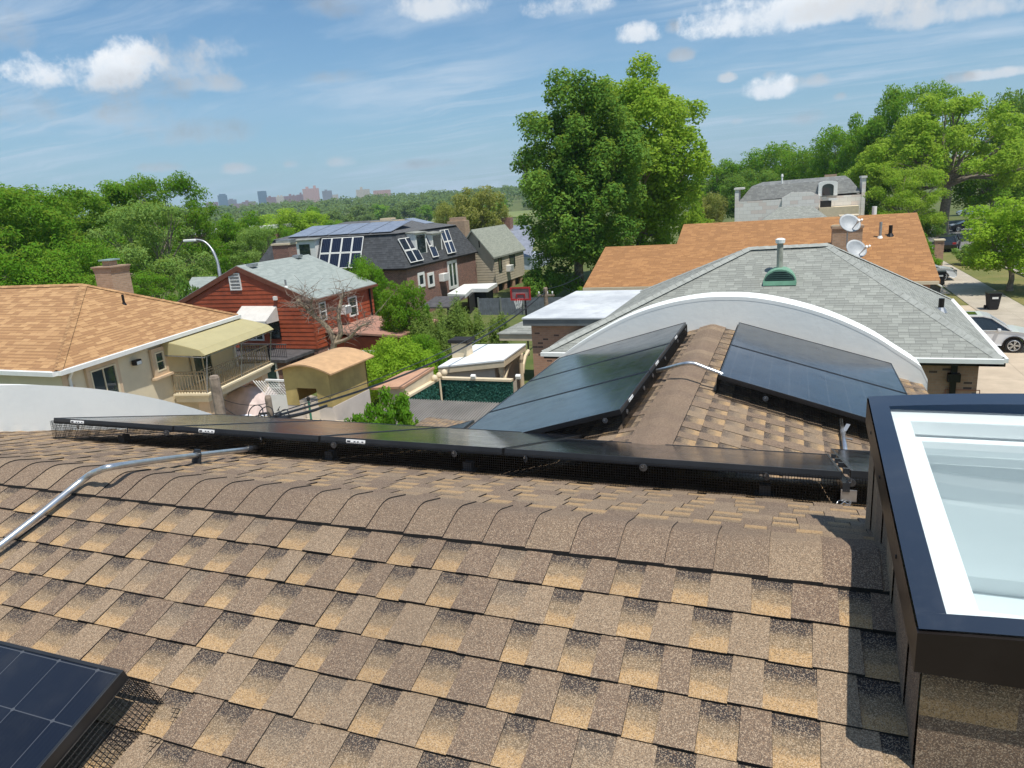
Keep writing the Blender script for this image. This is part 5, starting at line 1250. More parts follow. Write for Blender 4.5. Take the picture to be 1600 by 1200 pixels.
L_YELL = foliage('yellowing_leaves', (.24, .27, .07), (.35, .36, .10), (.44, .41, .14), .4)
L_JUN = foliage('juniper_needles', (.15, .25, .055), (.24, .34, .07), (.33, .38, .10), .3)
L_LIME = foliage('lime_leaves', (.24, .44, .03), (.34, .56, .045), (.40, .60, .06), .5)
L_HEDGE = foliage('artificial_hedge', (.028, .115, .092), (.04, .145, .115), (.06, .18, .14), .15)
L_FAR = foliage('distant_leaves', (.11, .19, .06), (.17, .26, .08), (.23, .31, .11), .3)
M_BARK = plain('bark', (.23, .19, .15), .95, var=.35, sc=4, bmp=.02)
M_BARK_P = plain('pale_bark', (.36, .29, .20), .9, var=.3, sc=5, bmp=.01)
g_ = np.random.default_rng(3); n = 6500; P = np.stack([g_.uniform(hx0, hx1, n), np.full(n, gy - .02), g_.uniform(G, hz - .05, n)], 1); v1 = leaf_quads(P, np.tile([0, -1, .3], (n, 1)), .085, 4)
n = 5000; P = np.stack([np.full(n, hx0 + .03), g_.uniform(19.6, gy, n), g_.uniform(G, hz - .05, n)], 1); v2 = leaf_quads(P, np.tile([1, 0, .3], (n, 1)), .085, 5)
np_mesh('leaves', np.concatenate([v1, v2]) - np.array(h.location), L_HEDGE, 4, h)
mb = MB(); mb.box(hx0 - .1, gy - .06, hz - .02, hx1, gy + .16, hz + .06); mb.box(hx0 - .14, 19.6, hz - .02, hx0 + .05, gy - .06, hz + .06); mb.build('coping', M_TAN_TRIM, h)
# pool house with white roof
h = thing('pool_house', 'small cream pool house with a bright white sloping roof', 'shed', (-12, 27, G))
Af = at(684, 573, y=25.0); Bf = at(787, 562, y=25.0); nP = V((-(Bf.z - Af.z) / (Bf.x - Af.x), 0, 1)).normalized()
Cf, Df = on(822, 537, Af, nP), on(742, 538, Af, nP)
mb = MB(); slab(mb, [Af, Bf, Cf, Df], .06); mb.build('roof', plain('white_membrane', (.80, .82, .81), .55, var=.04, dirt=.06), h)
mb = MB(); mb.prism([Af + V((0, .02, -.065)), Bf + V((0, .02, -.065)), Bf + V((0, .02, -.3)), Af + V((0, .02, -.3))], (0, .1, 0)); mb.prism([Bf + V((-.1, .12, -.065)), Cf + V((-.1, 0, -.065)), Cf + V((-.1, 0, -.3)), Bf + V((-.1, .12, -.3))], (.08, 0, 0)); mb.build('fascia', M_TAN_TRIM, h)
mb = MB(); mb.prism([(Af.x + .15, 25.2, G), (Bf.x - .5, 25.2, G), (Bf.x - .5, 25.2, Bf.z - .25), (Af.x + .15, 25.2, Af.z - .12)], (0, 3.0, 0)); mb.build('wall', plain('greige_render', (.47, .43, .37), .85, var=.06), h)
for i, y_ in enumerate((25.25, 27.4)):
    mb = MB(); xx = Bf.x - .22; mb.lathe((xx, y_, G), [(.13, 0), (.1, .1), (.09, 1.7), (.13, 1.85), (.13, Bf.z - .32 - G)], 10)
    mb.tube([(xx, y_ + .1, G + 1.2), (xx, y_ + .25, G + 1.55), (xx, y_ + .55, G + 1.85), (xx, y_ + 1.0, G + 1.98)], .09, 6); mb.build('scroll_column', M_TAN_TRIM, h)
p = on(723, 556, Af, nP); mb = MB(); mb.box(p.x - .35, p.y - .3, p.z - .1, p.x + .35, p.y + .3, p.z + .62); ch = mb.build('chimney', M_TAN_TRIM, h); mb = MB(); mb.box(p.x - .45, p.y - .4, p.z + .62, p.x + .45, p.y + .4, p.z + .76); mb.build('cap', M_DARK, ch)
# lean-to with brown roof
h = thing('lean_to', 'lean-to with a tan felt roof beside the green hedge fence', 'shed', (-13.2, 21.5, G))
xr_ = hx0 - .12; a, b = at(630, 604, x=xr_), at(679, 573, x=xr_); c, d = at(579, 607, y=a.y), at(632, 579, y=b.y)
c.z = d.z = (c.z + d.z) / 2
mb = MB(); slab(mb, [c, a, b, d], .08); mb.build('roof', plain('tan_felt', (.47, .27, .17), .9, var=.12, sc=2, dirt=.1), h)
mb = MB(); mb.prism([(a.x - .1, a.y + .15, G), (b.x - .1, b.y - .1, G), (b.x - .1, b.y - .1, b.z - .1), (a.x - .1, a.y + .15, a.z - .1)], (.08, 0, 0)); mb.prism([(c.x + .2, a.y + .15, G), (a.x - .1, a.y + .15, G), (a.x - .1, a.y + .15, a.z - .1), (c.x + .2, a.y + .15, c.z - .1)], (0, .1, 0)); mb.build('wall', plain('cream_boards', (.58, .50, .36), .8, var=.08, dirt=.1), h)
# ribbed patio roof
h = thing('patio_cover', 'grey ribbed metal patio roof below the wing panels', 'patio roof', (-9.5, 16, G))
a, b, c = at(632, 624, z=-5.9), at(790, 628, z=-5.9), at(574, 664, z=-6.15); sl_ = (a.z - c.z) / (a.y - c.y)
x0, x1 = c.x - .05, b.x + .3; ya, yb = 11.5, a.y
mb = MB(); nr = 46
for i in range(nr):
    xa = x0 + (x1 - x0) * i / nr; w = (x1 - x0) / nr
    pr = [(0, 0), (.3, 0), (.42, .035), (.72, .035), (.84, 0), (1, 0)]
    for (u0, h0), (u1, h1) in zip(pr[:-1], pr[1:]):
        mb.quad((xa + w * u0, ya, a.z + sl_ * (ya - yb) + h0), (xa + w * u1, ya, a.z + sl_ * (ya - yb) + h1), (xa + w * u1, yb, a.z + h1), (xa + w * u0, yb, a.z + h0))
mb.build('roof_sheet', plain('grey_ribbed_metal', (.19, .175, .155), .6, var=.15, sc=1.2, dirt=.2), h)
mb = MB()
for x in (x0 + .2, (x0 + x1) / 2, x1 - .2): mb.box(x - .06, yb - .3, G, x + .06, yb - .18, a.z - .06)
mb.build('post', M_TRIM, h)
p = at(598, 655, z=-5.95); t = thing('stove_pipe', 'rusty round pipe collar on the ribbed patio roof', 'pipe', p); mb = MB(); mb.lathe(p - V((0, 0, .25)), [(.17, 0), (.17, .33), (.15, .33), (.15, .05)], 14); mb.build('collar', plain('rusty_iron', (.07, .03, .02), .8), t)
# low cream wall and things along it
h = thing('garden_wall', 'low cream rendered wall in front of the plywood shed', 'wall', (-15, 16, G))
a, b = at(440, 672, z=-7.0), at(580, 668, z=-7.0); mb = MB(); mb.box(a.x - 1.5, a.y, G, b.x + 1.5, a.y + .35, -6.75); mb.build('render', M_CREAM, h); mb = MB(); mb.box(a.x - 1.52, a.y - .03, -6.75, b.x + 1.5, a.y + .38, -6.68); mb.build('coping', M_TAN_TRIM, h)
p = at(482, 626, y=a.y - .1); t = thing('pole', 'thin green garden pole by the low cream wall', 'pole', (p.x, p.y, G)); mb = MB(); mb.tube([(p.x, p.y, G), p], .035, 8); mb.build('shaft', plain('green_paint', (.05, .20, .12), .5), t); mb = MB(); mb.lathe(p, [(.05, 0), (.055, .1), (.02, .14)], 8); mb.build('knob', M_DARK, t)
h = thing('lattice_fence', 'white lattice topped fence left of the plywood shed', 'fence', (-17.5, 20.5, G)); a, b = at(428, 596, y=20.8), at(444, 594, y=20.8)
mb = MB(); zt = a.z; mb.box(a.x - .3, 20.8, G, b.x + .2, 20.86, zt - .55); mb.build('panel', M_TRIM, h); mb = MB()
for i in range(14):
    x = a.x - .5 + i * .13
    for s in (-1, 1): mb.bar((x, 20.82, zt - .55), (x + s * .5, 20.82, zt), .03, .015)
mb.box(a.x - .4, 20.79, zt, b.x + .3, 20.88, zt + .07); mb.build('lattice', M_TRIM, h)
def draped(name, label, cat, c, rx, ry, hgt, mat_, seed):
    mb = MB(); r_ = random.Random(seed); n = 12; vs = []; c = V(c)
    for i in range(n + 1):
        for j in range(n + 1):
            x, y = i / n * 2 - 1, j / n * 2 - 1; d_ = min(1, max(abs(x), abs(y)))
            vs.append(c + V((x * rx, y * ry, hgt * (1 - d_ ** 3) + r_.uniform(-.06, .06) * hgt)))
    mb.add(vs, [(i * (n + 1) + j, (i + 1) * (n + 1) + j, (i + 1) * (n + 1) + j + 1, i * (n + 1) + j + 1) for i in range(n) for j in range(n)])
    return tag(mb.build(name, mat_, None, True), label, cat)
p = at(388, 618, z=-7.3); draped('tarpaulin', 'pale pink sheet draped over goods under the balcony', 'tarpaulin', (p.x, p.y, G), 1.3, 1.2, 1.6, plain('pink_sheet', (.62, .50, .46), .8), 1)
p = at(385, 652, z=-7.9); draped('tarpaulin', 'bluish white plastic sheet on the ground below the balcony', 'tarpaulin', (p.x, p.y, G), 1.0, .9, .7, plain('bluish_sheet', (.60, .63, .70), .5), 2)
def bicycle(label, c, ang):
    c = V(c); root = thing('bicycle', label, 'bicycle', c, 'bicycles by the cream wall'); d = V((math.cos(ang), math.sin(ang), 0)); z = V((0, 0, 1)); n = d.cross(z)
    for s in (-.52, .52):
        w = c + d * s + z * .34; mb = MB(); mb.tube([w + (d * math.cos(t) + z * math.sin(t)) * .33 for t in np.linspace(0, 2 * math.pi, 22)], .022, 6); o = mb.build('wheel', M_BLACK, root)
        sp_ = MB(); [sp_.bar(w, w + (d * math.cos(t) + z * math.sin(t)) * .32, .005) for t in np.linspace(0, 2 * math.pi, 12, endpoint=False)]; sp_.build('spokes', M_STEEL, o)
    a, b, e, f = c + d * -.52 + z * .34, c + d * -.1 + z * .32, c + d * -.18 + z * .78, c + d * .36 + z * .8; mb = MB()
    for p, q in ((a, b), (a, e), (b, e), (b, f), (e, f), (f, c + d * .52 + z * .34)): mb.tube([p, q], .017, 6)
    mb.build('frame', M_ALU, root); mb = MB(); mb.obox(e + z * .1, d * .13, n * .06, z * .03); mb.tube([e, e + z * .1], .014, 6); mb.build('saddle', M_BLACK, root)
    mb = MB(); mb.tube([f, f + z * .2], .014, 6); mb.tube([f + z * .2 - n * .28, f + z * .2, f + z * .2 + n * .28], .014, 6); mb.build('handlebar', M_BLACK, root)
p = at(452, 668, z=-7.6); bicycle('bicycle leaning by the low cream wall under the cable clump', (p.x - .3, p.y - .6, -7.75), .5)
# poles and cables
def wood_pole(label, top, r=.13):
    root = thing('wooden_pole', label, 'pole', (top.x, top.y, G)); mb = MB(); mb.tube([(top.x, top.y, G), (top.x, top.y, top.z - .06), top], [r * 1.15, r, r * .75], 10); mb.build('shaft', M_WOOD, root); return root
pt = at(334, 587, d=17.2); o = wood_pole('weathered wooden pole standing in front of the cream balcony', pt, .125)
p2 = at(418, 618, d=18.5); o2 = wood_pole('short dark wooden post right of the balcony pillar', p2, .085)
p3 = at(852, 449, y=37.8); o3 = wood_pole('thin utility pole behind the flat silver roof', p3, .12)
mb = MB(); mb.box(p3.x - .5, p3.y - .05, p3.z - .5, p3.x + .5, p3.y + .05, p3.z - .4); mb.build('crossarm', M_WOOD, o3)
for s in (-.4, .1, .4): mb = MB(); mb.lathe((p3.x + s, p3.y, p3.z - .4), [(.03, 0), (.05, .08), (.04, .16), (.01, .18)], 8); mb.build('insulator', M_TRIM, o3)
def cable(label, pts, r):
    o = MB().tube(curve(pts, 8), r, 6).build('cable', M_BLACK); return tag(o, label, 'cable', 'overhead cables')
p1 = at(424, 652, d=18.3)
def sag(a, b, s, n=7): return [a + (b - a) * t - V((0, 0, s * 4 * t * (1 - t))) for t in np.linspace(0, 1, n)]
cable('thick black overhead cable bundle rising from the yard to the utility pole', sag(p1, p3 - V((0, 0, .25)), .75), .035)
cable('thin upper wire running beside the thick overhead cable bundle', sag(p1 + V((.1, 0, .1)), p3 - V((0, 0, .1)), .60), .014)
cable('short wire from the utility pole to the tall dark tree', sag(p3 - V((0, 0, .1)), at(912, 428, y=44), .15), .02)
cable('slack wire from the wooden pole towards the short post', sag(pt - V((0, 0, .55)), p2 - V((0, 0, .2)), .12), .009)
cable('lower slack wire from the wooden pole towards the yard', sag(pt - V((0, 0, .7)), p1, .25), .009)
t = thing('cable_clump', 'tangled clump of coiled black cables above the low cream wall', 'cables', p1); mb = MB(); r_ = random.Random(4)
for i in range(7):
    c = p1 + V((r_.uniform(-.5, .5), r_.uniform(-.2, .2), r_.uniform(-.25, .12))); R_ = r_.uniform(.1, .24); mb.tube([c + V((R_ * math.cos(a), R_ * .4 * math.sin(a * 1.2), R_ * math.sin(a))) for a in np.linspace(0, 6.3, 18)], .014, 5)
mb.tube(sag(p1 + V((-.6, 0, -.1)), p1 + V((1.25, .7, .16)), .1), [.03, .05, .06, .05, .045, .04, .034], 8); mb.build('coil', M_BLACK, t)
def globe_lamp(label, top, zb):
    root = thing('garden_lamp', label, 'lamp post', (top.x, top.y, zb)); mb = MB(); mb.lathe((top.x, top.y, zb), [(.09, 0), (.05, .2), (.04, 1), (.045, top.z - zb)], 8); mb.build('post', M_TAN_TRIM, root)
    for a in range(3):
        c = top + V((.22 * math.cos(a * 2.1), .22 * math.sin(a * 2.1), .05 if a else .22)); mb = MB(); mb.lathe(c - V((0, 0, .11)), [(.03, 0), (.1, .05), (.13, .13), (.09, .23), (.02, .27)], 10); mb.build('globe', M_TAN_TRIM, root, True)
globe_lamp('three globed cream garden lamp at the corner of the green hedge fence', at(687, 592, y=gy - .3), G)
for px, lab in ((741, 'small flood lamp on the coping of the green hedge fence, left one'), (811, 'small flood lamp on the coping of the green hedge fence, by the brick wall')):
    p = at(px, 592, y=gy); t = thing('flood_lamp', lab, 'lamp', p); mb = MB(); mb.obox(p + V((0, -.06, .1)), (.09, 0, 0), (0, .05, .03), (0, -.03, .06)); mb.build('head', M_TRIM, t); mb = MB(); mb.tube([p + V((0, 0, -.02)), p + V((0, 0, .08))], .02, 6); mb.build('stem', M_TRIM, t)
# basketball hoop
M_REDP = plain('red_paint', (.45, .03, .03), .5)
c = at(813, 459, y=35.6); t = thing('basketball_hoop', 'red basketball backboard on a pole by the grey fence', 'basketball hoop', (c.x + .15, 35.8, G))
mb = MB(); mb.tube([(c.x + .15, 35.9, G), (c.x + .15, 35.9, c.z - .2)], .05, 8); mb.bar((c.x + .15, 35.9, c.z - .2), (c.x + .1, 35.65, c.z), .05); mb.build('pole', M_BLACK, t)
mb = MB(); w, hh = .58, .36
for (a, b, d, e) in ((-w, w, hh - .09, hh), (-w, w, -hh, -hh + .09), (-w, -w + .09, -hh + .09, hh - .09), (w - .09, w, -hh + .09, hh - .09), (-.26, .26, -.05, 0), (-.26, -.2, -.2, -.05), (.2, .26, -.2, -.05)): mb.box(c.x + a, 35.6, c.z + d, c.x + b, 35.64, c.z + e)
mb.build('backboard_frame', M_REDP, t); mb = MB(); mb.box(c.x - w + .05, 35.645, c.z - hh + .05, c.x + w - .05, 35.66, c.z + hh - .05); mb.build('backboard', plain('smoky_acrylic', (.30, .20, .20), .2), t)
mb = MB(); mb.tube([(c.x - .05 + .23 * math.cos(a), 35.35 + .23 * math.sin(a), c.z - hh + .06) for a in np.linspace(0, 6.283, 16)], .012, 5); mb.build('rim', M_REDP, t)
mb = MB()
for a in np.linspace(0, 6.283, 13):
    for s in (-.3, .3): mb.bar((c.x - .05 + .23 * math.cos(a), 35.35 + .23 * math.sin(a), c.z - hh + .05), (c.x - .05 + .13 * math.cos(a + s), 35.35 + .13 * math.sin(a + s), c.z - hh - .4), .012)
mb.build('net', M_TRIM, t)
h = thing('fence', 'long grey board fence behind the basketball hoop', 'fence', (-17, 49, G)); a, b = at(766, 466, y=49), at(905, 456, y=49)
M_FGREY = plain('grey_fence_boards', (.15, .165, .19), .75, var=.2, sc=3); mb = MB()
n = 60
for i in range(n): x = a.x - 1 + (b.x - a.x + 4) * i / n; mb.box(x, 49, G - .5, x + (b.x - a.x + 4) / n - .012, 49.03, a.z)
mb.build('boards', M_FGREY, h)
for i in range(7): x = a.x - 1 + i * (b.x - a.x + 4) / 6; mb = MB(); mb.box(x - .05, 48.93, G - .5, x + .05, 49.0, a.z + .08); mb.build('post', M_ALU, h)
h = thing('pergola', 'dark slatted pergola roof left of the basketball fence', 'pergola', (-22, 43, G)); a, b = at(655, 480, y=42), at(702, 474, y=42)
mb = MB(); mb.prism([(a.x, 42, a.z), (b.x, 42, a.z), (b.x, 44.5, a.z + .35), (a.x, 44.5, a.z + .35)], (0, 0, -.1)); mb.build('roof', M_DECK, h); mb = MB()
for x in (a.x + .2, b.x - .2): mb.box(x - .06, 42.1, G - .5, x + .06, 42.22, a.z - .1)
mb.build('post', M_DECK, h)
# street lamp and the long building behind the left trees
d_ = 50; pts = [at(px, py, d=d_) for px, py in ((345, 442), (341, 415), (337, 402), (330, 388), (320, 378), (310, 375), (305, 375))]
t = thing('street_lamp', 'curved silver street lamp rising behind the red house gable', 'street lamp', (pts[0].x, pts[0].y, G)); mb = MB(); mb.tube([(pts[0].x, pts[0].y, G)] + curve(pts, 4), [.13] * 5 + [.10] * 8 + [.07] * 13, 8); mb.build('pole', M_ALU, t, True)
mb = MB(); e = pts[-1]; mb.obox(e - V((.45, 0, .02)), (.55, 0, 0), (0, .16, 0), (0, 0, .09)); mb.build('lamp_head', M_TRIM, t, bevel=.05)
h = thing('row_building', 'long brown brick building with pale windows seen through the left trees', 'building', (-80, 78, G)); yb = 80; a, b = at(150, 376, y=yb), at(345, 357, y=yb)
mb = MB(); mb.box(a.x - 10, yb, G - 1, b.x + 3, yb + 12, a.z); mb.build('wall', M_BRICK_R, h); mb = MB(); mb.box(a.x - 10.2, yb - .35, a.z, b.x + 3.2, yb + 12, a.z + .55); mb.build('cornice', M_TRIM, h)
for i in range(16): x = a.x - 2 + i * 2.9; window(h, (x, yb - .02, a.z - 3.4), NY, 1.9, 1.9, M_TAN_TRIM, M_DARK, .16, (2, 2))

# ------------------------------------------------------------------ cars and bins
M_TYRE = plain('tyre_rubber', (.02, .02, .02), .85)
def carpaint(name, c):
    m, nt, b = new(name, .28, 0, .5); setc(nt, b, c); b.inputs['Coat Weight'].default_value = .8; b.inputs['Coat Roughness'].default_value = .04; return m
P_WHITE, P_BLACK, P_SILVER = carpaint('white_car_paint', (.72, .74, .75)), carpaint('black_car_paint', (.012, .012, .015)), carpaint('silver_car_paint', (.45, .47, .50))
M_CARGL = glassy('car_glass', (.02, .028, .032), .05)
def car(name, label, loc, rot, paint, suv=True, L=4.6, Wd=1.84):
    root = thing(name, label, 'car', (0, 0, 0)); Hh = 1.68 if suv else 1.45; k = L / 4.6
    low = [(-2.25, .42), (-2.28, .75), (-2.15, 1.0), (-1.3, 1.04), (.75, 1.04), (1.55, .98), (2.05, .86), (2.26, .66), (2.27, .4), (2.1, .24), (-2.1, .24)]
    wheels = (-1.36, 1.36)
    mb = MB(); prof = []
    for x, z in low: prof.append((x * k, z))
    bot = prof[-2:]; prof = prof[:-2]
    under = [(2.1 * k, .24)]
    for wx in reversed(wheels):
        under += [((wx + .42 * math.cos(t)) * k, .34 + .42 * max(0, math.sin(t)) if True else 0) for t in np.linspace(-.2, math.pi + .2, 9)]
    under += [(-2.1 * k, .24)]
    prof = prof + under
    secs = [(-Wd / 2 + .05, .97), (-Wd / 2, 1.0), (Wd / 2, 1.0), (Wd / 2 - .05, .97)]
    n = len(prof); vs = []
    for y, s in secs: vs += [(x * (1 if abs(y) > Wd / 2 - .01 else .985), y, .55 + (z - .55) * s) for x, z in prof]
    fs = [(j * n + i, j * n + (i + 1) % n, (j + 1) * n + (i + 1) % n, (j + 1) * n + i) for j in range(3) for i in range(n)] + [tuple(range(n - 1, -1, -1)), tuple(range(3 * n, 4 * n))]
    mb.add(vs, fs); mb.build('body', paint, root, bevel=.04)
    cab = [(-2.05, 1.0), (-1.85, Hh - .16), (-1.5, Hh - .03), (.1, Hh - .02), (.45, Hh - .10), (1.25, 1.02)] if suv else [(-1.75, 1.0), (-1.15, Hh - .12), (-.8, Hh - .04), (.1, Hh - .02), (.4, Hh - .08), (1.2, 1.0)]
    def cabin(inset, z0=0.0, y=Wd / 2 - .07, pts=cab): 
        a = [(x * k, -y + (z - 1) * .32 - inset, z) for x, z in pts]; b = [(x * k, y - (z - 1) * .32 + inset, z) for x, z in pts]; return a, b
    mb = MB(); a, b = cabin(-.02); n = len(a); mb.add(a + b, [tuple(range(n)), tuple(range(2 * n - 1, n - 1, -1))] + [(i, n + i, n + (i + 1) % n, (i + 1) % n) for i in range(n)]); mb.build('windows', M_CARGL, root)
    mb = MB(); a, b = cabin(.006)
    for i in (1, 2, 3): mb.prism([a[i], a[i + 1] if i < 3 else a[4], b[i + 1] if i < 3 else b[4], b[i]], (0, 0, .03))
    for sd in (a, b):
        for i, j in ((0, 1), (4, 5)): mb.bar(sd[i], sd[j], .09, .05)
        for i, j in ((1, 2), (2, 3), (3, 4)): mb.bar(sd[i], sd[j], .06, .06)
        s = -1 if sd is a else 1
        for xm_ in (-.45, -1.45 if suv else -1.2): mb.bar((xm_ * k, s * (Wd / 2 - .065), 1.0), (xm_ * k + .04, s * (Wd / 2 - .065 - .2), Hh - .06), .07, .04)
    mb.build('roof', paint, root)
    for wx in wheels:
        for s in (-1, 1):
            mb = MB(); c = (wx * k, s * (Wd / 2 - .22), .35); mb.lathe(c, [(.2, 0), (.34, .0), (.355, .05), (.355, .17), (.33, .225), (.22, .225)], 22, 0, (0, s, 0)); o = mb.build('wheel', M_TYRE, root)
            mb = MB(); c2 = V((wx * k, s * (Wd / 2 + .005), .35)); mb.tube([c2 + V((.235 * math.cos(t), 0, .235 * math.sin(t))) for t in np.linspace(0, 6.283, 22)], .02, 6)
            for q in range(5):
                t = q * 1.2566; mb.bar(c2 + V((0, 0, 0)), c2 + V((.23 * math.cos(t - .12), 0, .23 * math.sin(t - .12))), .045, .03); mb.bar(c2, c2 + V((.23 * math.cos(t + .2), 0, .23 * math.sin(t + .2))), .045, .03)
            mb.lathe(c2 - V((0, s * .1, 0)), [(.22, 0), (.21, .005)], 20, 0, (0, s, 0)); mb.build('rim', M_STEEL, o)
    for s in (-1, 1):
        mb = MB(); mb.obox((2.13 * k, s * .68, .78), (.12, 0, -.02), (0, .2, 0), (.0, 0, .07)); mb.build('headlight', M_GLASS, root, bevel=.03)
        mb = MB(); mb.obox((-2.2 * k, s * .72, .88), (.06, 0, 0), (0, .16, 0), (0, 0, .1)); mb.build('tail_light', M_REDP, root, bevel=.02)
        mb = MB(); mb.obox((.72 * k, s * (Wd / 2 + .07), 1.08), (.07, 0, 0), (0, .1, 0), (0, 0, .07)); mb.build('mirror', paint, root, bevel=.03)
        if suv:
            mb = MB()
            for wx in wheels: mb.tube([((wx + .43 * math.cos(t)) * k, s * (Wd / 2 + .005), .34 + .43 * math.sin(t)) for t in np.linspace(-.1, math.pi + .1, 12)], .035, 6)
            mb.build('wheel_arch', M_BROWN, root)
    mb = MB(); mb.box(2.2 * k, -.6, .42, 2.29 * k, .6, .62); mb.build('grille', M_DARK, root)
    if suv: mb = MB(); mb.prism([(-.9, -.4, Hh + .012), (-.1, -.4, Hh + .014), (-.1, .4, Hh + .014), (-.9, .4, Hh + .012)], (0, 0, .006)); mb.build('sunroof', M_CARGL, root)
    root.location = loc; root.rotation_euler = (0, 0, rot); return root
w = at(1582, 551, z=G); car('parked_car', 'white sport utility car parked on the driveway beyond the grey roof', (w.x - 1.30, w.y + .9, G), R(-4), P_WHITE)
p = at(1463, 440, z=G); car('parked_car', 'white sedan parked on the lawn side beside the orange roof', (p.x - .9, p.y + 1.0, G), R(0), P_WHITE, False)
p = at(1481, 391, z=G); car('parked_car', 'black car on the shaded street left of the big trunk', (p.x, p.y, G), R(75), P_BLACK, True)
p = at(1513, 361, z=G); car('parked_car', 'black sedan parked across the street right of the big trunk', (p.x, p.y + .5, G), R(185), P_BLACK, False)
p = at(1517, 331, z=G); car('parked_car', 'distant white sport utility car beyond the street trees', (p.x, p.y, terrain(p.x, p.y)), R(180), P_WHITE)
def bin_(label, px, py, rot):
    p = at(px, py, z=G); root = thing('wheeled_bin', label, 'bin', (0, 0, 0), 'black wheeled bins by the sidewalk'); mb = MB()
    mb.add([(-.24, -.27, .06), (.24, -.27, .06), (.24, .27, .06), (-.24, .27, .06), (-.33, -.36, 1.0), (.33, -.36, 1.0), (.33, .38, 1.0), (-.33, .38, 1.0)], [(0, 3, 2, 1), (4, 5, 6, 7), (0, 1, 5, 4), (1, 2, 6, 5), (2, 3, 7, 6), (3, 0, 4, 7)]); mb.build('body', M_TYRE, root, bevel=.02)
    mb = MB(); mb.prism([(-.36, -.40, 1.0), (.36, -.40, 1.0), (.36, .40, 1.0), (-.36, .40, 1.0)], (0, 0, .07)); mb.bar((-.3, .44, 1.02), (.3, .44, 1.02), .04); mb.build('lid', M_BLACK, root, bevel=.02)
    for s in (-1, 1): mb = MB(); mb.lathe((s * .27, .3, .13), [(.13, 0), (.13, .06)], 14, 0, (s, 0, 0)); mb.build('wheel', M_TYRE, root)
    mb = MB(); mb.box(-.16, -.352, .70, .16, -.342, .82); mb.build('panel', M_TRIM, root)
    root.location = p; root.rotation_euler = (0, 0, rot)
bin_('black wheeled bin on the sidewalk edge above the white car', 1550, 484, .1); bin_('black wheeled bin next to the white sedan and dark ramp', 1468, 446, -.1)
t = thing('gate_pillar', 'brick gate pillar at the garden edge by the sidewalk', 'pillar', V(at(1464, 417, z=G))); p = at(1464, 417, z=G); mb = MB(); mb.box(p.x - .35, p.y - .35, G, p.x + .35, p.y + .35, G + 2.3); mb.build('shaft', M_BRICK_T, t); mb = MB(); mb.box(p.x - .42, p.y - .42, G + 2.3, p.x + .42, p.y + .42, G + 2.42); mb.build('cap', M_TAN_TRIM, t)
p = at(1442, 446, z=-7.4); h = thing('ramp_wall', 'dark sloping garage ramp roof with a white edge below the orange roof', 'ramp', (p.x, p.y, G))
a, b, c, d = at(1441, 432, z=-6.9), at(1470, 448, z=-7.9), at(1440, 449, z=-7.9), at(1425, 446, z=-7.6)
mb = MB(); mb.prism([(a.x, a.y, a.z), (b.x, b.y, b.z), (b.x, b.y, G), (a.x - .3, a.y, G)], (-1.6, 0, 0)); mb.build('roof', M_DECK, h); mb = MB(); mb.bar((a.x + .05, a.y, a.z), (b.x + .05, b.y, b.z), .16, .1); mb.build('edge_trim', M_TRIM, h)

# ------------------------------------------------------------------ trees
def shell_points(blobs, n, seed, depth=.4, upbias=.0, flatb=0.0):
    g = np.random.default_rng(seed); B = np.array(blobs, float); area = (B[:, 3] * B[:, 4] + B[:, 3] * B[:, 5] + B[:, 4] * B[:, 5]) ** 1.0
    k = g.choice(len(B), n, p=area / area.sum()); d = g.normal(size=(n, 3)); d[:, 2] += upbias; d /= np.linalg.norm(d, axis=1)[:, None]
    rr = 1 - depth * g.random(n) ** 1.6
    lump = 1 + .16 * np.sin(d[:, 0] * 7 + k) * np.sin(d[:, 1] * 6 + k * 2) + .1 * np.sin(d[:, 2] * 9 + k)
    P = B[k, :3] + d * B[k, 3:6] * (rr * lump)[:, None]
    return P, d / B[k, 3:6] * B[k, 3:6].mean(1)[:, None]
def tree_proto(name, blobs, n, leaf, H, trunk_r, forks, seed, mat_, bark=None, depth=.45, jit=.75, asp=.55, up=.25, limbs=10, crown_z=None, bend=.06):
    r_ = random.Random(seed); root = bpy.data.objects.new('tree', None); COL.objects.link(root); root['proto'] = name
    P, N = shell_points(blobs, n, seed, depth, up); N[:, 2] += .55
    o = np_mesh('crown', leaf_quads(P, N, leaf, seed + 1, asp, jit), mat_, 4, root)
    mb = MB(); fz = forks
    pts = [V((0, 0, -.4))]
    for i in range(1, 5): pts.append(V((r_.uniform(-bend, bend) * i, r_.uniform(-bend, bend) * i, fz * i / 4)))
    mb.tube(pts, [trunk_r * 1.5, trunk_r * 1.05, trunk_r * .95, trunk_r * .9, trunk_r * .82], 9)
    order = sorted(blobs, key=lambda b: r_.random())[:limbs]
    for b in order:
        t = r_.uniform(.75, 1.0); s = pts[-1] * t + pts[-2] * (1 - t); e = V(b[:3]); m_ = s.lerp(e, .5) + V((r_.uniform(-.5, .5), r_.uniform(-.5, .5), r_.uniform(-.2, .7))) * trunk_r * 2
        L = (e - s).length; q = curve([s, s.lerp(m_, .5) + V((0, 0, .05 * L)), m_, e], 4); n_ = len(q)
        mb.tube(q, [trunk_r * (.55 * (1 - i / (n_ - 1)) + .06) for i in range(n_)], 6, cap=False)
        for j in range(3):
            i0 = n_ // 2 + r_.randrange(n_ // 2 - 1); s2 = V(q[i0]); e2 = V(b[:3]) + V((r_.uniform(-1, 1) * b[3], r_.uniform(-1, 1) * b[4], r_.uniform(-.3, .8) * b[5])) * .85
            mb.tube([s2, s2.lerp(e2, .5) + V((0, 0, .1)), e2], [trunk_r * .22, trunk_r * .13, trunk_r * .04], 5, cap=False)
    mb.build('trunk', bark or M_BARK, root)
    return root
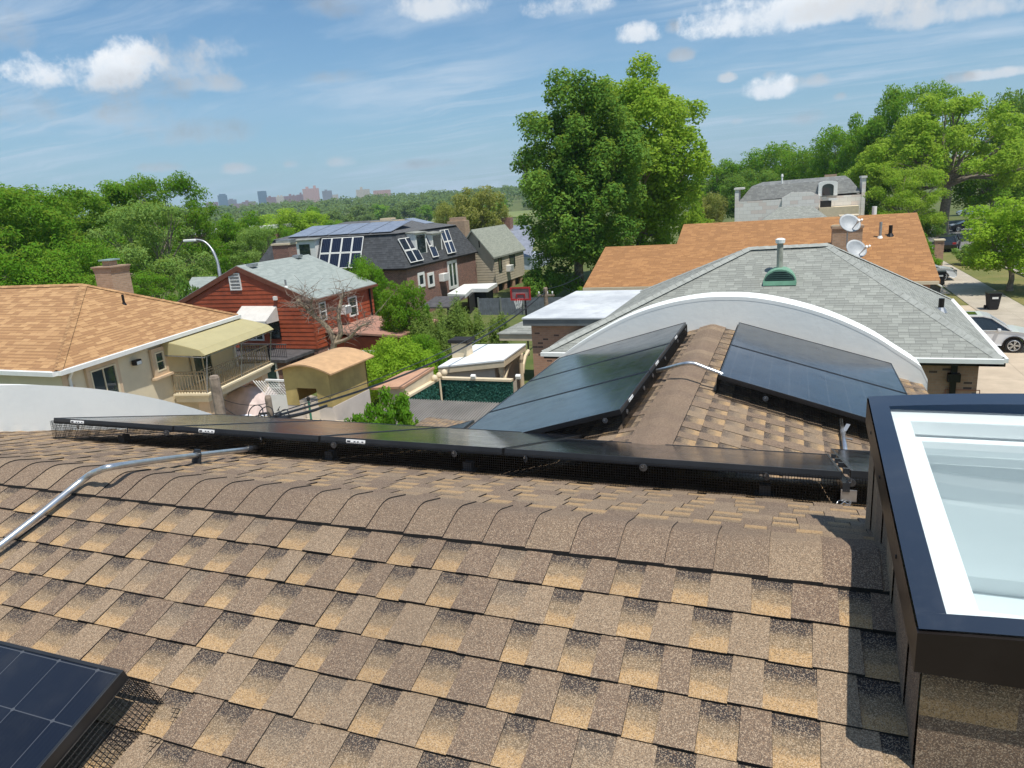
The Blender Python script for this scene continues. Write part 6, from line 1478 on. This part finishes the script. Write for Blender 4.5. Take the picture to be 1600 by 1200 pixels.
def blob_crown(W, z0, H, n, seed, rmin, rmax, flat=.8, shape=None):
    """clumps arranged over an egg shaped crown"""
    r_ = random.Random(seed); out = []
    for i in range(n):
        t = (i + .5) / n; ph = i * 2.39996; cz = 1 - 2 * t; rad = math.sqrt(max(0, 1 - cz * cz)); f = r_.uniform(.6, 1.0) if r_.random() < .8 else r_.uniform(.1, .5)
        x, y, z = rad * math.cos(ph) * f, rad * math.sin(ph) * f, cz * f
        s = shape(z) if shape else 1.0; rb = r_.uniform(rmin, rmax) * W
        out.append((x * W / 2 * s, y * W / 2 * s, z0 + (z * .5 + .5) * (H - z0), rb, rb * r_.uniform(.8, 1.2), rb * flat * r_.uniform(.8, 1.2)))
    return out
def tier_crown(W, z0, H, n, seed):
    """flat feathery tiers of a locust"""
    r_ = random.Random(seed); out = []
    for i in range(n):
        a = r_.uniform(0, 6.283); t = r_.random(); rad = math.sqrt(r_.random()) * (.98 - .5 * t ** 2.2) * W / 2
        rb = r_.uniform(.06, .115) * W; out.append((rad * math.cos(a), rad * math.sin(a), z0 + (H - z0) * t - (rad / W) * 2.0, rb, rb * r_.uniform(.8, 1.3), rb * r_.uniform(.42, .75)))
    return out
PROTO = {}
PROTO['locust'] = (tree_proto('locust', tier_crown(14, 2.6, 11.8, 120, 1), 40000, .30, 12, .30, 3.2, 5, L_FEATH, depth=.75, jit=.8, asp=.42, limbs=22), 12.2, 14)
PROTO['locust2'] = (tree_proto('locust2', tier_crown(14, 4.6, 11.8, 70, 9), 26000, .30, 12, .28, 4.2, 6, L_FEATH, depth=.75, jit=.8, asp=.42, limbs=22), 12.2, 14)
PROTO['maple'] = (tree_proto('maple', blob_crown(10, 2.2, 11.6, 60, 2, .07, .17), 24000, .30, 12, .26, 3.0, 7, L_MID, depth=.6, limbs=14), 12.1, 11.4)
PROTO['maple2'] = (tree_proto('maple2', blob_crown(10, 1.6, 11.6, 56, 3, .07, .17, .95), 22000, .30, 12, .26, 2.6, 8, L_MID, depth=.6, limbs=14), 12.1, 11.4)
egg = lambda z: 1.12 - .22 * max(0, z) ** 2 - .10 * max(0, -z)
PROTO['tall'] = (tree_proto('tall', blob_crown(9.6, 1.0, 19.4, 150, 4, .065, .15, 1.0, egg), 66000, .30, 20, .42, 4.0, 9, L_DARK, depth=.62, limbs=18), 20, 11)
PROTO['tall2'] = (tree_proto('tall2', blob_crown(9.4, 2.0, 20.2, 140, 5, .065, .15, 1.1, lambda z: 1.25 - .1 * max(0, z) ** 2 - .15 * max(0, -z)), 56000, .33, 21, .40, 4.5, 10, L_BRIGHT, depth=.6, limbs=18), 21, 10.4)
r5 = random.Random(31); oak = []
for i in range(130):
    a = r5.uniform(0, 6.283); rad = math.sqrt(r5.random()) * 11; dome = 1 - (rad / 11.6) ** 2.2; t = r5.uniform(.35, 1) if r5.random() < .75 else r5.uniform(-.25, .4); rb = r5.uniform(.9, 1.75); oak.append((rad * math.cos(a), rad * math.sin(a), 8.2 + 11.3 * dome * t, rb, rb, rb * r5.uniform(.65, 1.05)))
PROTO['oak'] = (tree_proto('oak', oak, 46000, .40, 20, .62, 7.5, 12, L_BRIGHT, depth=.75, limbs=34, asp=.5), 20.3, 24)
r5 = random.Random(41); jun = []
for i in range(46):
    a = r5.uniform(0, 6.283); rad = math.sqrt(r5.random()) * 2.9; hh = 6.2 * (1 - .10 * rad) * r5.uniform(.62, 1); jun.append((rad * math.cos(a), rad * math.sin(a), hh * .52, .42, .42, hh * .48))
PROTO['juniper'] = (tree_proto('juniper', jun, 42000, .17, 6, .14, 1.2, 13, L_JUN, depth=.7, jit=.9, asp=.3, up=.6, limbs=12), 6.1, 6.6)
PROTO['bush'] = (tree_proto('bush', blob_crown(4.8, .1, 3.3, 60, 14, .09, .14, .9), 34000, .12, 3.4, .08, .6, 14, L_LIME, depth=.5, limbs=8), 3.5, 5.0)
PROTO['vine'] = (tree_proto('vine', blob_crown(4.0, .5, 3.2, 40, 15, .07, .13, .8), 8000, .20, 3.4, .05, .7, 15, L_MID, depth=.9, jit=1.0, limbs=12), 3.4, 4.6)
PROTO['far'] = (tree_proto('far', blob_crown(10, 1.4, 11.4, 22, 16, .14, .22), 3200, .85, 12, .3, 2.4, 16, L_FAR, depth=.5, limbs=5), 12, 11.6)
PROTO['shrub'] = (tree_proto('shrub', blob_crown(3.6, .3, 2.6, 26, 17, .1, .18, .9), 7000, .20, 2.8, .07, .5, 17, L_MID, depth=.6, limbs=6), 2.8, 4.3)
used = set()
def plant(kind, px, py, d, wpx, label, mat_=None, cat='tree', group=None, name='tree', rot=None, zb=None):
    pr, H, Wt = PROTO[kind]; top = at(px, py, d=d); gz_ = terrain(top.x, top.y) if zb is None else zb
    o = copy_tree(pr); o.name = name; tag(o, label, cat, group); o.location = (top.x, top.y, gz_)
    w = wpx * d / F / Wt; hz_ = (top.z - gz_) / H; o.scale = (w, w, hz_); o.rotation_euler = (0, 0, rnd.uniform(0, 6.28) if rot is None else rot)
    del o['proto']
    if mat_:
        for c in o.children:
            if c.name.startswith('crown'): c.material_slots[0].link = 'OBJECT'; c.material_slots[0].material = mat_
    return o
plant('locust', -25, 280, 50, 300, 'feathery green tree at the left edge behind the tan roof', L_FEATH)
plant('locust', 75, 284, 58, 250, 'broad feathery tree second from the left edge', L_FEATH)
plant('locust', 158, 281, 68, 210, 'feathery tree between the left mass and the flat topped crown', L_FEATH)
plant('locust2', 250, 268, 66, 172, 'tallest flat topped locust of the left trees, spreading against the sky', L_MID)
plant('locust2', 215, 312, 52, 215, 'pale grey green locust with dark limbs before the brick building', L_PALE)
plant('maple', 20, 372, 41, 210, 'low bushy green tree just above the tan roof at far left', L_MID)
plant('maple2', 120, 372, 46, 130, 'bushy green tree left of the buff chimney', L_FEATH)
plant('locust2', 205, 424, 43, 150, 'low spreading tree right of the buff chimney', L_FEATH)
plant('shrub', 288, 440, 42, 80, 'dark shrub left of the red house roof', L_DARK, 'shrub', None, 'shrub')
plant('maple', 362, 326, 80, 110, 'dense green tree right of the flat topped locust', L_MID)
plant('locust2', 395, 352, 70, 105, 'pale tree behind the street lamp', L_PALE)
plant('maple2', 352, 398, 76, 80, 'low tree beside the street lamp pole', L_MID)
plant('maple', 455, 321, 108, 128, 'rounded bright green tree below the skyline', L_BRIGHT)
plant('maple2', 510, 342, 135, 66, 'small green tree right of the rounded bright tree', L_FEATH)
plant('maple2', 420, 350, 95, 80, 'green tree left of the rounded bright tree', L_FEATH)
plant('maple', 741, 286, 88, 108, 'yellowing tree behind the tan house chimney', L_YELL)
plant('maple2', 700, 312, 96, 62, 'smaller yellowing tree left of the big yellowing one', L_YELL)
plant('maple2', 571, 394, 41, 78, 'small green tree in front of the slate roof solar panels', L_MID)
plant('maple', 622, 431, 35.5, 92, 'glossy green tree right of the red house', L_MID)
plant('juniper', 712, 452, 35, 175, 'feathery juniper thicket in the middle of the yards', None)
plant('juniper', 668, 490, 34, 90, 'smaller juniper left of the big thicket', None)
plant('bush', 610, 528, 31, 140, 'rounded lime green bush in front of the red addition', None, 'bush', None, 'bush')
plant('bush', 655, 524, 33, 90, 'mid green bush right of the lime green one', L_MID, 'bush', None, 'bush')
plant('vine', 600, 611, 17.6, 110, 'loose leafy vine by the ribbed patio roof', L_FEATH, 'plant', None, 'vine', zb=-6.9)
plant('vine', 562, 634, 17.2, 90, 'lower leafy vine left of the ribbed patio roof vine', L_MID, 'plant', None, 'vine', zb=-6.9)
plant('vine', 630, 612, 18.5, 45, 'small leafy sprig at the corner of the ribbed roof', L_FEATH, 'plant', None, 'vine', zb=-6.9)
plant('shrub', 845, 418, 57, 75, 'dark shrub at the foot of the tall dark tree', L_DARK, 'shrub', None, 'shrub')
plant('shrub', 910, 452, 50, 40, 'bright shrub beside the orange roof eave', L_BRIGHT, 'shrub', None, 'shrub')
plant('tall', 893, 106, 55, 222, 'tall dark green tree, left of the two towering ones', L_DARK, rot=1.2)
plant('tall2', 992, 80, 63, 212, 'tall bright green tree, right of the two towering ones', L_BRIGHT, rot=.4)
plant('maple2', 1106, 298, 92, 62, 'small olive tree right of the towering trees', L_YELL)
plant('shrub', 1082, 322, 72, 80, 'bright low shrub above the orange ridge', L_BRIGHT, 'shrub', None, 'shrub')
for px, py, d, w, lab in ((1125, 243, 155, 120, 'rounded tree just right of the towering bright tree'), (1200, 221, 150, 135, 'broad rounded tree above the white stone house chimney'), (1262, 226, 135, 110, 'dark tree behind the right end of the stone house'),
                          (1318, 190, 122, 110, 'dark leaning tree right of the stone house'), (1375, 152, 112, 120, 'dark tall tree left of the big street tree')):
    plant('maple' if px % 2 else 'maple2', px, py, d, w, lab, L_MID)
plant('maple2', 1165, 262, 130, 110, 'lower tree behind the left end of the stone house', L_DARK)
plant('maple', 1345, 255, 100, 90, 'shaded tree beside the stone house right wall', L_DARK)
plant('locust2', 1432, 126, 106, 170, 'high feathery tree behind the big street tree', L_FEATH)
plant('oak', 1492, 136, 85, 300, 'big yellow green street tree with a thick grey trunk', None, rot=2.0)
plant('locust2', 1418, 258, 76, 130, 'bright young tree left of the big street trunk', L_BRIGHT)
plant('maple2', 1450, 328, 82, 60, 'small dark street tree left of the big trunk', L_DARK)
plant('maple', 1560, 225, 105, 150, 'rounded green tree behind the big street tree', L_FEATH)
plant('maple2', 1605, 132, 125, 130, 'dark tree in the far right corner', L_DARK)
plant('maple', 1594, 300, 47, 185, 'bright green tree at the right edge above the bin', L_LIME)
plant('shrub', 1520, 380, 62, 60, 'silvery green bush right of the big trunk', L_PALE, 'bush', None, 'bush')
plant('shrub', 1442, 372, 58, 42, 'green hedge plant beside the orange roof', L_FEATH, 'shrub', None, 'shrub')
plant('shrub', 1450, 402, 60, 50, 'green hedge plant above the white sedan', L_MID, 'shrub', None, 'shrub')
# trees of the golf course valley
far = [(486, 318, 300, 40), (520, 325, 330, 46), (560, 318, 420, 52), (590, 316, 470, 44), (612, 322, 380, 30), (638, 312, 520, 50), (664, 318, 430, 34), (690, 309, 500, 46), (718, 311, 480, 40), (770, 305, 400, 50), (545, 332, 260, 34), (655, 330, 360, 18), (702, 330, 330, 20), (575, 331, 330, 30)]
lr = {}
for i, (px, py, d, w) in enumerate(far):
    plant('far', px, py, d, w, 'small pale tree on the distant golf course', L_FAR if i % 3 else L_FEATH, 'tree', 'golf course trees')
for pr, H, Wt in PROTO.values():
    for ch in list(pr.children): bpy.data.objects.remove(ch)
    bpy.data.objects.remove(pr)
# bare pruned tree
h = thing('bare_tree', 'leafless pruned tree with pale bark in front of the red house', 'tree', V(at(517, 560, y=25.5))); r_ = random.Random(8); yb = 25.6
bp_ = at(515, 560, y=yb); mb = MB(); base = V((bp_.x, yb, G)); tw = []
def limb(px_pts, r0, r1):
    q = curve([at(px, py, y=yb + dy) for px, py, dy in px_pts], 5); n = len(q); mb.tube(q, [r0 + (r1 - r0) * i / (n - 1) for i in range(n)], 7); return q
mb.tube([base, at(517, 552, y=yb)], [.2, .16], 9)
q1 = limb([(517, 552, 0), (522, 535, 0), (512, 512, -.1), (492, 494, -.3), (478, 480, -.4), (464, 468, -.6)], .15, .07)
q2 = limb([(520, 540, 0), (532, 520, .1), (529, 495, .1), (533, 470, .3), (537, 458, .4)], .13, .05)
q3 = limb([(524, 536, 0), (545, 528, -.2), (560, 512, -.4), (575, 505, -.5)], .09, .03)
q4 = limb([(492, 494, -.3), (486, 478, -.5), (489, 465, -.6)], .07, .03)
for q in (q1, q2, q3, q4):
    for i in range(len(q) // 3, len(q)):
        for k_ in range(3):
            s = V(q[i]); e = s + V((r_.uniform(-1, 1), r_.uniform(-1, 1), r_.uniform(-.5, 1.1))) * r_.uniform(.5, 1.25); m_ = s.lerp(e, .5) + V((r_.uniform(-.15, .15),) * 3); tw.append([s, m_, e]); 
            for _ in range(3): e2 = m_ + V((r_.uniform(-1, 1), r_.uniform(-1, 1), r_.uniform(-.6, .7))) * .5; tw.append([m_, m_.lerp(e2, .5) + V((.03, 0, .03)), e2])
mb.build('trunk', M_BARK_P, h); mb = MB()
for t in tw: mb.tube(t, [.011, .008, .004], 4, cap=False)
mb.build('twigs', plain('grey_twigs', (.20, .155, .12), .9), h)
# wooded hills beyond the valley: one mass
g = np.random.default_rng(77); V_ = []
NB = 1500
for i in range(NB):
    az = R(90 + 22) - R(g.uniform(-50, 14)); r_ = 650 + 560 * g.random() ** .8; x, y = r_ * math.cos(az), r_ * math.sin(az); z = terrain(x, y)
    rise = 1.0; hh = g.uniform(9, 15) * rise; w = g.uniform(5.5, 9.5)
    blobs = [(x + g.normal() * w * .45, y + g.normal() * w * .45, z + hh * g.uniform(.35, .75), w * .62, w * .62, hh * .32) for _ in range(5)]
    P, N = shell_points(blobs, 75, int(g.integers(1e6)), .35, .3); N[:, 2] += .5; V_.append(leaf_quads(P, N, 2.6, int(g.integers(1e6)), .8, .5))
o = stuff(np_mesh('forest', np.concatenate(V_), L_FAR)); tag(o, 'wooded hills closing the valley below the skyline', 'forest')
# hedge line far right / behind houses so that the ground between the lots is planted
# ------------------------------------------------------------------ skyline
def facade(name, c, w, h):
    m, nt, b = new(name, .7); u, v, p = geo_uv(nt); rand, mk, fu, fv, r = cells(nt, u, v, w, h, .01, .01, 0, 0)
    win = fu.gt(.3) * fu.lt(.72) * fv.gt(.3) * fv.lt(.75); cc = mix(nt, win * .75, c, (.05, .06, .075)); cc = mix(nt, noise(nt, p, .02, 3).ss(.4, .7) * .25, cc, tuple(x * .6 for x in c)); setc(nt, b, cc); return m
F_PINK = facade('pink_brick_facade', (.50, .30, .24), 4.5, 3.2); F_RED = facade('dull_red_facade', (.26, .15, .125), 4.5, 3.2); F_BLUE = facade('blue_glass_facade', (.10, .17, .22), 3, 3.5); F_CREAM = facade('cream_facade', (.50, .44, .34), 4, 3.2); F_GREY = facade('grey_facade', (.22, .22, .23), 4, 3.3)
def tower(label, x0, x1, yt, mat_, d, tops=(), roundtop=False):
    c = (x0 + x1) / 2; T = at(c, yt, d=d); w = (x1 - x0) * d / F; zb_ = terrain(T.x, T.y) - 2; az = math.atan2(T.x, T.y); root = thing('tower_block', label, 'building', (T.x, T.y, zb_), 'distant skyline')
    u = V((math.cos(az), -math.sin(az), 0)); n = V((math.sin(az), math.cos(az), 0)); dp = max(14, w * .5); mb = MB()
    mb.obox(V((T.x, T.y, (T.z + zb_) / 2)) + n * dp, u * w / 2, n * dp, (0, 0, (T.z - zb_) / 2)); mb.build('block', mat_, root)
    for (a, b, y_) in tops:
        t2 = at((a + b) / 2, y_, d=d); w2 = (b - a) * d / F; mb = MB(); mb.obox(V((t2.x, t2.y, (t2.z + T.z) / 2)) + n * dp, u * w2 / 2, n * min(dp * .6, w2), (0, 0, (t2.z - T.z) / 2)); mb.build('roof_house', mat_, root)
for a in (('low dull red blocks at the left end of the skyline', 322, 340, 316, F_RED, 2650), ('dark blue rounded tower at the left of the skyline', 340, 354, 305, F_BLUE, 2600, ((342, 352, 303),)), ('grey blocks right of the dark blue tower', 354, 369, 312, F_GREY, 2650, ((358, 364, 310.5),)),
          ('low red blocks between the two blue towers', 378, 399, 315, F_RED, 2700, ((383, 388, 313),)), ('slim teal glass tower left of the middle of the skyline', 402, 415.5, 298.5, F_BLUE, 2600), ('purplish block beside the teal tower', 416, 431, 308, F_RED, 2550, ((419, 423, 306),)),
          ('cream block in the middle of the skyline', 431, 443, 307, F_CREAM, 2500, ((433, 436, 305), (438, 441, 305))), ('long dull red block left of the pink tower', 443, 464, 306, F_RED, 2550, ((451, 455, 303), (457, 460, 304))), ('red block joined to the pink tower', 463, 473, 304, F_RED, 2600, ((468, 471, 301),)),
          ('tallest pink brick tower of the skyline with two turrets', 472.5, 497.5, 294.5, F_PINK, 2500, ((477, 481.5, 291.5), (489, 493, 289.5))), ('grey brown tower right of the pink tower', 503, 518, 298, F_GREY, 2500, ((507, 511, 296),)), ('pale low block at the right end of the skyline', 518, 528, 304, F_CREAM, 2600),
          ('small white block on the wooded hill', 556, 577, 296, F_CREAM, 2300, ((562, 566, 292),)), ('long low pink block on the wooded hill', 583, 610, 297, F_PINK, 2350), ('low red blocks between skyline and trees', 365, 380, 318, F_RED, 2500)):
    tower(*a)

# ------------------------------------------------------------------ haze
m = bpy.data.materials.new('haze'); m.use_nodes = True; nt = m.node_tree; nt.nodes.remove(nt.nodes['Principled BSDF'])
vp = nt.nodes.new('ShaderNodeVolumePrincipled'); vp.inputs['Color'].default_value = (.62, .80, 1.0, 1); vp.inputs['Density'].default_value = .00014; vp.inputs['Anisotropy'].default_value = .0
nt.links.new(vp.outputs[0], nt.nodes['Material Output'].inputs['Volume'])
mb = MB(); mb.box(-3400, -3400, -15.5, 3400, 3400, 170); o = stuff(mb.build('haze', m)); tag(o, 'pale blue summer haze over the valley', 'haze')
scene.cycles.use_denoising = True
scene.cycles.max_bounces = 8; scene.cycles.transparent_max_bounces = 16
